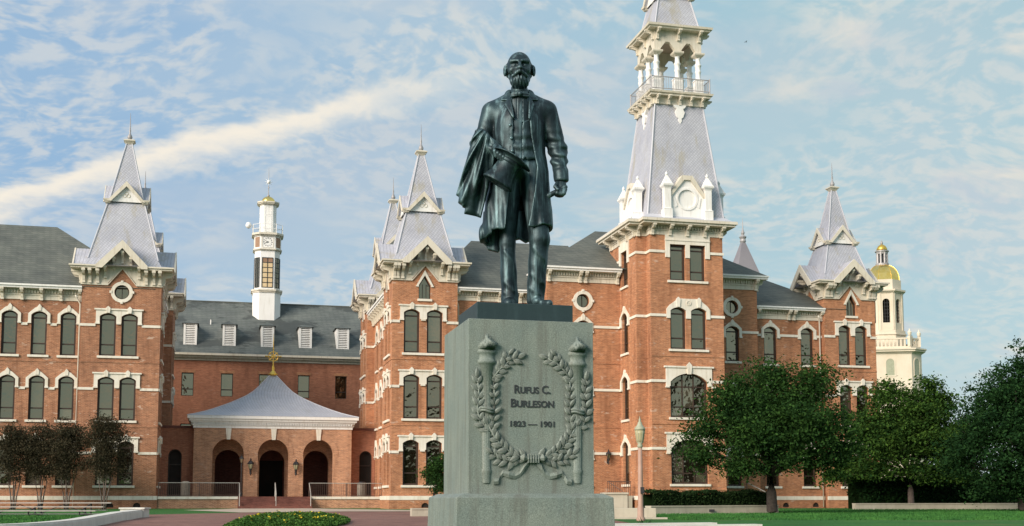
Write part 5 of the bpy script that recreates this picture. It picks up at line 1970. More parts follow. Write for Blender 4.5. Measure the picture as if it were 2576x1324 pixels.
# ================================================================== pedestal
pd = site('stone_pedestal', 3.12, 12.55, 0.0, 'grey green granite pedestal carved with torches and a leaf wreath', 'pedestal')
PV = 11.86
frp_ = front(PV)
pu0, pu1, pv0, pv1 = 2.455, 3.79, 11.86, 13.2


def frustum(mb, a0, a1, b0, b1, z0, ins, z1):
    mb.add([(a0, b0, z0), (a1, b0, z0), (a1, b1, z0), (a0, b1, z0), (a0 + ins, b0 + ins, z1), (a1 - ins, b0 + ins, z1), (a1 - ins, b1 - ins, z1), (a0 + ins, b1 - ins, z1)],
           [(0, 1, 5, 4), (1, 2, 6, 5), (2, 3, 7, 6), (3, 0, 4, 7), (4, 5, 6, 7), (3, 2, 1, 0)])
    return mb


def bevelled(mb, name, mat, parent, width=0.008):
    o = mb.build(name, mat, parent)
    bm = bmesh.new()
    bm.from_mesh(o.data)
    bmesh.ops.remove_doubles(bm, verts=bm.verts, dist=1e-5)
    bmesh.ops.bevel(bm, geom=bm.edges[:], offset=width, segments=2, affect='EDGES', profile=0.6)
    bm.to_mesh(o.data)
    bm.free()
    return o


mb = MB()
mb.box(pu0, pu1, pv0, pv1, 1.66, 3.455)
bevelled(mb, 'shaft', M['granite'], pd, 0.006)
mb = frustum(MB(), pu0 - 0.145, pu1 + 0.165, pv0 - 0.15, pv1 + 0.15, 0.42, 0.0, 0.421)
mb = MB()
a0, a1, b0, b1 = pu0 - 0.165, pu1 + 0.185, pv0 - 0.165, pv1 + 0.165
vs = []
for z, i in ((0.40, -0.02), (1.625, 0.02), (1.665, 0.105)):
    vs += [(a0 + i, b0 + i, z), (a1 - i, b0 + i, z), (a1 - i, b1 - i, z), (a0 + i, b1 - i, z)]
fs = [(3, 2, 1, 0), (8, 9, 10, 11)]
for j in (0, 4):
    for i in range(4):
        fs.append((j + i, j + (i + 1) % 4, j + 4 + (i + 1) % 4, j + 4 + i))
mb.add(vs, fs)
bevelled(mb, 'plinth', M['granite'], pd, 0.008)
bevelled(MB().box(a0 - 0.3, a1 + 0.3, b0 - 0.3, b1 + 0.3, -0.05, 0.40), 'base_step', M['granite'], pd, 0.01)

# inscription
for txt, zc, wd, hgt, big in (('Rufus C.', 2.735, 0.385, 0.088, True), ('Burleson', 2.592, 0.46, 0.088, True), ('1823 — 1901', 2.378, 0.47, 0.062, False)):
    cu = bpy.data.curves.new('inscription', 'FONT')
    t_ = txt
    cu.body = t_.upper()
    cu.size = 0.1
    cu.extrude = 0.004
    cu.offset = 0.0022
    cu.resolution_u = 3
    if big:
        cu.small_caps_scale = 0.80
        for i, c_ in enumerate(t_):
            if c_.islower():
                cu.body_format[i].use_small_caps = True
        cu.body = t_
        for i, c_ in enumerate(t_):
            cu.body_format[i].use_small_caps = c_.islower()
    tmp = link_obj('inscription_tmp', cu)
    bpy.context.view_layer.update()
    dg = bpy.context.evaluated_depsgraph_get()
    me = bpy.data.meshes.new_from_object(tmp.evaluated_get(dg))
    bpy.data.objects.remove(tmp)
    bpy.data.curves.remove(cu)
    co = np.array([v.co[:] for v in me.vertices])
    x0, x1, y0, y1 = co[:, 0].min(), co[:, 0].max(), co[:, 1].min(), co[:, 1].max()
    sx, sy = wd / (x1 - x0), hgt / (y1 - y0)
    for v in me.vertices:
        X = (v.co.x - (x0 + x1) / 2) * sx
        Z = (v.co.y - (y0 + y1) / 2) * sy
        d = v.co.z
        v.co = (3.13 + X - 3.12, PV - 0.003 - d - 12.55, zc + Z)
    me.materials.clear()
    me.materials.append(M['clock_black'])
    me.name = 'inscription'
    o = link_obj('inscription', me, pd)

# torches in relief
def torch(uc, tilt):
    mb = MB()
    ns = 20
    prof = [(0.036, 1.77), (0.042, 1.80), (0.044, 1.87), (0.050, 1.88), (0.050, 1.905), (0.043, 1.915), (0.050, 2.3), (0.056, 2.62), (0.066, 2.985), (0.084, 2.99), (0.092, 3.005), (0.092, 3.025), (0.078, 3.035), (0.074, 3.085),
            (0.088, 3.095), (0.098, 3.11), (0.094, 3.13), (0.080, 3.14), (0.092, 3.17), (0.07, 3.19)]
    vs, fs = [], []
    for r, z in prof:
        flut = 0.006 if 1.92 < z < 2.98 else 0.0
        for k in range(ns + 1):
            a = math.pi * k / ns
            rr = r - flut * (0.5 + 0.5 * math.cos(a * 12))
            vs.append((uc + tilt * (z - 2.4) - rr * math.cos(a), PV - 0.52 * rr * math.sin(a), z))
    for j in range(len(prof) - 1):
        for k in range(ns):
            fs.append((j * (ns + 1) + k, j * (ns + 1) + k + 1, (j + 1) * (ns + 1) + k + 1, (j + 1) * (ns + 1) + k))
    mb.add(vs, fs)
    t = mb.build('torch', M['granite'], pd, smooth=True)
    mb = MB()
    rr = random.Random(5)
    for k in range(11):
        a = -75 + 15 * k
        x0 = uc + tilt * 0.75 + 0.072 * math.sin(R(a))
        y0 = PV - 0.055 * math.cos(R(a))
        h_ = 0.10 + 0.05 * rr.random() - 0.0004 * abs(a)
        sw = 0.03 * (rr.random() - 0.5)
        mb.tube([(x0, y0, 3.14), (x0 * 0.8 + (uc + tilt * 0.75) * 0.2 + 0.018 * math.sin(R(a)) + 0.02, y0 - 0.012, 3.14 + h_ * 0.45), ((x0 + uc) / 2 + sw, PV - 0.03, 3.14 + h_ * 0.8), ((x0 + uc) / 2 + sw * 2 + 0.012, PV - 0.028, 3.155 + h_)], [0.022, 0.028, 0.018, 0.003], 6)
    mb.build('flame', M['granite'], t, smooth=True)
    # ribbon tie half way
    mb = MB()
    for z in (2.50, 2.525):
        pts = [(uc + tilt * 0.1 - 0.066 * math.cos(math.pi * k / 10), PV - 0.056 * math.sin(math.pi * k / 10), z + 0.012 * math.sin(math.pi * k / 5)) for k in range(11)]
        mb.tube(pts, 0.013, 6)
    mb.build('torch_tie', M['granite'], t, smooth=True)


torch(2.645, 0.0)
torch(3.612, 0.0)

# one carved leaf, used over and over
lf = bpy.data.meshes.new('leaf')
L_, W_ = 0.105, 0.021
vs, fs = [], []
ns = 7
for j in range(ns + 1):
    t = j / ns
    wv = W_ * (math.sin(math.pi * (t ** 0.85)) ** 0.8) * 1.15 + 0.001
    arch = 0.007 * math.sin(math.pi * t) + 0.008
    y = L_ * t
    for k, (fx, lift) in enumerate(((-1, -0.009), (-0.5, 0.005), (0, -0.003), (0.5, 0.005), (1, -0.009))):
        vs.append((fx * wv, -(arch + lift), y))
for j in range(ns):
    for k in range(4):
        a = j * 5 + k
        fs.append((a, a + 1, a + 6, a + 5))
lf.from_pydata(vs, [], fs)
lf.materials.append(M['granite'])
lf.polygons.foreach_set('use_smooth', [True] * len(lf.polygons))
lf.update()
rr = random.Random(11)
n_leaf = 0


def leaf(u, z, ang, sc=1.0, d=0.0):
    """leaf rooted at (u, z) on the front face pointing along ang (degrees from +u)"""
    global n_leaf
    o = link_obj('leaf', lf, pd)
    o.location = (u - 3.12, PV - 0.002 - d - 12.55, z)
    o.rotation_euler = (rr.uniform(-0.16, 0.10), R(90 - ang), 0)
    o.rotation_mode = 'XYZ'
    o.scale = (sc * rr.uniform(0.95, 1.25), sc * rr.uniform(1.0, 1.7), sc)
    n_leaf += 1


def stem(pts, r=0.010):
    MB().tube([(u, PV - 0.012, z) for u, z in pts], r, 6).build('stem', M['granite'], pd, smooth=True)


def spray(pts, n, spread=42, sc=1.0, tip=True, jit=8):
    """leaves in pairs along a poly-line"""
    P = [Vector((a, b)) for a, b in pts]
    seg = [(P[i + 1] - P[i]).length for i in range(len(P) - 1)]
    tot = sum(seg)
    for i in range(n):
        s_ = tot * (i + 0.3) / n
        k = 0
        while k < len(seg) - 1 and s_ > seg[k]:
            s_ -= seg[k]
            k += 1
        p = P[k] + (P[k + 1] - P[k]) * (s_ / seg[k])
        d = (P[k + 1] - P[k]).normalized()
        a = math.degrees(math.atan2(d.y, d.x))
        for sg in (-1, 1):
            leaf(p.x, p.y, a + sg * (spread + rr.uniform(-jit, jit)), sc * rr.uniform(0.85, 1.12), 0.003 * (i % 3))
    if tip:
        leaf(P[-1].x, P[-1].y, a, sc, 0.006)


for sg in (-1, 1):
    c_ = 3.128
    def X(x):
        return c_ + sg * x
    outer = [(0.05, 2.03), (0.17, 2.05), (0.31, 2.13), (0.40, 2.24), (0.47, 2.36)]
    path = [(X(a), b) for a, b in outer]
    stem(path, 0.012)
    spray(path, 8, 44, 1.05)
    up = [(X(a), b) for a, b in ((0.44, 2.28), (0.55, 2.38), (0.58, 2.52), (0.565, 2.68), (0.58, 2.84))]
    stem(up)
    spray(up, 8, 38, 1.0)
    inn = [(X(a), b) for a, b in ((0.42, 2.30), (0.405, 2.45), (0.40, 2.60), (0.41, 2.75), (0.40, 2.86))]
    stem(inn)
    spray(inn, 7, 44, 0.85, tip=False)
    sp2 = [(X(a), b) for a, b in ((0.42, 2.84), (0.34, 2.94), (0.25, 3.02), (0.16, 3.06))]
    stem(sp2)
    spray(sp2, 5, 46, 0.98)
    sp3 = [(X(a), b) for a, b in ((0.36, 2.93), (0.30, 3.03), (0.25, 3.09))]
    stem(sp3, 0.008)
    spray(sp3, 2, 40, 0.85)
    low = [(X(a), b) for a, b in ((0.12, 2.03), (0.24, 1.99), (0.34, 2.01), (0.42, 2.07))]
    spray(low, 5, 40, 1.0)
    # trailing ribbon
    mb = MB()
    pts = [(X(0.04), 1.985), (X(0.09), 1.93), (X(0.13), 1.865), (X(0.18), 1.84), (X(0.25), 1.855), (X(0.31), 1.875), (X(0.335), 1.84), (X(0.36), 1.79), (X(0.41), 1.785)]
    vs = []
    for i, (u, z) in enumerate(pts):
        dpt = 0.018 + 0.012 * math.sin(i * 1.9)
        wv = 0.030
        vs += [(u, PV - dpt, z + wv), (u + 0.006 * sg, PV - dpt - 0.008, z), (u, PV - dpt + 0.006, z - wv), (u, PV + 0.002, z - wv), (u, PV + 0.002, z + wv)]
    fs = []
    for i in range(len(pts) - 1):
        for k in range(5):
            a, b = i * 5 + k, i * 5 + (k + 1) % 5
            f4 = (a, b, b + 5, a + 5)
            fs.append(f4 if sg < 0 else f4[::-1])
    fs.append((0, 1, 2, 3, 4))
    fs.append(tuple((len(pts) - 1) * 5 + k for k in (4, 3, 2, 1, 0)))
    mb.add(vs, fs).build('ribbon', M['granite'], pd)
mb = MB()
mb.box(3.07, 3.19, PV - 0.045, PV + 0.01, 1.985, 2.06)
for k in range(5):
    mb.tube([(3.075 + 0.027 * k, PV - 0.044, 1.98), (3.075 + 0.027 * k, PV - 0.052, 2.02), (3.075 + 0.027 * k, PV - 0.044, 2.065)], 0.011, 6)
for sg in (-1, 1):
    mb.tube([(3.13 + sg * 0.06, PV - 0.03, 2.02), (3.13 + sg * 0.10, PV - 0.035, 2.03), (3.13 + sg * 0.13, PV - 0.02, 2.03)], [0.02, 0.042, 0.02], 8)
mb.build('bow_knot', M['granite'], pd, smooth=False)

# ================================================================== bronze statue
SX, SY, SZ = 0.01, 12.72, 3.655
U = 0.002318
stt = empty('bronze_statue', (SX, SY, 3.455), 0, 'bearded man in a frock coat holding a top hat, dark bronze statue on the pedestal', 'statue')
stt['_org'] = (0, 0, 0)


def grid(lo, hi, h):
    ax = [np.arange(lo[i], hi[i] + h, h, dtype=np.float32) for i in range(3)]
    return ax, np.meshgrid(*ax, indexing='ij', sparse=True)


def surface(name, fn, lo, hi, h, mat, parent, post=None):
    """mesh of fn < 0 by surface nets; coordinates in sketch units, x right, y away from the viewer, z up"""
    ax, (x, y, z) = grid(lo, hi, h)
    V = np.broadcast_to(fn(x, y, z), (len(ax[0]), len(ax[1]), len(ax[2]))).astype(np.float32).copy()
    for sl in ((0,), (-1,)):
        V[sl[0], :, :] = np.maximum(V[sl[0], :, :], 0.5)
        V[:, sl[0], :] = np.maximum(V[:, sl[0], :], 0.5)
        V[:, :, sl[0]] = np.maximum(V[:, :, sl[0]], 0.5)
    ins = V < 0
    c = ins[:-1, :-1, :-1].astype(np.int8)
    tot = np.zeros_like(c)
    for i in (0, 1):
        for j in (0, 1):
            for k in (0, 1):
                tot += ins[i:i + c.shape[0], j:j + c.shape[1], k:k + c.shape[2]]
    act = (tot > 0) & (tot < 8)
    idx = np.argwhere(act)
    vid = -np.ones(act.shape, dtype=np.int64)
    vid[act] = np.arange(len(idx))
    corner = {}
    for i in (0, 1):
        for j in (0, 1):
            for k in (0, 1):
                corner[(i, j, k)] = V[idx[:, 0] + i, idx[:, 1] + j, idx[:, 2] + k]
    acc = np.zeros((len(idx), 3), np.float32)
    cnt = np.zeros(len(idx), np.float32)
    for a in corner:
        for axn in range(3):
            if a[axn]:
                continue
            b = tuple(1 if q == axn else a[q] for q in range(3))
            va, vb = corner[a], corner[b]
            cr = (va < 0) != (vb < 0)
            t = np.where(cr, va / np.where(cr, va - vb, 1), 0)
            p = np.array(a, np.float32)[None, :].repeat(len(idx), 0)
            p[:, axn] = t
            acc += np.where(cr[:, None], p, 0)
            cnt += cr
    vert = (idx + acc / cnt[:, None]) * h + np.array(lo, np.float32)
    faces = []
    for axn in range(3):
        o1, o2 = (axn + 1) % 3, (axn + 2) % 3
        sl0 = [slice(None)] * 3
        sl1 = [slice(None)] * 3
        sl0[axn] = slice(0, -1)
        sl1[axn] = slice(1, None)
        A, B = ins[tuple(sl0)], ins[tuple(sl1)]
        e = np.argwhere(A != B)
        ok = (e[:, o1] > 0) & (e[:, o2] > 0) & (e[:, o1] < act.shape[o1]) & (e[:, o2] < act.shape[o2])
        e = e[ok]
        fl = A[e[:, 0], e[:, 1], e[:, 2]]
        q = []
        for d1, d2 in ((1, 1), (0, 1), (0, 0), (1, 0)):
            m_ = e.copy()
            m_[:, o1] -= d1
            m_[:, o2] -= d2
            q.append(vid[m_[:, 0], m_[:, 1], m_[:, 2]])
        q = np.stack(q, 1)
        q[~fl] = q[~fl][:, ::-1]
        faces.append(q)
    F_ = np.concatenate(faces)
    F_ = F_[(F_ >= 0).all(1)]
    vert = vert * U
    if post is not None:
        vert = post(vert)
    vert[:, 2] += SZ - 3.455
    me = bpy.data.meshes.new(name)
    me.vertices.add(len(vert))
    me.vertices.foreach_set('co', vert.astype(np.float32).ravel())
    me.loops.add(len(F_) * 4)
    me.loops.foreach_set('vertex_index', F_.ravel().astype(np.int32))
    me.polygons.add(len(F_))
    me.polygons.foreach_set('loop_start', np.arange(0, len(F_) * 4, 4, dtype=np.int32))
    me.polygons.foreach_set('loop_total', np.full(len(F_), 4, np.int32))
    me.polygons.foreach_set('use_smooth', np.ones(len(F_), bool))
    me.update(calc_edges=True)
    me.validate()
    me.materials.append(mat)
    return link_obj(name, me, parent)


def A(px, py, d=0.0):
    return (px - 340.0, float(d), 1275.0 - py)


def ell(x, y, z, c, r):
    k = np.sqrt(((x - c[0]) / r[0]) ** 2 + ((y - c[1]) / r[1]) ** 2 + ((z - c[2]) / r[2]) ** 2)
    return (k - 1) * min(r)


def rc(x, y, z, a, b, ra, rb, ky=1.0):
    ay, by = a[1] / ky, b[1] / ky
    yy = y / ky
    dx_, dy_, dz_ = b[0] - a[0], by - ay, b[2] - a[2]
    L2 = dx_ * dx_ + dy_ * dy_ + dz_ * dz_
    t = np.clip(((x - a[0]) * dx_ + (yy - ay) * dy_ + (z - a[2]) * dz_) / L2, 0, 1)
    d = np.sqrt((x - a[0] - t * dx_) ** 2 + (yy - ay - t * dy_) ** 2 + (z - a[2] - t * dz_) ** 2)
    return (d - (ra + (rb - ra) * t)) * min(ky, 1.0)


def smin(a, b, k):
    h = np.clip(0.5 + 0.5 * (b - a) / k, 0, 1)
    return b + (a - b) * h - k * h * (1 - h)


def smax(a, b, k):
    return -smin(-a, -b, k)


def poly2(x, z, pts):
    """signed distance to an outline in the x-z plane (sketch pixels)"""
    P = [(p[0] - 340.0, 1275.0 - p[1]) for p in pts]
    d = None
    s = None
    n = len(P)
    for i in range(n):
        a, b = P[i], P[(i + 1) % n]
        ex, ez = b[0] - a[0], b[1] - a[1]
        wx_, wz = x - a[0], z - a[1]
        t = np.clip((wx_ * ex + wz * ez) / (ex * ex + ez * ez), 0, 1)
        dd = (wx_ - ex * t) ** 2 + (wz - ez * t) ** 2
        d = dd if d is None else np.minimum(d, dd)
        c1 = z >= a[1]
        c2 = z < b[1]
        c3 = ex * wz > ez * wx_
        flip = (c1 & c2 & c3) | (~c1 & ~c2 & ~c3)
        s = flip if s is None else s ^ flip
    return np.sqrt(d) * np.where(s, -1.0, 1.0)


def wob(x, y, z, f, ph=0.0):
    return np.sin(x * f + 1.3 * np.sin(z * f * 0.7 + ph)) * np.sin(z * f * 0.9 + ph) * np.cos(y * f * 0.8 + ph * 2)


# -------------------------------------------------- body: head, neck, trousers, shoes, hands
def head(x, y, z):
    d = ell(x, y, z, A(370, 112, 12), (58, 76, 68))
    face = rc(x, y, z, A(371, 135, -18), A(372, 192, -26), 51, 36, 0.95)
    d = smin(d, face, 18)
    d = smin(d, rc(x, y, z, A(336, 150, -42), A(345, 160, -42), 18, 14), 14)      # cheek bones
    d = smin(d, rc(x, y, z, A(404, 150, -42), A(398, 160, -42), 18, 14), 14)
    d = smin(d, rc(x, y, z, A(334, 108, -52), A(364, 113, -70), 12, 9), 6)        # brows
    d = smin(d, rc(x, y, z, A(409, 108, -50), A(381, 113, -70), 12, 9), 6)
    d = smax(d, -ell(x, y, z, A(347, 128, -74), (21, 20, 13)), 4)                 # sockets
    d = smax(d, -ell(x, y, z, A(397, 128, -74), (21, 20, 13)), 4)
    d = smin(d, ell(x, y, z, A(348, 129, -53), (11, 9, 7)), 2)                    # eyes
    d = smin(d, ell(x, y, z, A(396, 129, -53), (11, 9, 7)), 2)
    nose = smin(rc(x, y, z, A(372, 116, -70), A(373, 150, -90), 6.5, 10), ell(x, y, z, A(373, 153, -84), (17, 12, 9)), 6)
    d = smin(d, nose, 4)
    for sx in (-1, 1):                                                            # ears
        c = A(371 + sx * 68, 135, 6)
        e = smax(ell(x, y, z, c, (10, 17, 26)), -ell(x, y, z, (c[0] + sx * 8, c[1] - 8, c[2]), (7, 9, 15)), 3)
        d = smin(d, e, 4)
    # beard and moustache with strands
    st = 2.6 * np.sin((x - 32) * 0.42 + 0.03 * z) * np.sin(z * 0.11 + x * 0.05)
    b = smin(ell(x, y, z, A(372, 196, -36), (41, 44, 40)), rc(x, y, z, A(324, 168, -10), A(352, 205, -34), 9, 22), 14)
    b = smin(b, rc(x, y, z, A(420, 168, -10), A(392, 205, -34), 9, 22), 14)
    b = smin(b, ell(x, y, z, A(372, 214, -44), (26, 22, 16)), 12)
    mo = -1.5 + smin(rc(x, y, z, A(370, 166, -84), A(340, 184, -66), 9, 6), rc(x, y, z, A(376, 166, -84), A(406, 184, -66), 9, 6), 4)
    b = smax(b, -ell(x, y, z, A(373, 180, -84), (15, 12, 5)), 4)
    d = smin(d, b + st, 6)
    d = smin(d, mo + 0.5 * st, 3)
    hs = 2.2 * np.sin(z * 0.35 + y * 0.16)
    for sx in (-1, 1):                                                            # hair over and behind the ears
        hq = smin(ell(x, y, z, A(370 + sx * 55, 124, 36), (10, 30, 26)), ell(x, y, z, A(370 + sx * 60, 114, 8), (7, 12, 10)), 6)
        d = smin(d, hq + hs, 7)
    return d


def hand_near(x, y, z):
    """hand at the viewer's right, closed on the papers"""
    d = rc(x, y, z, A(566, 672, -24), A(566, 712, -34), 22, 25, 0.8)
    for i, (ox, oz) in enumerate(((-20, 0), (-7, 6), (6, 8), (19, 4))):
        k = A(566 + ox * 0.9, 722 + oz * 0.3, -52)
        m = A(562 + ox * 0.8, 742 + oz * 0.6, -62)
        e = A(556 + ox * 0.7, 748 + oz * 0.5, -38)
        d = smin(d, smin(rc(x, y, z, k, m, 10.5, 9.5), rc(x, y, z, m, e, 9.5, 8), 3), 3)
    d = smin(d, smin(rc(x, y, z, A(548, 690, -36), A(537, 712, -58), 11, 9.5), rc(x, y, z, A(537, 712, -58), A(548, 728, -68), 9.5, 8), 3), 4)
    return d


def hand_far(x, y, z):
    """hand at the viewer's left, holding the hat brim"""
    d = rc(x, y, z, A(255, 545, -118), A(272, 566, -150), 24, 25, 0.9)
    for i in range(4):
        k = A(262 + 13 * i, 556 + 8 * i, -166 - 2 * i)
        m = A(258 + 13 * i, 580 + 9 * i, -182)
        e = A(262 + 12 * i, 602 + 9 * i, -178)
        d = smin(d, smin(rc(x, y, z, k, m, 10.5, 9.5), rc(x, y, z, m, e, 9.5, 8), 3), 3)
    d = smin(d, rc(x, y, z, A(268, 546, -130), A(300, 560, -140), 11, 9), 4)
    return d


def body(x, y, z):
    d = head(x, y, z)
    d = smin(d, rc(x, y, z, A(370, 225, 10), A(370, 275, 14), 40, 50), 8)
    col = rc(x, y, z, A(371, 248, 6), A(371, 262, 4), 48, 52)
    d = np.minimum(d, smax(smax(col, -(z - A(0, 268)[2]), 3), (z - A(0, 234)[2]) - 0.18 * (y + 40), 3))
    tor = rc(x, y, z, A(370, 340, 5), A(372, 600, 0), 92, 88, 0.8)
    d = smin(d, tor, 12)
    # trousers
    cr = 1.4 * np.sin(z * 0.055 + x * 0.075) * np.clip(1.4 - np.abs(z - 110) / 220, 0.15, 1)
    cr = cr + 1.8 * np.sin((z * 0.021 + x * 0.11 + y * 0.06)) * np.clip((300 - z) / 300, 0, 1) * np.clip(z / 60, 0, 1)
    l1 = smin(rc(x, y, z, A(322, 620, 0), A(314, 965, 2), 68, 36), rc(x, y, z, A(314, 965, 2), A(325, 1243, 0), 36, 40), 14)
    l2 = smin(rc(x, y, z, A(430, 620, 0), A(464, 955, -30), 68, 46), rc(x, y, z, A(464, 955, -30), A(444, 1234, -2), 46, 42), 14)
    for (ax0, az0, ax1, az1, yy) in ((285, 1195, 352, 1238, -34), (290, 1150, 345, 1195, -38), (404, 1180, 478, 1222, -44), (420, 1120, 488, 1165, -48), (300, 1010, 345, 1060, -40), (432, 1000, 492, 1060, -66)):
        cr = cr - 4.5 * np.exp(-(np.minimum(rc(x, y, z, A(ax0, az0, yy), A(ax1, az1, yy), 0.1, 0.1), 60) / 11) ** 2)
    d = smin(d, l1 + cr, 14)
    d = smin(d, l2 + cr, 14)
    # shoes
    s1 = smin(rc(x, y, z, A(328, 1256, 14), A(320, 1264, -84), 24, 19, 1.0), ell(x, y, z, A(326, 1250, -24), (26, 40, 22)), 10)
    s2 = smin(rc(x, y, z, A(440, 1256, 12), A(506, 1265, -82), 24, 17, 1.0), ell(x, y, z, A(455, 1248, -22), (28, 40, 24)), 10)
    d = smin(d, s1, 7)
    d = smin(d, s2, 7)
    d = smin(d, hand_near(x, y, z), 4)
    d = smin(d, hand_far(x, y, z), 4)
    return smax(d, -z, 2)




def coat_core(x, y, z):
    d = rc(x, y, z, A(262, 345, 10), A(475, 338, 10), 58, 58, 0.95)
    d = smin(d, rc(x, y, z, A(330, 270, 14), A(250, 330, 14), 36, 48), 20)
    d = smin(d, rc(x, y, z, A(412, 270, 14), A(480, 322, 14), 36, 48), 20)
    d = smin(d, ell(x, y, z, A(370, 425, 0), (124, 100, 150)), 26)
    d = smin(d, rc(x, y, z, A(372, 520, 4), A(370, 610, 4), 116, 124, 0.76), 30)
    d = smin(d, rc(x, y, z, A(368, 600, 4), A(352, 905, 8), 124, 164, 0.68), 30)
    d = smin(d, rc(x, y, z, A(430, 640, -4), A(466, 925, -26), 74, 60), 22)
    d = smin(d, rc(x, y, z, A(318, 640, 0), A(296, 930, 4), 72, 62), 22)
    fold = np.clip((A(0, 620)[2] - z) / 260, 0, 1)
    d = d + fold * (5 * np.sin(x * 0.075 + 0.6) * np.sin(0.02 * z + x * 0.01) + 3 * np.sin(x * 0.15 + 0.008 * z))
    d = d + 1.6 * wob(x, y, z, 0.045, 0.4)
    return d


OPEN_ = [(326, 236), (340, 392), (347, 590), (322, 740), (296, 1010), (400, 1010), (412, 900), (440, 740), (452, 620), (424, 470), (418, 398), (414, 236)]


def coat(x, y, z):
    d = coat_core(x, y, z)
    op = poly2(x, z, OPEN_)
    inner = d + 13
    # hollow skirt, open front
    d = np.where(y < 30, smax(d, -np.where(y < 40, op, 99), 4), d)
    d = smax(d, -smax(inner, z - A(0, 640)[2], 10), 5)
    hem = A(0, 925)[2] + 0.10 * (x + 0) - 0.16 * np.minimum(y, 60) * 1.0
    hem = hem + 5 * np.sin(x * 0.05)
    d = smax(d, hem - z - np.where(x < -95, 14, 0), 4)
    # sleeve at the viewer's right
    el = A(553, 520, 22)
    w1 = 3.5 * np.sin(z * 0.10 + x * 0.06)
    wz = np.clip(1 - np.abs(z - el[2] + 35) / 150, 0, 1)
    s = smin(rc(x, y, z, A(500, 330, 10), el, 50, 43), rc(x, y, z, el, A(567, 672, -22), 43, 32), 16)
    s = s + w1 * wz + 3 * wz * np.sin(z * 0.16 - y * 0.06)
    s = smin(s, smax(rc(x, y, z, A(565, 640, -15), A(567, 672, -22), 36, 35), -(z - A(0, 676)[2]), 3), 3)
    s = smax(s, A(0, 680)[2] - z, 3)
    d = smin(d, s, 10)
    # sleeve at the viewer's left
    el2 = A(196, 485, 6)
    s = smin(rc(x, y, z, A(240, 335, 12), el2, 50, 40), rc(x, y, z, el2, A(250, 545, -104), 42, 34), 14)
    wz2 = np.clip(1 - np.abs(z - el2[2] + 5) / 110, 0, 1)
    s = s + 4.0 * wz2 * np.sin(z * 0.12 + x * 0.09)
    d = smin(d, s, 10)
    # back tail hanging between and behind the legs
    tail = smax(poly2(x, z, [(200, 800), (190, 945), (214, 965), (222, 985), (270, 1000), (300, 950), (370, 935), (400, 952), (426, 938), (440, 800)]), np.abs(y - 62 + 6 * np.sin(x * 0.06)) - 16, 6)
    d = smin(d, tail, 10)
    # lapels and collar
    shell = coat_core(x, y, z) - 8
    lap = [(325, 234), (286, 282), (283, 293), (312, 296), (300, 318), (338, 400), (346, 394)]
    lap2 = [(415, 234), (456, 280), (458, 292), (430, 294), (442, 320), (418, 405), (412, 396)]
    lp_ = np.minimum(poly2(x, z, lap), poly2(x, z, lap2))
    d = np.minimum(d, smax(smax(shell, lp_, 3), y + 10, 3))
    colr = smax(smax(rc(x, y, z, A(330, 252, 22), A(412, 252, 22), 32, 32), -rc(x, y, z, A(370, 240, 10), A(370, 262, 10), 44, 46), 3), -(y - 10) - 30, 4)
    d = smin(d, colr, 5)
    # seam along the chest edge
    ridge = smax(np.abs(poly2(x, z, [(336, 392), (346, 590), (330, 590), (322, 392)])) - 1.2, y + 20, 2)
    d = np.where(ridge < 0, d + 1.6, d)
    return d


def vest(x, y, z):
    d = rc(x, y, z, A(371, 350, 0), A(372, 585, 0), 104, 102, 0.84)
    d = d + 3.4 * np.sin(z * 0.115 + 0.55 * np.sin(x * 0.05)) * np.clip((A(0, 430)[2] - z) / 60, 0, 1)
    op = poly2(x, z, [(332, 385), (384, 412), (424, 392), (436, 500), (462, 575), (408, 590), (398, 578), (388, 592), (336, 578)])
    d = smax(d, op, 4)
    d = np.where(np.abs(x - 42 - 0.02 * (z - 700)) < 1.8, d + 3.0, d)
    d = smax(d, y - 10, 4)
    return d


CLOAK = [(196, 452), (166, 462), (150, 500), (118, 618), (74, 748), (88, 758), (84, 786), (104, 800), (104, 806), (118, 812), (112, 838), (150, 846), (192, 858), (206, 800), (226, 720), (238, 650), (268, 585), (276, 545), (250, 506), (222, 470)]


def cloak(x, y, z):
    p = poly2(x, z, CLOAK)
    cx_, cz_ = A(232, 430)[0], A(232, 430)[2]
    ang = np.arctan2(x - cx_, cz_ - z + 1e-3)
    rad = np.sqrt((x - cx_) ** 2 + (z - cz_) ** 2)
    f = np.clip(rad / 220, 0.12, 1.25)
    fold = 15 * f * np.sin(ang * 19 + 0.012 * rad) + 6 * f * np.sin(ang * 43 + 1.0)
    yc = -52 - 0.10 * (z - A(0, 600)[2]) * 0.2
    th = np.abs(y - yc - 0.35 * fold) - (60 + 0.22 * np.clip(z - A(0, 620)[2], -160, 120) - 0.5 * fold)
    d = smax(p, th, 26)
    arm = rc(x, y, z, A(184, 500, 0), A(250, 550, -98), 47, 40)
    arm = arm + 4.5 * np.sin((x * 0.55 + z * 0.8) * 0.13)
    d = smin(d, arm, 16)
    return d


def bow(x, y, z):
    c = A(372, 276, -82)
    d = ell(x, y, z, c, (11, 12, 13))
    for sx in (-1, 1):
        w_ = rc(x, y, z, (c[0] + sx * 10, c[1] + 2, c[2] + 2), (c[0] + sx * 32, c[1] + 12, c[2] - 5), 8, 13, 0.7)
        d = smin(d, w_ + 1.2 * np.sin(z * 0.5), 3)
    sh = smax(rc(x, y, z, A(371, 270, 0), A(371, 420, -6), 80, 90, 0.84), poly2(x, z, [(336, 258), (408, 258), (418, 395), (384, 414), (338, 390)]), 3)
    sh = np.where(np.abs(np.abs(x - 33) - 13) < 1.5, sh + 2, sh)
    return smin(d, smax(sh, y + 20, 3), 2)


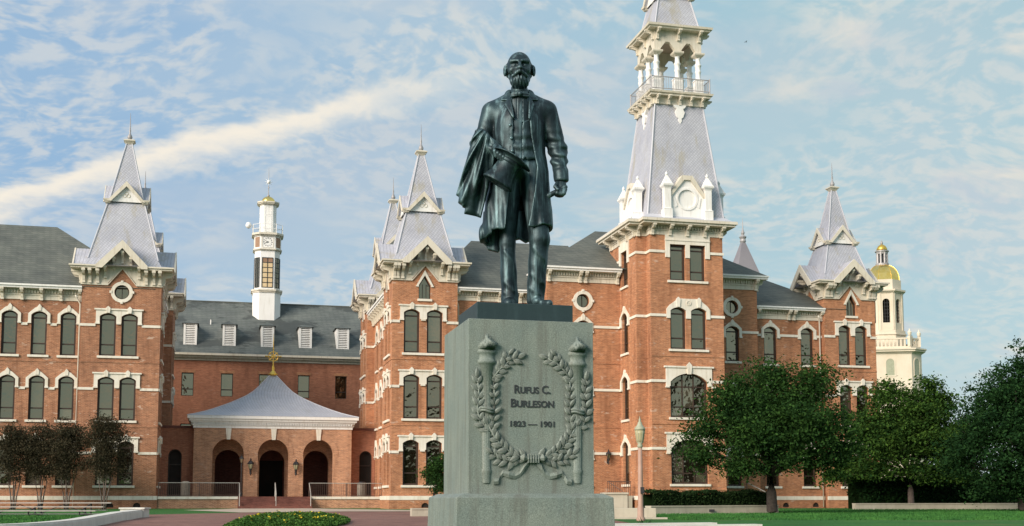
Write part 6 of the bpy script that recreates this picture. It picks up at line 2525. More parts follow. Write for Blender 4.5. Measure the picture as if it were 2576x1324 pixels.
def papers(x, y, z):
    a, b = A(506, 752, -46), A(584, 712, -50)
    d = rc(x, y, z, a, b, 13, 11, 0.9)
    return smax(d, -(rc(x, y, z, A(500, 755, -46), A(520, 745, -46), 8, 6)), 2)




surface('body', body, A(215, 1279, -205), A(610, 36, 105), 3.6, M['bronze'], stt)
surface('frock_coat', coat, A(135, 1010, -160), A(615, 205, 130), 3.8, M['bronze'], stt)
surface('waistcoat', vest, A(310, 610, -120), A(480, 370, 20), 3.2, M['bronze'], stt)
surface('bow_tie', bow, A(320, 425, -120), A(430, 245, 0), 2.6, M['bronze'], stt)
surface('cloak', cloak, A(60, 870, -175), A(300, 430, 60), 3.6, M['bronze'], stt)
surface('papers', papers, A(485, 772, -75), A(605, 690, -20), 2.6, M['bronze'], stt)

# top hat held by its brim, crown downwards
ax_c = Vector((-0.52, 0.06, -0.85)).normalized()
bx = Vector((0.84, 0.0, -0.54)).normalized()
by_ = ax_c.cross(bx).normalized()
bx = by_.cross(ax_c).normalized()
hc = Vector(A(336, 606, -150))
mb = MB()
prof = [(44, 2), (50, -1), (58, -4), (72, -6), (86, -4), (97, 3), (101, 7), (99, 10), (88, 3), (73, 0), (60, 2), (54, 8), (52, 30), (54, 60), (60, 90), (69, 116), (76, 128), (75, 132), (66, 134), (0.5, 133)]
vs, fs = [], []
ns = 40
for r, h in prof:
    for k in range(ns):
        an = 2 * math.pi * k / ns
        curl = 0.0
        if 70 < r and h < 12:
            curl = -14 * (math.sin(an) ** 2) * ((r - 70) / 31)
        p = hc + bx * (r * math.cos(an)) + by_ * (0.84 * r * math.sin(an)) + ax_c * (h + curl)
        vs.append((p.x * U, p.y * U, p.z * U + SZ - 3.455))
for j in range(len(prof) - 1):
    for k in range(ns):
        k2 = (k + 1) % ns
        fs.append((j * ns + k, (j + 1) * ns + k, (j + 1) * ns + k2, j * ns + k2))
mb.add(vs, fs)
ht_ = mb.build('top_hat', M['bronze'], stt, smooth=True)
# hat band
mb = MB()
vs, fs = [], []
for r, h in ((53.5, 10), (56, 11), (55, 30), (52, 31)):
    for k in range(ns):
        an = 2 * math.pi * k / ns
        p = hc + bx * (r * math.cos(an)) + by_ * (0.84 * r * math.sin(an)) + ax_c * h
        vs.append((p.x * U, p.y * U, p.z * U + SZ - 3.455))
for j in range(3):
    for k in range(ns):
        k2 = (k + 1) % ns
        fs.append((j * ns + k, (j + 1) * ns + k, (j + 1) * ns + k2, j * ns + k2))
mb.add(vs, fs).build('hat_band', M['bronze'], ht_, smooth=True)
# coat buttons
for px, py in ((327, 430), (333, 492), (337, 552)):
    c = A(px, py, 0)
    yb = -96 if py < 500 else -92
    mb = MB().lathe([(0.5, -6), (6, -5), (8, 0), (6, 4)], seg=12, mat=Matrix.Rotation(R(90), 4, 'X'))
    mb.v = [((c[0] + a) * U, (yb + b) * U, (c[2] + d) * U + SZ - 3.455) for a, b, d in mb.v]
    mb.build('button', M['bronze'], stt, smooth=True)
# bronze slab under the feet, set square to the pedestal
a_ = MB().box(2.575, 3.615, 12.01, 12.99, 3.4575, 3.655)
o = bevelled(a_, 'slab', M['bronze_base'], None, 0.006)
vv = o.data.vertices
for v in vv:
    wx_ = campus(v.co.x, v.co.y, v.co.z)
    v.co = (wx_[0] - SX, wx_[1] - SY, wx_[2] - 3.455)
o.parent = stt

# ================================================================== lamp post on the plaza
LX, LY = 4.83, 45.0
lz0 = ground_z(LY)
lp = empty('street_lamp', (LX, LY, lz0), 0, 'tall pinkish lamp post with a cloudy acorn lantern right of the pedestal', 'street lamp')
MB().lathe([(0.17, -0.05), (0.17, 0.10), (0.13, 0.14), (0.125, 0.5), (0.10, 0.56), (0.092, 1.6), (0.075, 2.76)], seg=14).build('post', M['post'], lp, org=(0, 0, 0), smooth=True)
MB().lathe([(0.07, 2.72), (0.10, 2.78), (0.10, 2.84), (0.075, 2.88), (0.12, 2.93)], seg=14).build('collar', M['lamp_cap'], lp, org=(0, 0, 0), smooth=True)
MB().lathe([(0.105, 2.92), (0.135, 3.05), (0.165, 3.25), (0.185, 3.42)], seg=14).build('lantern_glass', M['lamp_glass'], lp, org=(0, 0, 0), smooth=True)
mb = MB()
for k in range(6):
    an = math.pi * k / 3
    mb.tube([(r * math.cos(an), r * math.sin(an), z) for r, z in ((0.108, 2.92), (0.138, 3.05), (0.168, 3.25), (0.188, 3.42))], 0.010, 5)
mb.build('lantern_rib', M['lamp_cap'], lp, org=(0, 0, 0))
MB().lathe([(0.20, 3.40), (0.20, 3.46), (0.17, 3.52), (0.10, 3.60), (0.07, 3.70), (0.035, 3.74), (0.05, 3.79), (0.02, 3.85), (0.008, 3.93)], seg=14).build('lantern_cap', M['lamp_cap'], lp, org=(0, 0, 0), smooth=True)
MB().box(-0.015, 0.125, -0.15, -0.06, 1.02, 1.26).build('switch_box', M['iron'], lp, org=(0, 0, 0))


# ================================================================== low walls
def ribbon_wall(name, pts, wid, hgt, lab, cat, group=None, cap=0.06, mat='concrete', ztop=None):
    """low wall along world points (x, y); pts run so that the wall body lies to the left of travel"""
    o = empty(name, (pts[0][0], pts[0][1], ground_z(pts[0][1])), 0, lab, cat, group)
    o['_org'] = tuple(o.location)
    P = [Vector(p) for p in pts]
    nr = []
    for i in range(len(P)):
        d = (P[min(i + 1, len(P) - 1)] - P[max(i - 1, 0)]).normalized()
        nr.append(Vector((-d.y, d.x)))

    def band(w0, w1, z0, z1):
        mb = MB()
        vs = []
        for p, q_ in zip(P, nr):
            a, b = p + q_ * w0, p + q_ * w1
            za = ground_z(p.y)
            top = (za + z1) if ztop is None else ztop - (hgt - z1)
            bot = za + z0 if ztop is None or z0 < 0 else ztop - (hgt - z0)
            vs += [(a.x, a.y, bot), (b.x, b.y, bot), (b.x, b.y, top), (a.x, a.y, top)]
        fs = []
        for i in range(len(P) - 1):
            for k in range(4):
                fs.append((i * 4 + k, i * 4 + (k + 1) % 4, i * 4 + 4 + (k + 1) % 4, i * 4 + 4 + k))
        fs.append((3, 2, 1, 0))
        e = (len(P) - 1) * 4
        fs.append((e, e + 1, e + 2, e + 3))
        fs = [f[::-1] for f in fs]
        return mb.add(vs, fs)

    band(0, wid, -0.1, hgt - cap).build('wall', M[mat], o)
    band(-0.03, wid + 0.03, hgt - cap, hgt).build('coping', M[mat], o)
    return o


def curve(pts, n=6):
    """smooth line through points"""
    P = [Vector(p) for p in pts]
    P = [P[0] * 2 - P[1]] + P + [P[-1] * 2 - P[-2]]
    out_ = []
    for i in range(1, len(P) - 2):
        for k in range(n):
            t = k / n
            a, b, c, d = P[i - 1:i + 3]
            out_.append(0.5 * ((2 * b) + (c - a) * t + (2 * a - 5 * b + 4 * c - d) * t * t + (3 * b - a - 3 * c + d) * t ** 3))
    out_.append(P[-2])
    return [(p.x, p.y) for p in out_]


lw = ribbon_wall('garden_wall', curve([(-15.7, 51.0), (-14.75, 46), (-14.15, 41), (-13.95, 38.2), (-14.5, 36.0), (-16.2, 34.6), (-19, 34.0)]), -0.5, 0.33,
                 'curved pale concrete wall edging the plaza near the bleacher', 'wall', mat='concrete_white')
MB().box(-0.95, 0.05, -0.05, 0.75, -0.1, 0.36).build('end_block', M['concrete_white'], lw, org=(0, 0, 0))
MB().box(-1.0, 0.10, -0.10, 0.80, 0.36, 0.42).build('end_cap', M['concrete_white'], lw, org=(0, 0, 0))
ribbon_wall('bench_wall', curve([(6.06, 36.6), (4.2, 36.2), (2.0, 35.5), (0.4, 34.8)]), 0.5, 0.33, 'white topped low wall just right of the pedestal, the farther of two', 'wall', 'white topped low walls', mat='concrete_white')
ribbon_wall('bench_wall', curve([(7.22, 35.6), (5.2, 35.2), (3.2, 34.5), (1.6, 33.8)]), 0.5, 0.33, 'white topped low wall, the nearer and longer of two', 'wall', 'white topped low walls', mat='concrete_white')
ribbon_wall('garden_wall', [(-4.45, 53.3), (-3.2, 53.6), (-1.8, 54.2)], 0.5, 0.36, 'short stone wall end just left of the pedestal plinth', 'wall')
pw = ribbon_wall('planter_wall', curve([(6.67, 57.6), (9.9, 59.4), (13.6, 61.2)]), 0.45, 0.42, 'pale planter wall in front of the clipped hedge', 'wall')
MB().box(3.0, 3.35, 1.72, 1.79, 0.12, 0.24).build('light_recess', M['iron'], pw, org=(0, 0, 0))
rw = ribbon_wall('seat_wall', [(21.2, 74.0), (23, 74.2), (30, 75.0), (44, 76.6)], 0.5, 0.40, 'long pale seat wall under the bright green tree', 'wall')
for x in (10.6, 12.7, 14.6, 16.9):
    MB().box(x, x + 0.36, x * 0.115 - 0.11, x * 0.115 - 0.02, 0.10, 0.22).build('light_recess', M['iron'], rw, org=(0, 0, 0))

# stone stair cheek right of the pedestal
sb = empty('stair_cheek', (4.3, 49.0, ground_z(49)), 0, 'stepped pale stone block between the pedestal and the lamp post', 'stone block')
bevelled(MB().box(-0.55, 0.42, 0.0, 1.4, -0.1, 0.98), 'block', M['concrete'], None, 0.02).parent = sb
bevelled(MB().box(-0.60, 0.47, -0.05, 1.45, 0.98, 1.06), 'coping', M['concrete'], None, 0.015).parent = sb
bevelled(MB().box(-0.5, 1.5, -0.75, -0.06, -0.1, 0.43), 'lower_block', M['concrete'], None, 0.02).parent = sb
bevelled(MB().box(-0.6, 1.9, -1.2, -0.76, -0.1, 0.06), 'base_slab', M['concrete'], None, 0.01).parent = sb

# iron rails at the bay door and stair rails behind the oak
br_ = site('stair_railing', 25.3, 73.6, GZ, 'rusty iron railing at the side door left of the bell tower', 'railing')
MB().box(24.2, 25.9, 73.0, 74.4, GZ - 0.1, GZ + 0.84).build('landing', M['concrete'], br_)
mb = MB()
mb.box(24.25, 25.85, 73.08, 73.13, GZ + 1.72, GZ + 1.77)
mb.build('top_rail', M['rail'], br_)
for i in range(13):
    x = 24.28 + 0.128 * i
    MB().box(x - 0.012, x + 0.012, 73.09, 73.12, GZ + 0.84, GZ + 1.72).build('baluster', M['rail'], br_)
MB().tube([(24.3, 73.1, GZ + 1.75), (25.2, 71.8, GZ + 0.85), (25.2, 71.8, GZ)], 0.022, 6).build('hand_rail', M['rail'], br_)
for k, (u, lab) in enumerate(((33.3, 'steel stair rail right of the tower, the left one of two'), (36.0, 'steel stair rail right of the tower, the right one of two'))):
    b_ = site('stair_rail', u, 74.0, GZ, lab, 'handrail', 'stair rails behind the oak')
    MB().tube([(u - 1.0, 75.4, GZ + 1.75), (u + 0.25, 73.6, GZ + 0.75), (u + 0.25, 73.6, GZ)], 0.035, 6).build('rail', M['steel'], b_)
    MB().tube([(u - 1.0, 75.4, GZ + 1.75), (u - 1.0, 75.4, GZ)], 0.035, 6).build('post', M['rail'], b_)

# aluminium bleacher at the left edge
bl = empty('bleacher', (-22.6, 55.3, ground_z(55.3)), R(1.5), 'low bleacher of pale plank benches below the crape myrtles', 'bleacher')
plank = bpy.data.meshes.new('bench_plank')
b_ = MB().box(-4.4, 3.75, -0.13, 0.13, -0.02, 0.02)
plank.from_pydata(b_.v, [], b_.f)
plank.materials.append(M['steel'])
for y, z in ((-0.8, 0.22), (0.0, 0.40), (0.8, 0.58)):
    o = link_obj('bench_plank', plank, bl)
    o.location = (0.12 * y, y, z)
for y, z in ((-0.35, 0.08), (0.45, 0.24)):
    o = link_obj('foot_plank', plank, bl)
    o.location = (0, y, z)
for x in (-3.4, -1.4, 0.6, 2.9):
    mb = MB()
    for y, z in ((-0.8, 0.22), (0.0, 0.40), (0.8, 0.58)):
        mb.tube([(x, y, 0), (x, y, z - 0.02)], 0.035, 6)
    mb.tube([(x, -0.9, 0.03), (x, 0.95, 0.03)], 0.035, 6)
    mb.tube([(x, -0.8, 0.18), (x, 0.8, 0.54)], 0.03, 6)
    mb.build('frame', M['iron'], bl, org=(0, 0, 0))
for x in (-3.4, -1.4, 0.6):
    MB().tube([(x, 0.8, 0.1), (x + 1.0, 0.8, 0.5), (x + 2.1, 0.8, 0.1)], 0.022, 5).build('brace', M['iron'], bl, org=(0, 0, 0))

# a bird high in the sky
bd = empty('bird', (36.5, 180.0, 72.7), R(20), 'tiny dark bird high in the sky right of the bell tower', 'bird')
MB().lathe([(0.01, -0.28), (0.07, -0.1), (0.08, 0.06), (0.05, 0.2), (0.01, 0.3)], seg=8, mat=Matrix.Rotation(R(90), 4, 'Y')).build('body', M['iron'], bd, org=(0, 0, 0))
for s_ in (-1, 1):
    mb = MB()
    mb.add([(-0.08, 0, 0.02), (0.10, 0, 0.02), (0.04, s_ * 0.35, 0.20), (-0.10, s_ * 0.32, 0.19), (-0.12, s_ * 0.7, 0.12), (-0.02, s_ * 0.66, 0.13),
            (-0.08, 0, 0.0), (0.10, 0, 0.0), (0.04, s_ * 0.35, 0.18), (-0.10, s_ * 0.32, 0.17)], [(0, 1, 2, 3), (3, 2, 5, 4), (6, 7, 8, 9)])
    mb.build('wing', M['iron'], bd, org=(0, 0, 0))


bd.scale = (0.65, 0.65, 0.65)

# ================================================================== planting
NR = np.random.RandomState(4)


def leaf_mesh(name, C, size, mat, up=0.35, aspect=0.55, jitter=0.4):
    """one small pointed quad for every row of C"""
    n = len(C)
    nrm = NR.normal(size=(n, 3)).astype(np.float32)
    nrm[:, 2] = np.abs(nrm[:, 2]) * (0.6 + up) + up
    nrm /= np.linalg.norm(nrm, axis=1, keepdims=True)
    t = NR.normal(size=(n, 3)).astype(np.float32)
    t -= (t * nrm).sum(1, keepdims=True) * nrm
    t /= np.linalg.norm(t, axis=1, keepdims=True)
    b = np.cross(nrm, t)
    s = (size * (1 + jitter * (NR.rand(n, 1) - 0.5) * 2)).astype(np.float32)
    V = np.empty((n, 4, 3), np.float32)
    V[:, 0] = C - t * s
    V[:, 1] = C + b * s * aspect
    V[:, 2] = C + t * s
    V[:, 3] = C - b * s * aspect
    me = bpy.data.meshes.new(name)
    me.vertices.add(n * 4)
    me.vertices.foreach_set('co', V.ravel())
    me.loops.add(n * 4)
    me.loops.foreach_set('vertex_index', np.arange(n * 4, dtype=np.int32))
    me.polygons.add(n)
    me.polygons.foreach_set('loop_start', np.arange(0, n * 4, 4, dtype=np.int32))
    me.polygons.foreach_set('loop_total', np.full(n, 4, np.int32))
    me.update(calc_edges=True)
    me.materials.append(mat)
    return me


def crown_points(lobes, n, twig=0.34, shell=0.62):
    """leaf positions in little sprays spread through a crown made of uneven lobes (x, y, z, r, rz)"""
    L = np.array(lobes, np.float32)
    wts = (L[:, 3] ** 2) * L[:, 4]
    wts /= wts.sum()
    ns = n // 60
    k = NR.choice(len(L), ns, p=wts)
    d = NR.normal(size=(ns, 3))
    d /= np.linalg.norm(d, axis=1, keepdims=True)
    rad = shell + (1.08 - shell) * NR.rand(ns, 1) ** 0.8
    inner = NR.rand(ns, 1) < 0.25
    rad = np.where(inner, NR.rand(ns, 1) ** 0.5 * shell, rad)
    # uneven outline: bumps that belong to the direction
    bump_ = 1 + 0.24 * np.sin(d[:, :1] * 5 + k[:, None]) * np.sin(d[:, 2:] * 6 + 2 * k[:, None]) + 0.14 * NR.normal(size=(ns, 1))
    P = L[k, :3] + d * rad * bump_ * np.stack([L[k, 3], L[k, 3], L[k, 4]], 1)
    out_ = np.repeat(P, 60, 0) + NR.normal(size=(ns * 60, 3)) * np.array([twig, twig, twig * 0.5]) * 1.06 * (0.6 + 0.8 * NR.rand(ns * 60, 1))
    # a few sprigs beyond the outline
    top = NR.choice(ns, ns // 12)
    sp = P[top] + d[top] * NR.rand(len(top), 1) * 0.45 + np.array([0, 0, 0.15])
    out_ = np.concatenate([out_, np.repeat(sp, 14, 0) + NR.normal(size=(len(top) * 14, 3)) * twig * 0.4])
    return out_.astype(np.float32)


def tree(name, X, Y, lobes, n, size, leafm, barkm, trunk_r, fork, lab, cat='tree', group=None, stems=None, twig=0.34, kx=1.0):
    z0 = ground_z(Y)
    o = empty(name, (X, Y, z0), 0, lab, cat, group)
    lobes = [(a * kx, b, z - z0, r * 0.92, rz * 0.95) for a, b, z, r, rz in lobes]
    rng = random.Random(int(X * 10))
    mb = MB()
    if stems is None:
        top = Vector((rng.uniform(-0.15, 0.15), 0, fork))
        mb.tube([(0, 0, -0.15), (0.02, 0, 0.12), (0.0, 0.0, fork * 0.5), top], [trunk_r * 1.25, trunk_r * 1.05, trunk_r * 0.92, trunk_r * 0.85], 12)
        for a, b, z, r, rz in lobes:
            e = Vector((a, b, z - 0.1 * rz))
            m1 = top.lerp(e, 0.45) + Vector((rng.uniform(-.2, .2), rng.uniform(-.2, .2), 0.25))
            mb.tube([top - Vector((0, 0, 0.25)), m1, e], [trunk_r * 0.55, trunk_r * 0.32, trunk_r * 0.08], 7)
            for q_ in range(3):
                e2 = e + Vector((rng.uniform(-1, 1) * r, rng.uniform(-1, 1) * r, rng.uniform(-0.2, 0.9) * rz)) * 0.8
                mb.tube([m1.lerp(e, 0.4), m1.lerp(e2, 0.6), e2], [trunk_r * 0.2, trunk_r * 0.12, trunk_r * 0.03], 5)
    else:
        for (ax_, ay_) in stems:
            k = lobes[rng.randrange(len(lobes))]
            mb.tube([(ax_ * 0.25, ay_ * 0.25, -0.1), (ax_ * 0.5, ay_ * 0.5, fork * 0.5), (ax_, ay_, fork), (k[0] * 0.7 + ax_ * 0.5, k[1], k[2])], [trunk_r * 1.1, trunk_r, trunk_r * 0.8, trunk_r * 0.2], 7)
    mb.build('trunk', M[barkm], o, org=(0, 0, 0), smooth=True)
    me = leaf_mesh('crown', crown_points(lobes, n, twig), size, M[leafm])
    link_obj('crown', me, o)
    return o


tree('oak_tree', 13.0, 60.0,
     [(0.2, 0.3, 7.65, 1.25, 1.05), (2.55, 0.2, 7.55, 1.05, 1.0), (-1.7, -0.4, 6.5, 1.5, 1.2), (-3.0, 0.2, 5.3, 1.25, 1.0), (-3.35, -0.2, 3.9, 1.05, 0.85), (-1.0, -1.3, 4.9, 1.6, 1.2),
      (1.1, -1.5, 5.2, 1.7, 1.25), (3.0, 0.0, 5.2, 1.2, 1.1), (2.75, -0.6, 3.6, 1.1, 0.75), (-1.7, -1.2, 3.3, 1.0, 0.65), (0.7, -1.5, 3.7, 1.1, 0.7), (1.3, 0.8, 6.5, 1.4, 1.15), (0.0, 1.6, 5.5, 2.0, 1.5), (3.6, 0.6, 4.3, 0.8, 0.7)],
     62000, 0.082, 'leaf_oak', 'bark', 0.27, 2.2, 'broad dark green oak standing on the lawn before the bell tower', 'tree', 'trees on the right lawn')
tree('oak_tree', 25.3, 76.0,
     [(-1.3, 0, 8.25, 1.2, 1.05), (1.5, 0, 8.3, 1.15, 1.0), (2.6, 0.2, 7.6, 1.0, 0.9), (0, -0.8, 7.0, 1.7, 1.2), (-2.4, 0, 6.4, 1.4, 1.1), (-3.2, 0.2, 5.0, 1.1, 1.0), (-1.6, -1.3, 5.0, 1.6, 1.2), (1.4, -1.3, 5.4, 1.8, 1.4),
      (3.2, 0, 5.6, 1.3, 1.2), (0.2, 1.4, 6.0, 2.2, 1.7), (-2.4, -0.8, 3.6, 1.3, 0.8), (0.3, -1.4, 3.4, 1.4, 0.8), (2.6, -0.8, 3.6, 1.4, 0.9), (-3.9, 0.4, 3.9, 1.1, 0.9), (-4.6, 0.3, 3.1, 0.9, 0.7)],
     62000, 0.098, 'leaf_lime', 'bark_pale', 0.20, 2.4, 'bright green tree with a thin pale trunk, below the church tower', 'tree', 'trees on the right lawn')
tree('oak_tree', 28.6, 67.0,
     [(0.6, 0, 9.3, 1.1, 1.0), (-0.4, 0.2, 8.3, 1.3, 1.1), (1.9, 0, 8.2, 1.5, 1.2), (-1.2, -0.5, 7.0, 1.5, 1.2), (0.8, -1.2, 7.0, 1.8, 1.4), (-2.3, 0, 5.8, 1.3, 1.1), (-0.6, -1.6, 5.3, 1.9, 1.4), (1.6, -1.4, 5.2, 2.0, 1.5),
      (-2.7, -0.2, 4.4, 1.2, 1.0), (-1.6, -1.2, 3.4, 1.5, 0.9), (0.7, -1.6, 3.3, 1.7, 0.9), (2.8, 0, 6.6, 1.6, 1.4), (0.5, 1.5, 6.5, 2.4, 2.2), (0.5, -0.4, 2.3, 2.2, 0.8), (-1.9, 0, 2.3, 1.2, 0.7), (-3.4, 0.3, 3.6, 1.1, 1.0), (-3.3, 0.3, 5.0, 0.8, 0.8)],
     66000, 0.092, 'leaf_dark', 'bark', 0.32, 1.6, 'tallest and darkest tree, standing right of the bright green one', 'tree', 'trees on the right lawn')
for X, Y, hs, lab in ((-25.2, 74.0, 0, 'multi-stemmed crape myrtle in front of the left tower'), (-27.75, 74.6, 1, 'crape myrtle second from the left tower, two bare stems below'),
                      (-29.6, 75.2, 2, 'crape myrtle third from the left tower, over the bleacher'), (-31.3, 75.2, 3, 'crape myrtle farthest from the left tower')):
    r_ = random.Random(40 + hs)
    tp = 0.25 if hs == 0 else -0.1 * hs
    tree('crape_myrtle', X, Y, [(0.05, 0, 5.95 + tp, 0.95, 0.62), (-0.6, 0.1, 5.3 + tp, 0.72, 0.7), (0.7, 0, 5.2 + tp, 0.66, 0.6), (0.1, -0.3, 4.6, 0.85, 0.85), (-0.7, 0.1, 3.9, 0.55, 0.6), (0.75, 0.1, 3.8, 0.65, 0.6), (0.0, -0.2, 3.4, 0.7, 0.6)],
         (17000, 14000, 15500, 15000)[hs], 0.055, 'leaf_myrtle', 'bark_pale', 0.045, 1.7, lab, 'tree', 'crape myrtles by the left hall', stems=[(-0.35, 0.0), (-0.1, 0.15), (0.12, -0.1), (0.36, 0.05)], twig=0.24)
tree('small_tree', -4.45, 68.5, [(0, 0, 3.1, 0.65, 0.6), (0.5, 0, 3.7, 0.6, 0.55), (0.9, 0.2, 3.0, 0.6, 0.6), (0.3, -0.2, 2.4, 0.6, 0.45), (1.0, 0, 4.1, 0.5, 0.5)], 5000, 0.07, 'leaf_oak', 'bark', 0.06, 1.0,
     'small leafy tree half hidden behind the left of the pedestal', 'tree', twig=0.22)


def hedge(name, path, wid, z0, z1, n, leafm, size, lab, cat, rough=0.08):
    P = [Vector(p) for p in path]
    seg = [(P[i + 1] - P[i]).length for i in range(len(P) - 1)]
    o = empty(name, (P[0].x, P[0].y, z0), 0, lab, cat)
    o['_org'] = (P[0].x, P[0].y, z0)
    s = NR.rand(n) * sum(seg)
    cum = np.concatenate([[0], np.cumsum(seg)])
    k = np.clip(np.searchsorted(cum, s) - 1, 0, len(seg) - 1)
    t = (s - cum[k]) / np.array(seg)[k]
    A_ = np.array([[p.x, p.y] for p in P])
    base_ = A_[k] + (A_[k + 1] - A_[k]) * t[:, None]
    dv = (A_[k + 1] - A_[k]) / np.array(seg)[k][:, None]
    nv = np.stack([-dv[:, 1], dv[:, 0]], 1)
    side = NR.rand(n)
    uu = np.where(side < 0.45, 0.0, np.where(side < 0.6, 1.0, NR.rand(n)))
    hh_ = np.where(side < 0.6, NR.rand(n), 1.0)
    hh_ = np.where(side < 0.6, hh_, 1.0 - 0.10 * (2 * uu - 1) ** 4)
    lump = 0.06 * np.sin(s * 2.3) + 0.05 * np.sin(s * 5.1 + 1)
    xy = base_ + nv * (uu * wid + NR.normal(size=n) * rough)[:, None]
    z = (hh_ * (z1 - z0) + NR.normal(size=n) * rough * 0.7 + lump * hh_)
    C = np.stack([xy[:, 0] - P[0].x, xy[:, 1] - P[0].y, z], 1).astype(np.float32)
    link_obj('foliage', leaf_mesh('foliage', C, size, M[leafm]), o)['kind'] = 'stuff'
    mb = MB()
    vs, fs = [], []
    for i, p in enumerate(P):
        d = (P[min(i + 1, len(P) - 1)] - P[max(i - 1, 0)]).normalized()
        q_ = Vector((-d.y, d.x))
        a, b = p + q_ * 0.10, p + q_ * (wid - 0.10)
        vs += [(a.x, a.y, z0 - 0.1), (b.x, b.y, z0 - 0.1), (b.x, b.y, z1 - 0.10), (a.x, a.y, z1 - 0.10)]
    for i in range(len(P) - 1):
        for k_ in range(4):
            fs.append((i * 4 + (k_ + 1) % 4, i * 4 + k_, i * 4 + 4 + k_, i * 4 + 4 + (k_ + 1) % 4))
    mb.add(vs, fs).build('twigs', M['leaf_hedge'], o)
    return o


hedge('clipped_hedge', [(6.9, 58.4), (9.9, 60.0), (13.4, 61.7)], 1.1, 1.05, 1.98, 13000, 'leaf_hedge', 0.055, 'clipped dark hedge behind the planter wall', 'hedge', 0.05)
hedge('shrub_row', [(22.4, 77.2), (26, 77.8), (30, 78.4), (36, 79.6)], 1.8, 1.0, 3.0, 14000, 'leaf_dark', 0.10, 'loose dark shrubs behind the long seat wall', 'shrubs', 0.22)

# bedding plants in front of the plaza
bed_n = 20000
ang = NR.rand(bed_n) * 2 * math.pi
rad = np.sqrt(NR.rand(bed_n))
sq = 1.0 / np.maximum(np.abs(np.cos(ang)), np.abs(np.sin(ang))) ** 0.55
bx_ = -7.75 + 1.95 * rad * np.cos(ang) * sq
by2 = 42.0 + 3.4 * rad * np.sin(ang) * sq
clump = 0.5 + 0.5 * np.sin(bx_ * 6.1 + by2 * 2.3) * np.sin(bx_ * 2.7 - by2 * 4.4)
bz = np.array([ground_z(v) for v in by2]) + (0.10 + 0.34 * (1 - rad ** 4) * (0.55 + 0.45 * clump)) * (0.45 + 0.55 * NR.rand(bed_n))
C = np.stack([bx_ + 7.75, by2 - 42.0, bz - ground_z(42.0)], 1).astype(np.float32)
fb = empty('flower_bed', (-7.75, 42.0, ground_z(42.0)), 0, 'bed of low green plants with yellow flowers on the brick plaza', 'flower bed')
link_obj('foliage', leaf_mesh('foliage', C, 0.05, M['leaf_bed'], 0.5), fb)['kind'] = 'stuff'
sel = (clump > 0.78) & (rad < 0.85) & (NR.rand(bed_n) < 0.12)
C2 = C[sel] + np.array([0, 0, 0.05], np.float32)
link_obj('flowers', leaf_mesh('flowers', C2, 0.035, M['petal'], 0.9, 0.9), fb)['kind'] = 'stuff'
MB().lathe([(2.2, -0.05), (2.3, 0.03), (1.6, 0.12), (0.1, 0.16)], seg=28).build('soil', M['bark'], fb, org=(0, 0, 0)).scale = (0.78, 1.25, 1)

# spiky plant by the near low walls
yu = empty('spiky_plant', (4.15, 37.6, ground_z(37.6)), 0, 'small dark spiky plant poking up behind the white topped walls', 'plant')
for k in range(16):
    an = 2 * math.pi * k / 16 + 0.3 * random.random()
    tl = random.uniform(0.35, 0.6)
    e = Vector((math.cos(an) * tl * 0.55, math.sin(an) * tl * 0.55, tl * random.uniform(0.6, 1.0)))
    sd = Vector((-math.sin(an), math.cos(an), 0)) * 0.025
    m1 = e * 0.5 + Vector((0, 0, 0.04))
    mb = MB().add([tuple(-sd), tuple(sd), tuple(m1 + sd), tuple(m1 - sd), tuple(e), (0, 0, -0.02), tuple(m1 - Vector((0, 0, 0.02)))], [(0, 1, 2, 3), (3, 2, 4), (1, 0, 5), (1, 5, 6, 2), (5, 0, 3, 6), (3, 4, 6), (4, 2, 6)])
    mb.build('leaf', M['leaf_dark'], yu, org=(0, 0, 0))

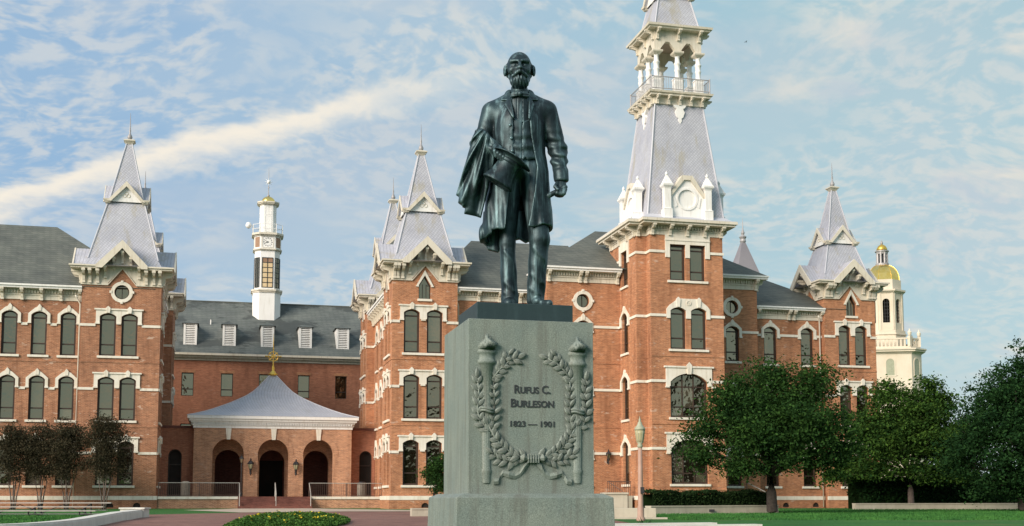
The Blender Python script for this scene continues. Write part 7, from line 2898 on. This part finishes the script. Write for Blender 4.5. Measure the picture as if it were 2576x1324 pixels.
# grass blades on the lawns
def lawn(name, n, region, h, lab=None):
    xs, ys = region(n)
    z = np.array([ground_z(v) for v in ys], np.float32)
    a = NR.rand(n) * 2 * math.pi
    hh_ = h * (0.5 + NR.rand(n))
    wv = 0.012 + 0.012 * NR.rand(n)
    V = np.empty((n, 3, 3), np.float32)
    V[:, 0] = np.stack([xs - wv * np.cos(a), ys - wv * np.sin(a), z], 1)
    V[:, 1] = np.stack([xs + wv * np.cos(a), ys + wv * np.sin(a), z], 1)
    V[:, 2] = np.stack([xs + hh_ * 0.5 * NR.normal(size=n), ys + hh_ * 0.5 * NR.normal(size=n), z + hh_], 1)
    me = bpy.data.meshes.new(name)
    me.vertices.add(n * 3)
    me.vertices.foreach_set('co', V.ravel())
    me.loops.add(n * 3)
    me.loops.foreach_set('vertex_index', np.arange(n * 3, dtype=np.int32))
    me.polygons.add(n)
    me.polygons.foreach_set('loop_start', np.arange(0, n * 3, 3, dtype=np.int32))
    me.polygons.foreach_set('loop_total', np.full(n, 3, np.int32))
    me.update(calc_edges=True)
    me.materials.append(M['blade'])
    tag(link_obj(name, me), kind='stuff')


def reg_right(n):
    ys = 46 + 28 * NR.rand(n)
    xs = 6.2 + (ys * 0.46 - 4) * NR.rand(n)
    return xs, ys


def reg_left(n):
    ys = 37 + 17 * NR.rand(n)
    xs = -16.2 - (ys - 33) * 0.02 - 9 * NR.rand(n)
    return xs, ys


lawn('grass', 60000, reg_right, 0.07)
lawn('grass', 16000, reg_left, 0.07)


# a belt of tall trees behind the viewer, seen only as the dark shapes in the lower windows
tb = []
for i in range(13):
    x = -40 + 19 * i + NR.uniform(-3, 3)
    h_ = (10, 9, 8, 10, 13, 17, 21, 23, 22, 24, 22, 23, 21)[i]
    tb += [(x, NR.uniform(-4, 4), h_ * 0.62, h_ * 0.36, h_ * 0.38), (x + 3, 0, h_ * 0.40, h_ * 0.30, h_ * 0.30), (x - 3, 0, h_ * 0.36, h_ * 0.28, h_ * 0.30)]
C = crown_points(tb, 60000, 1.3)
o = link_obj('tree_belt', leaf_mesh('tree_belt', C, 1.15, M['leaf_dark']))
o.location = (0, -26, 0)
tag(o, kind='stuff')
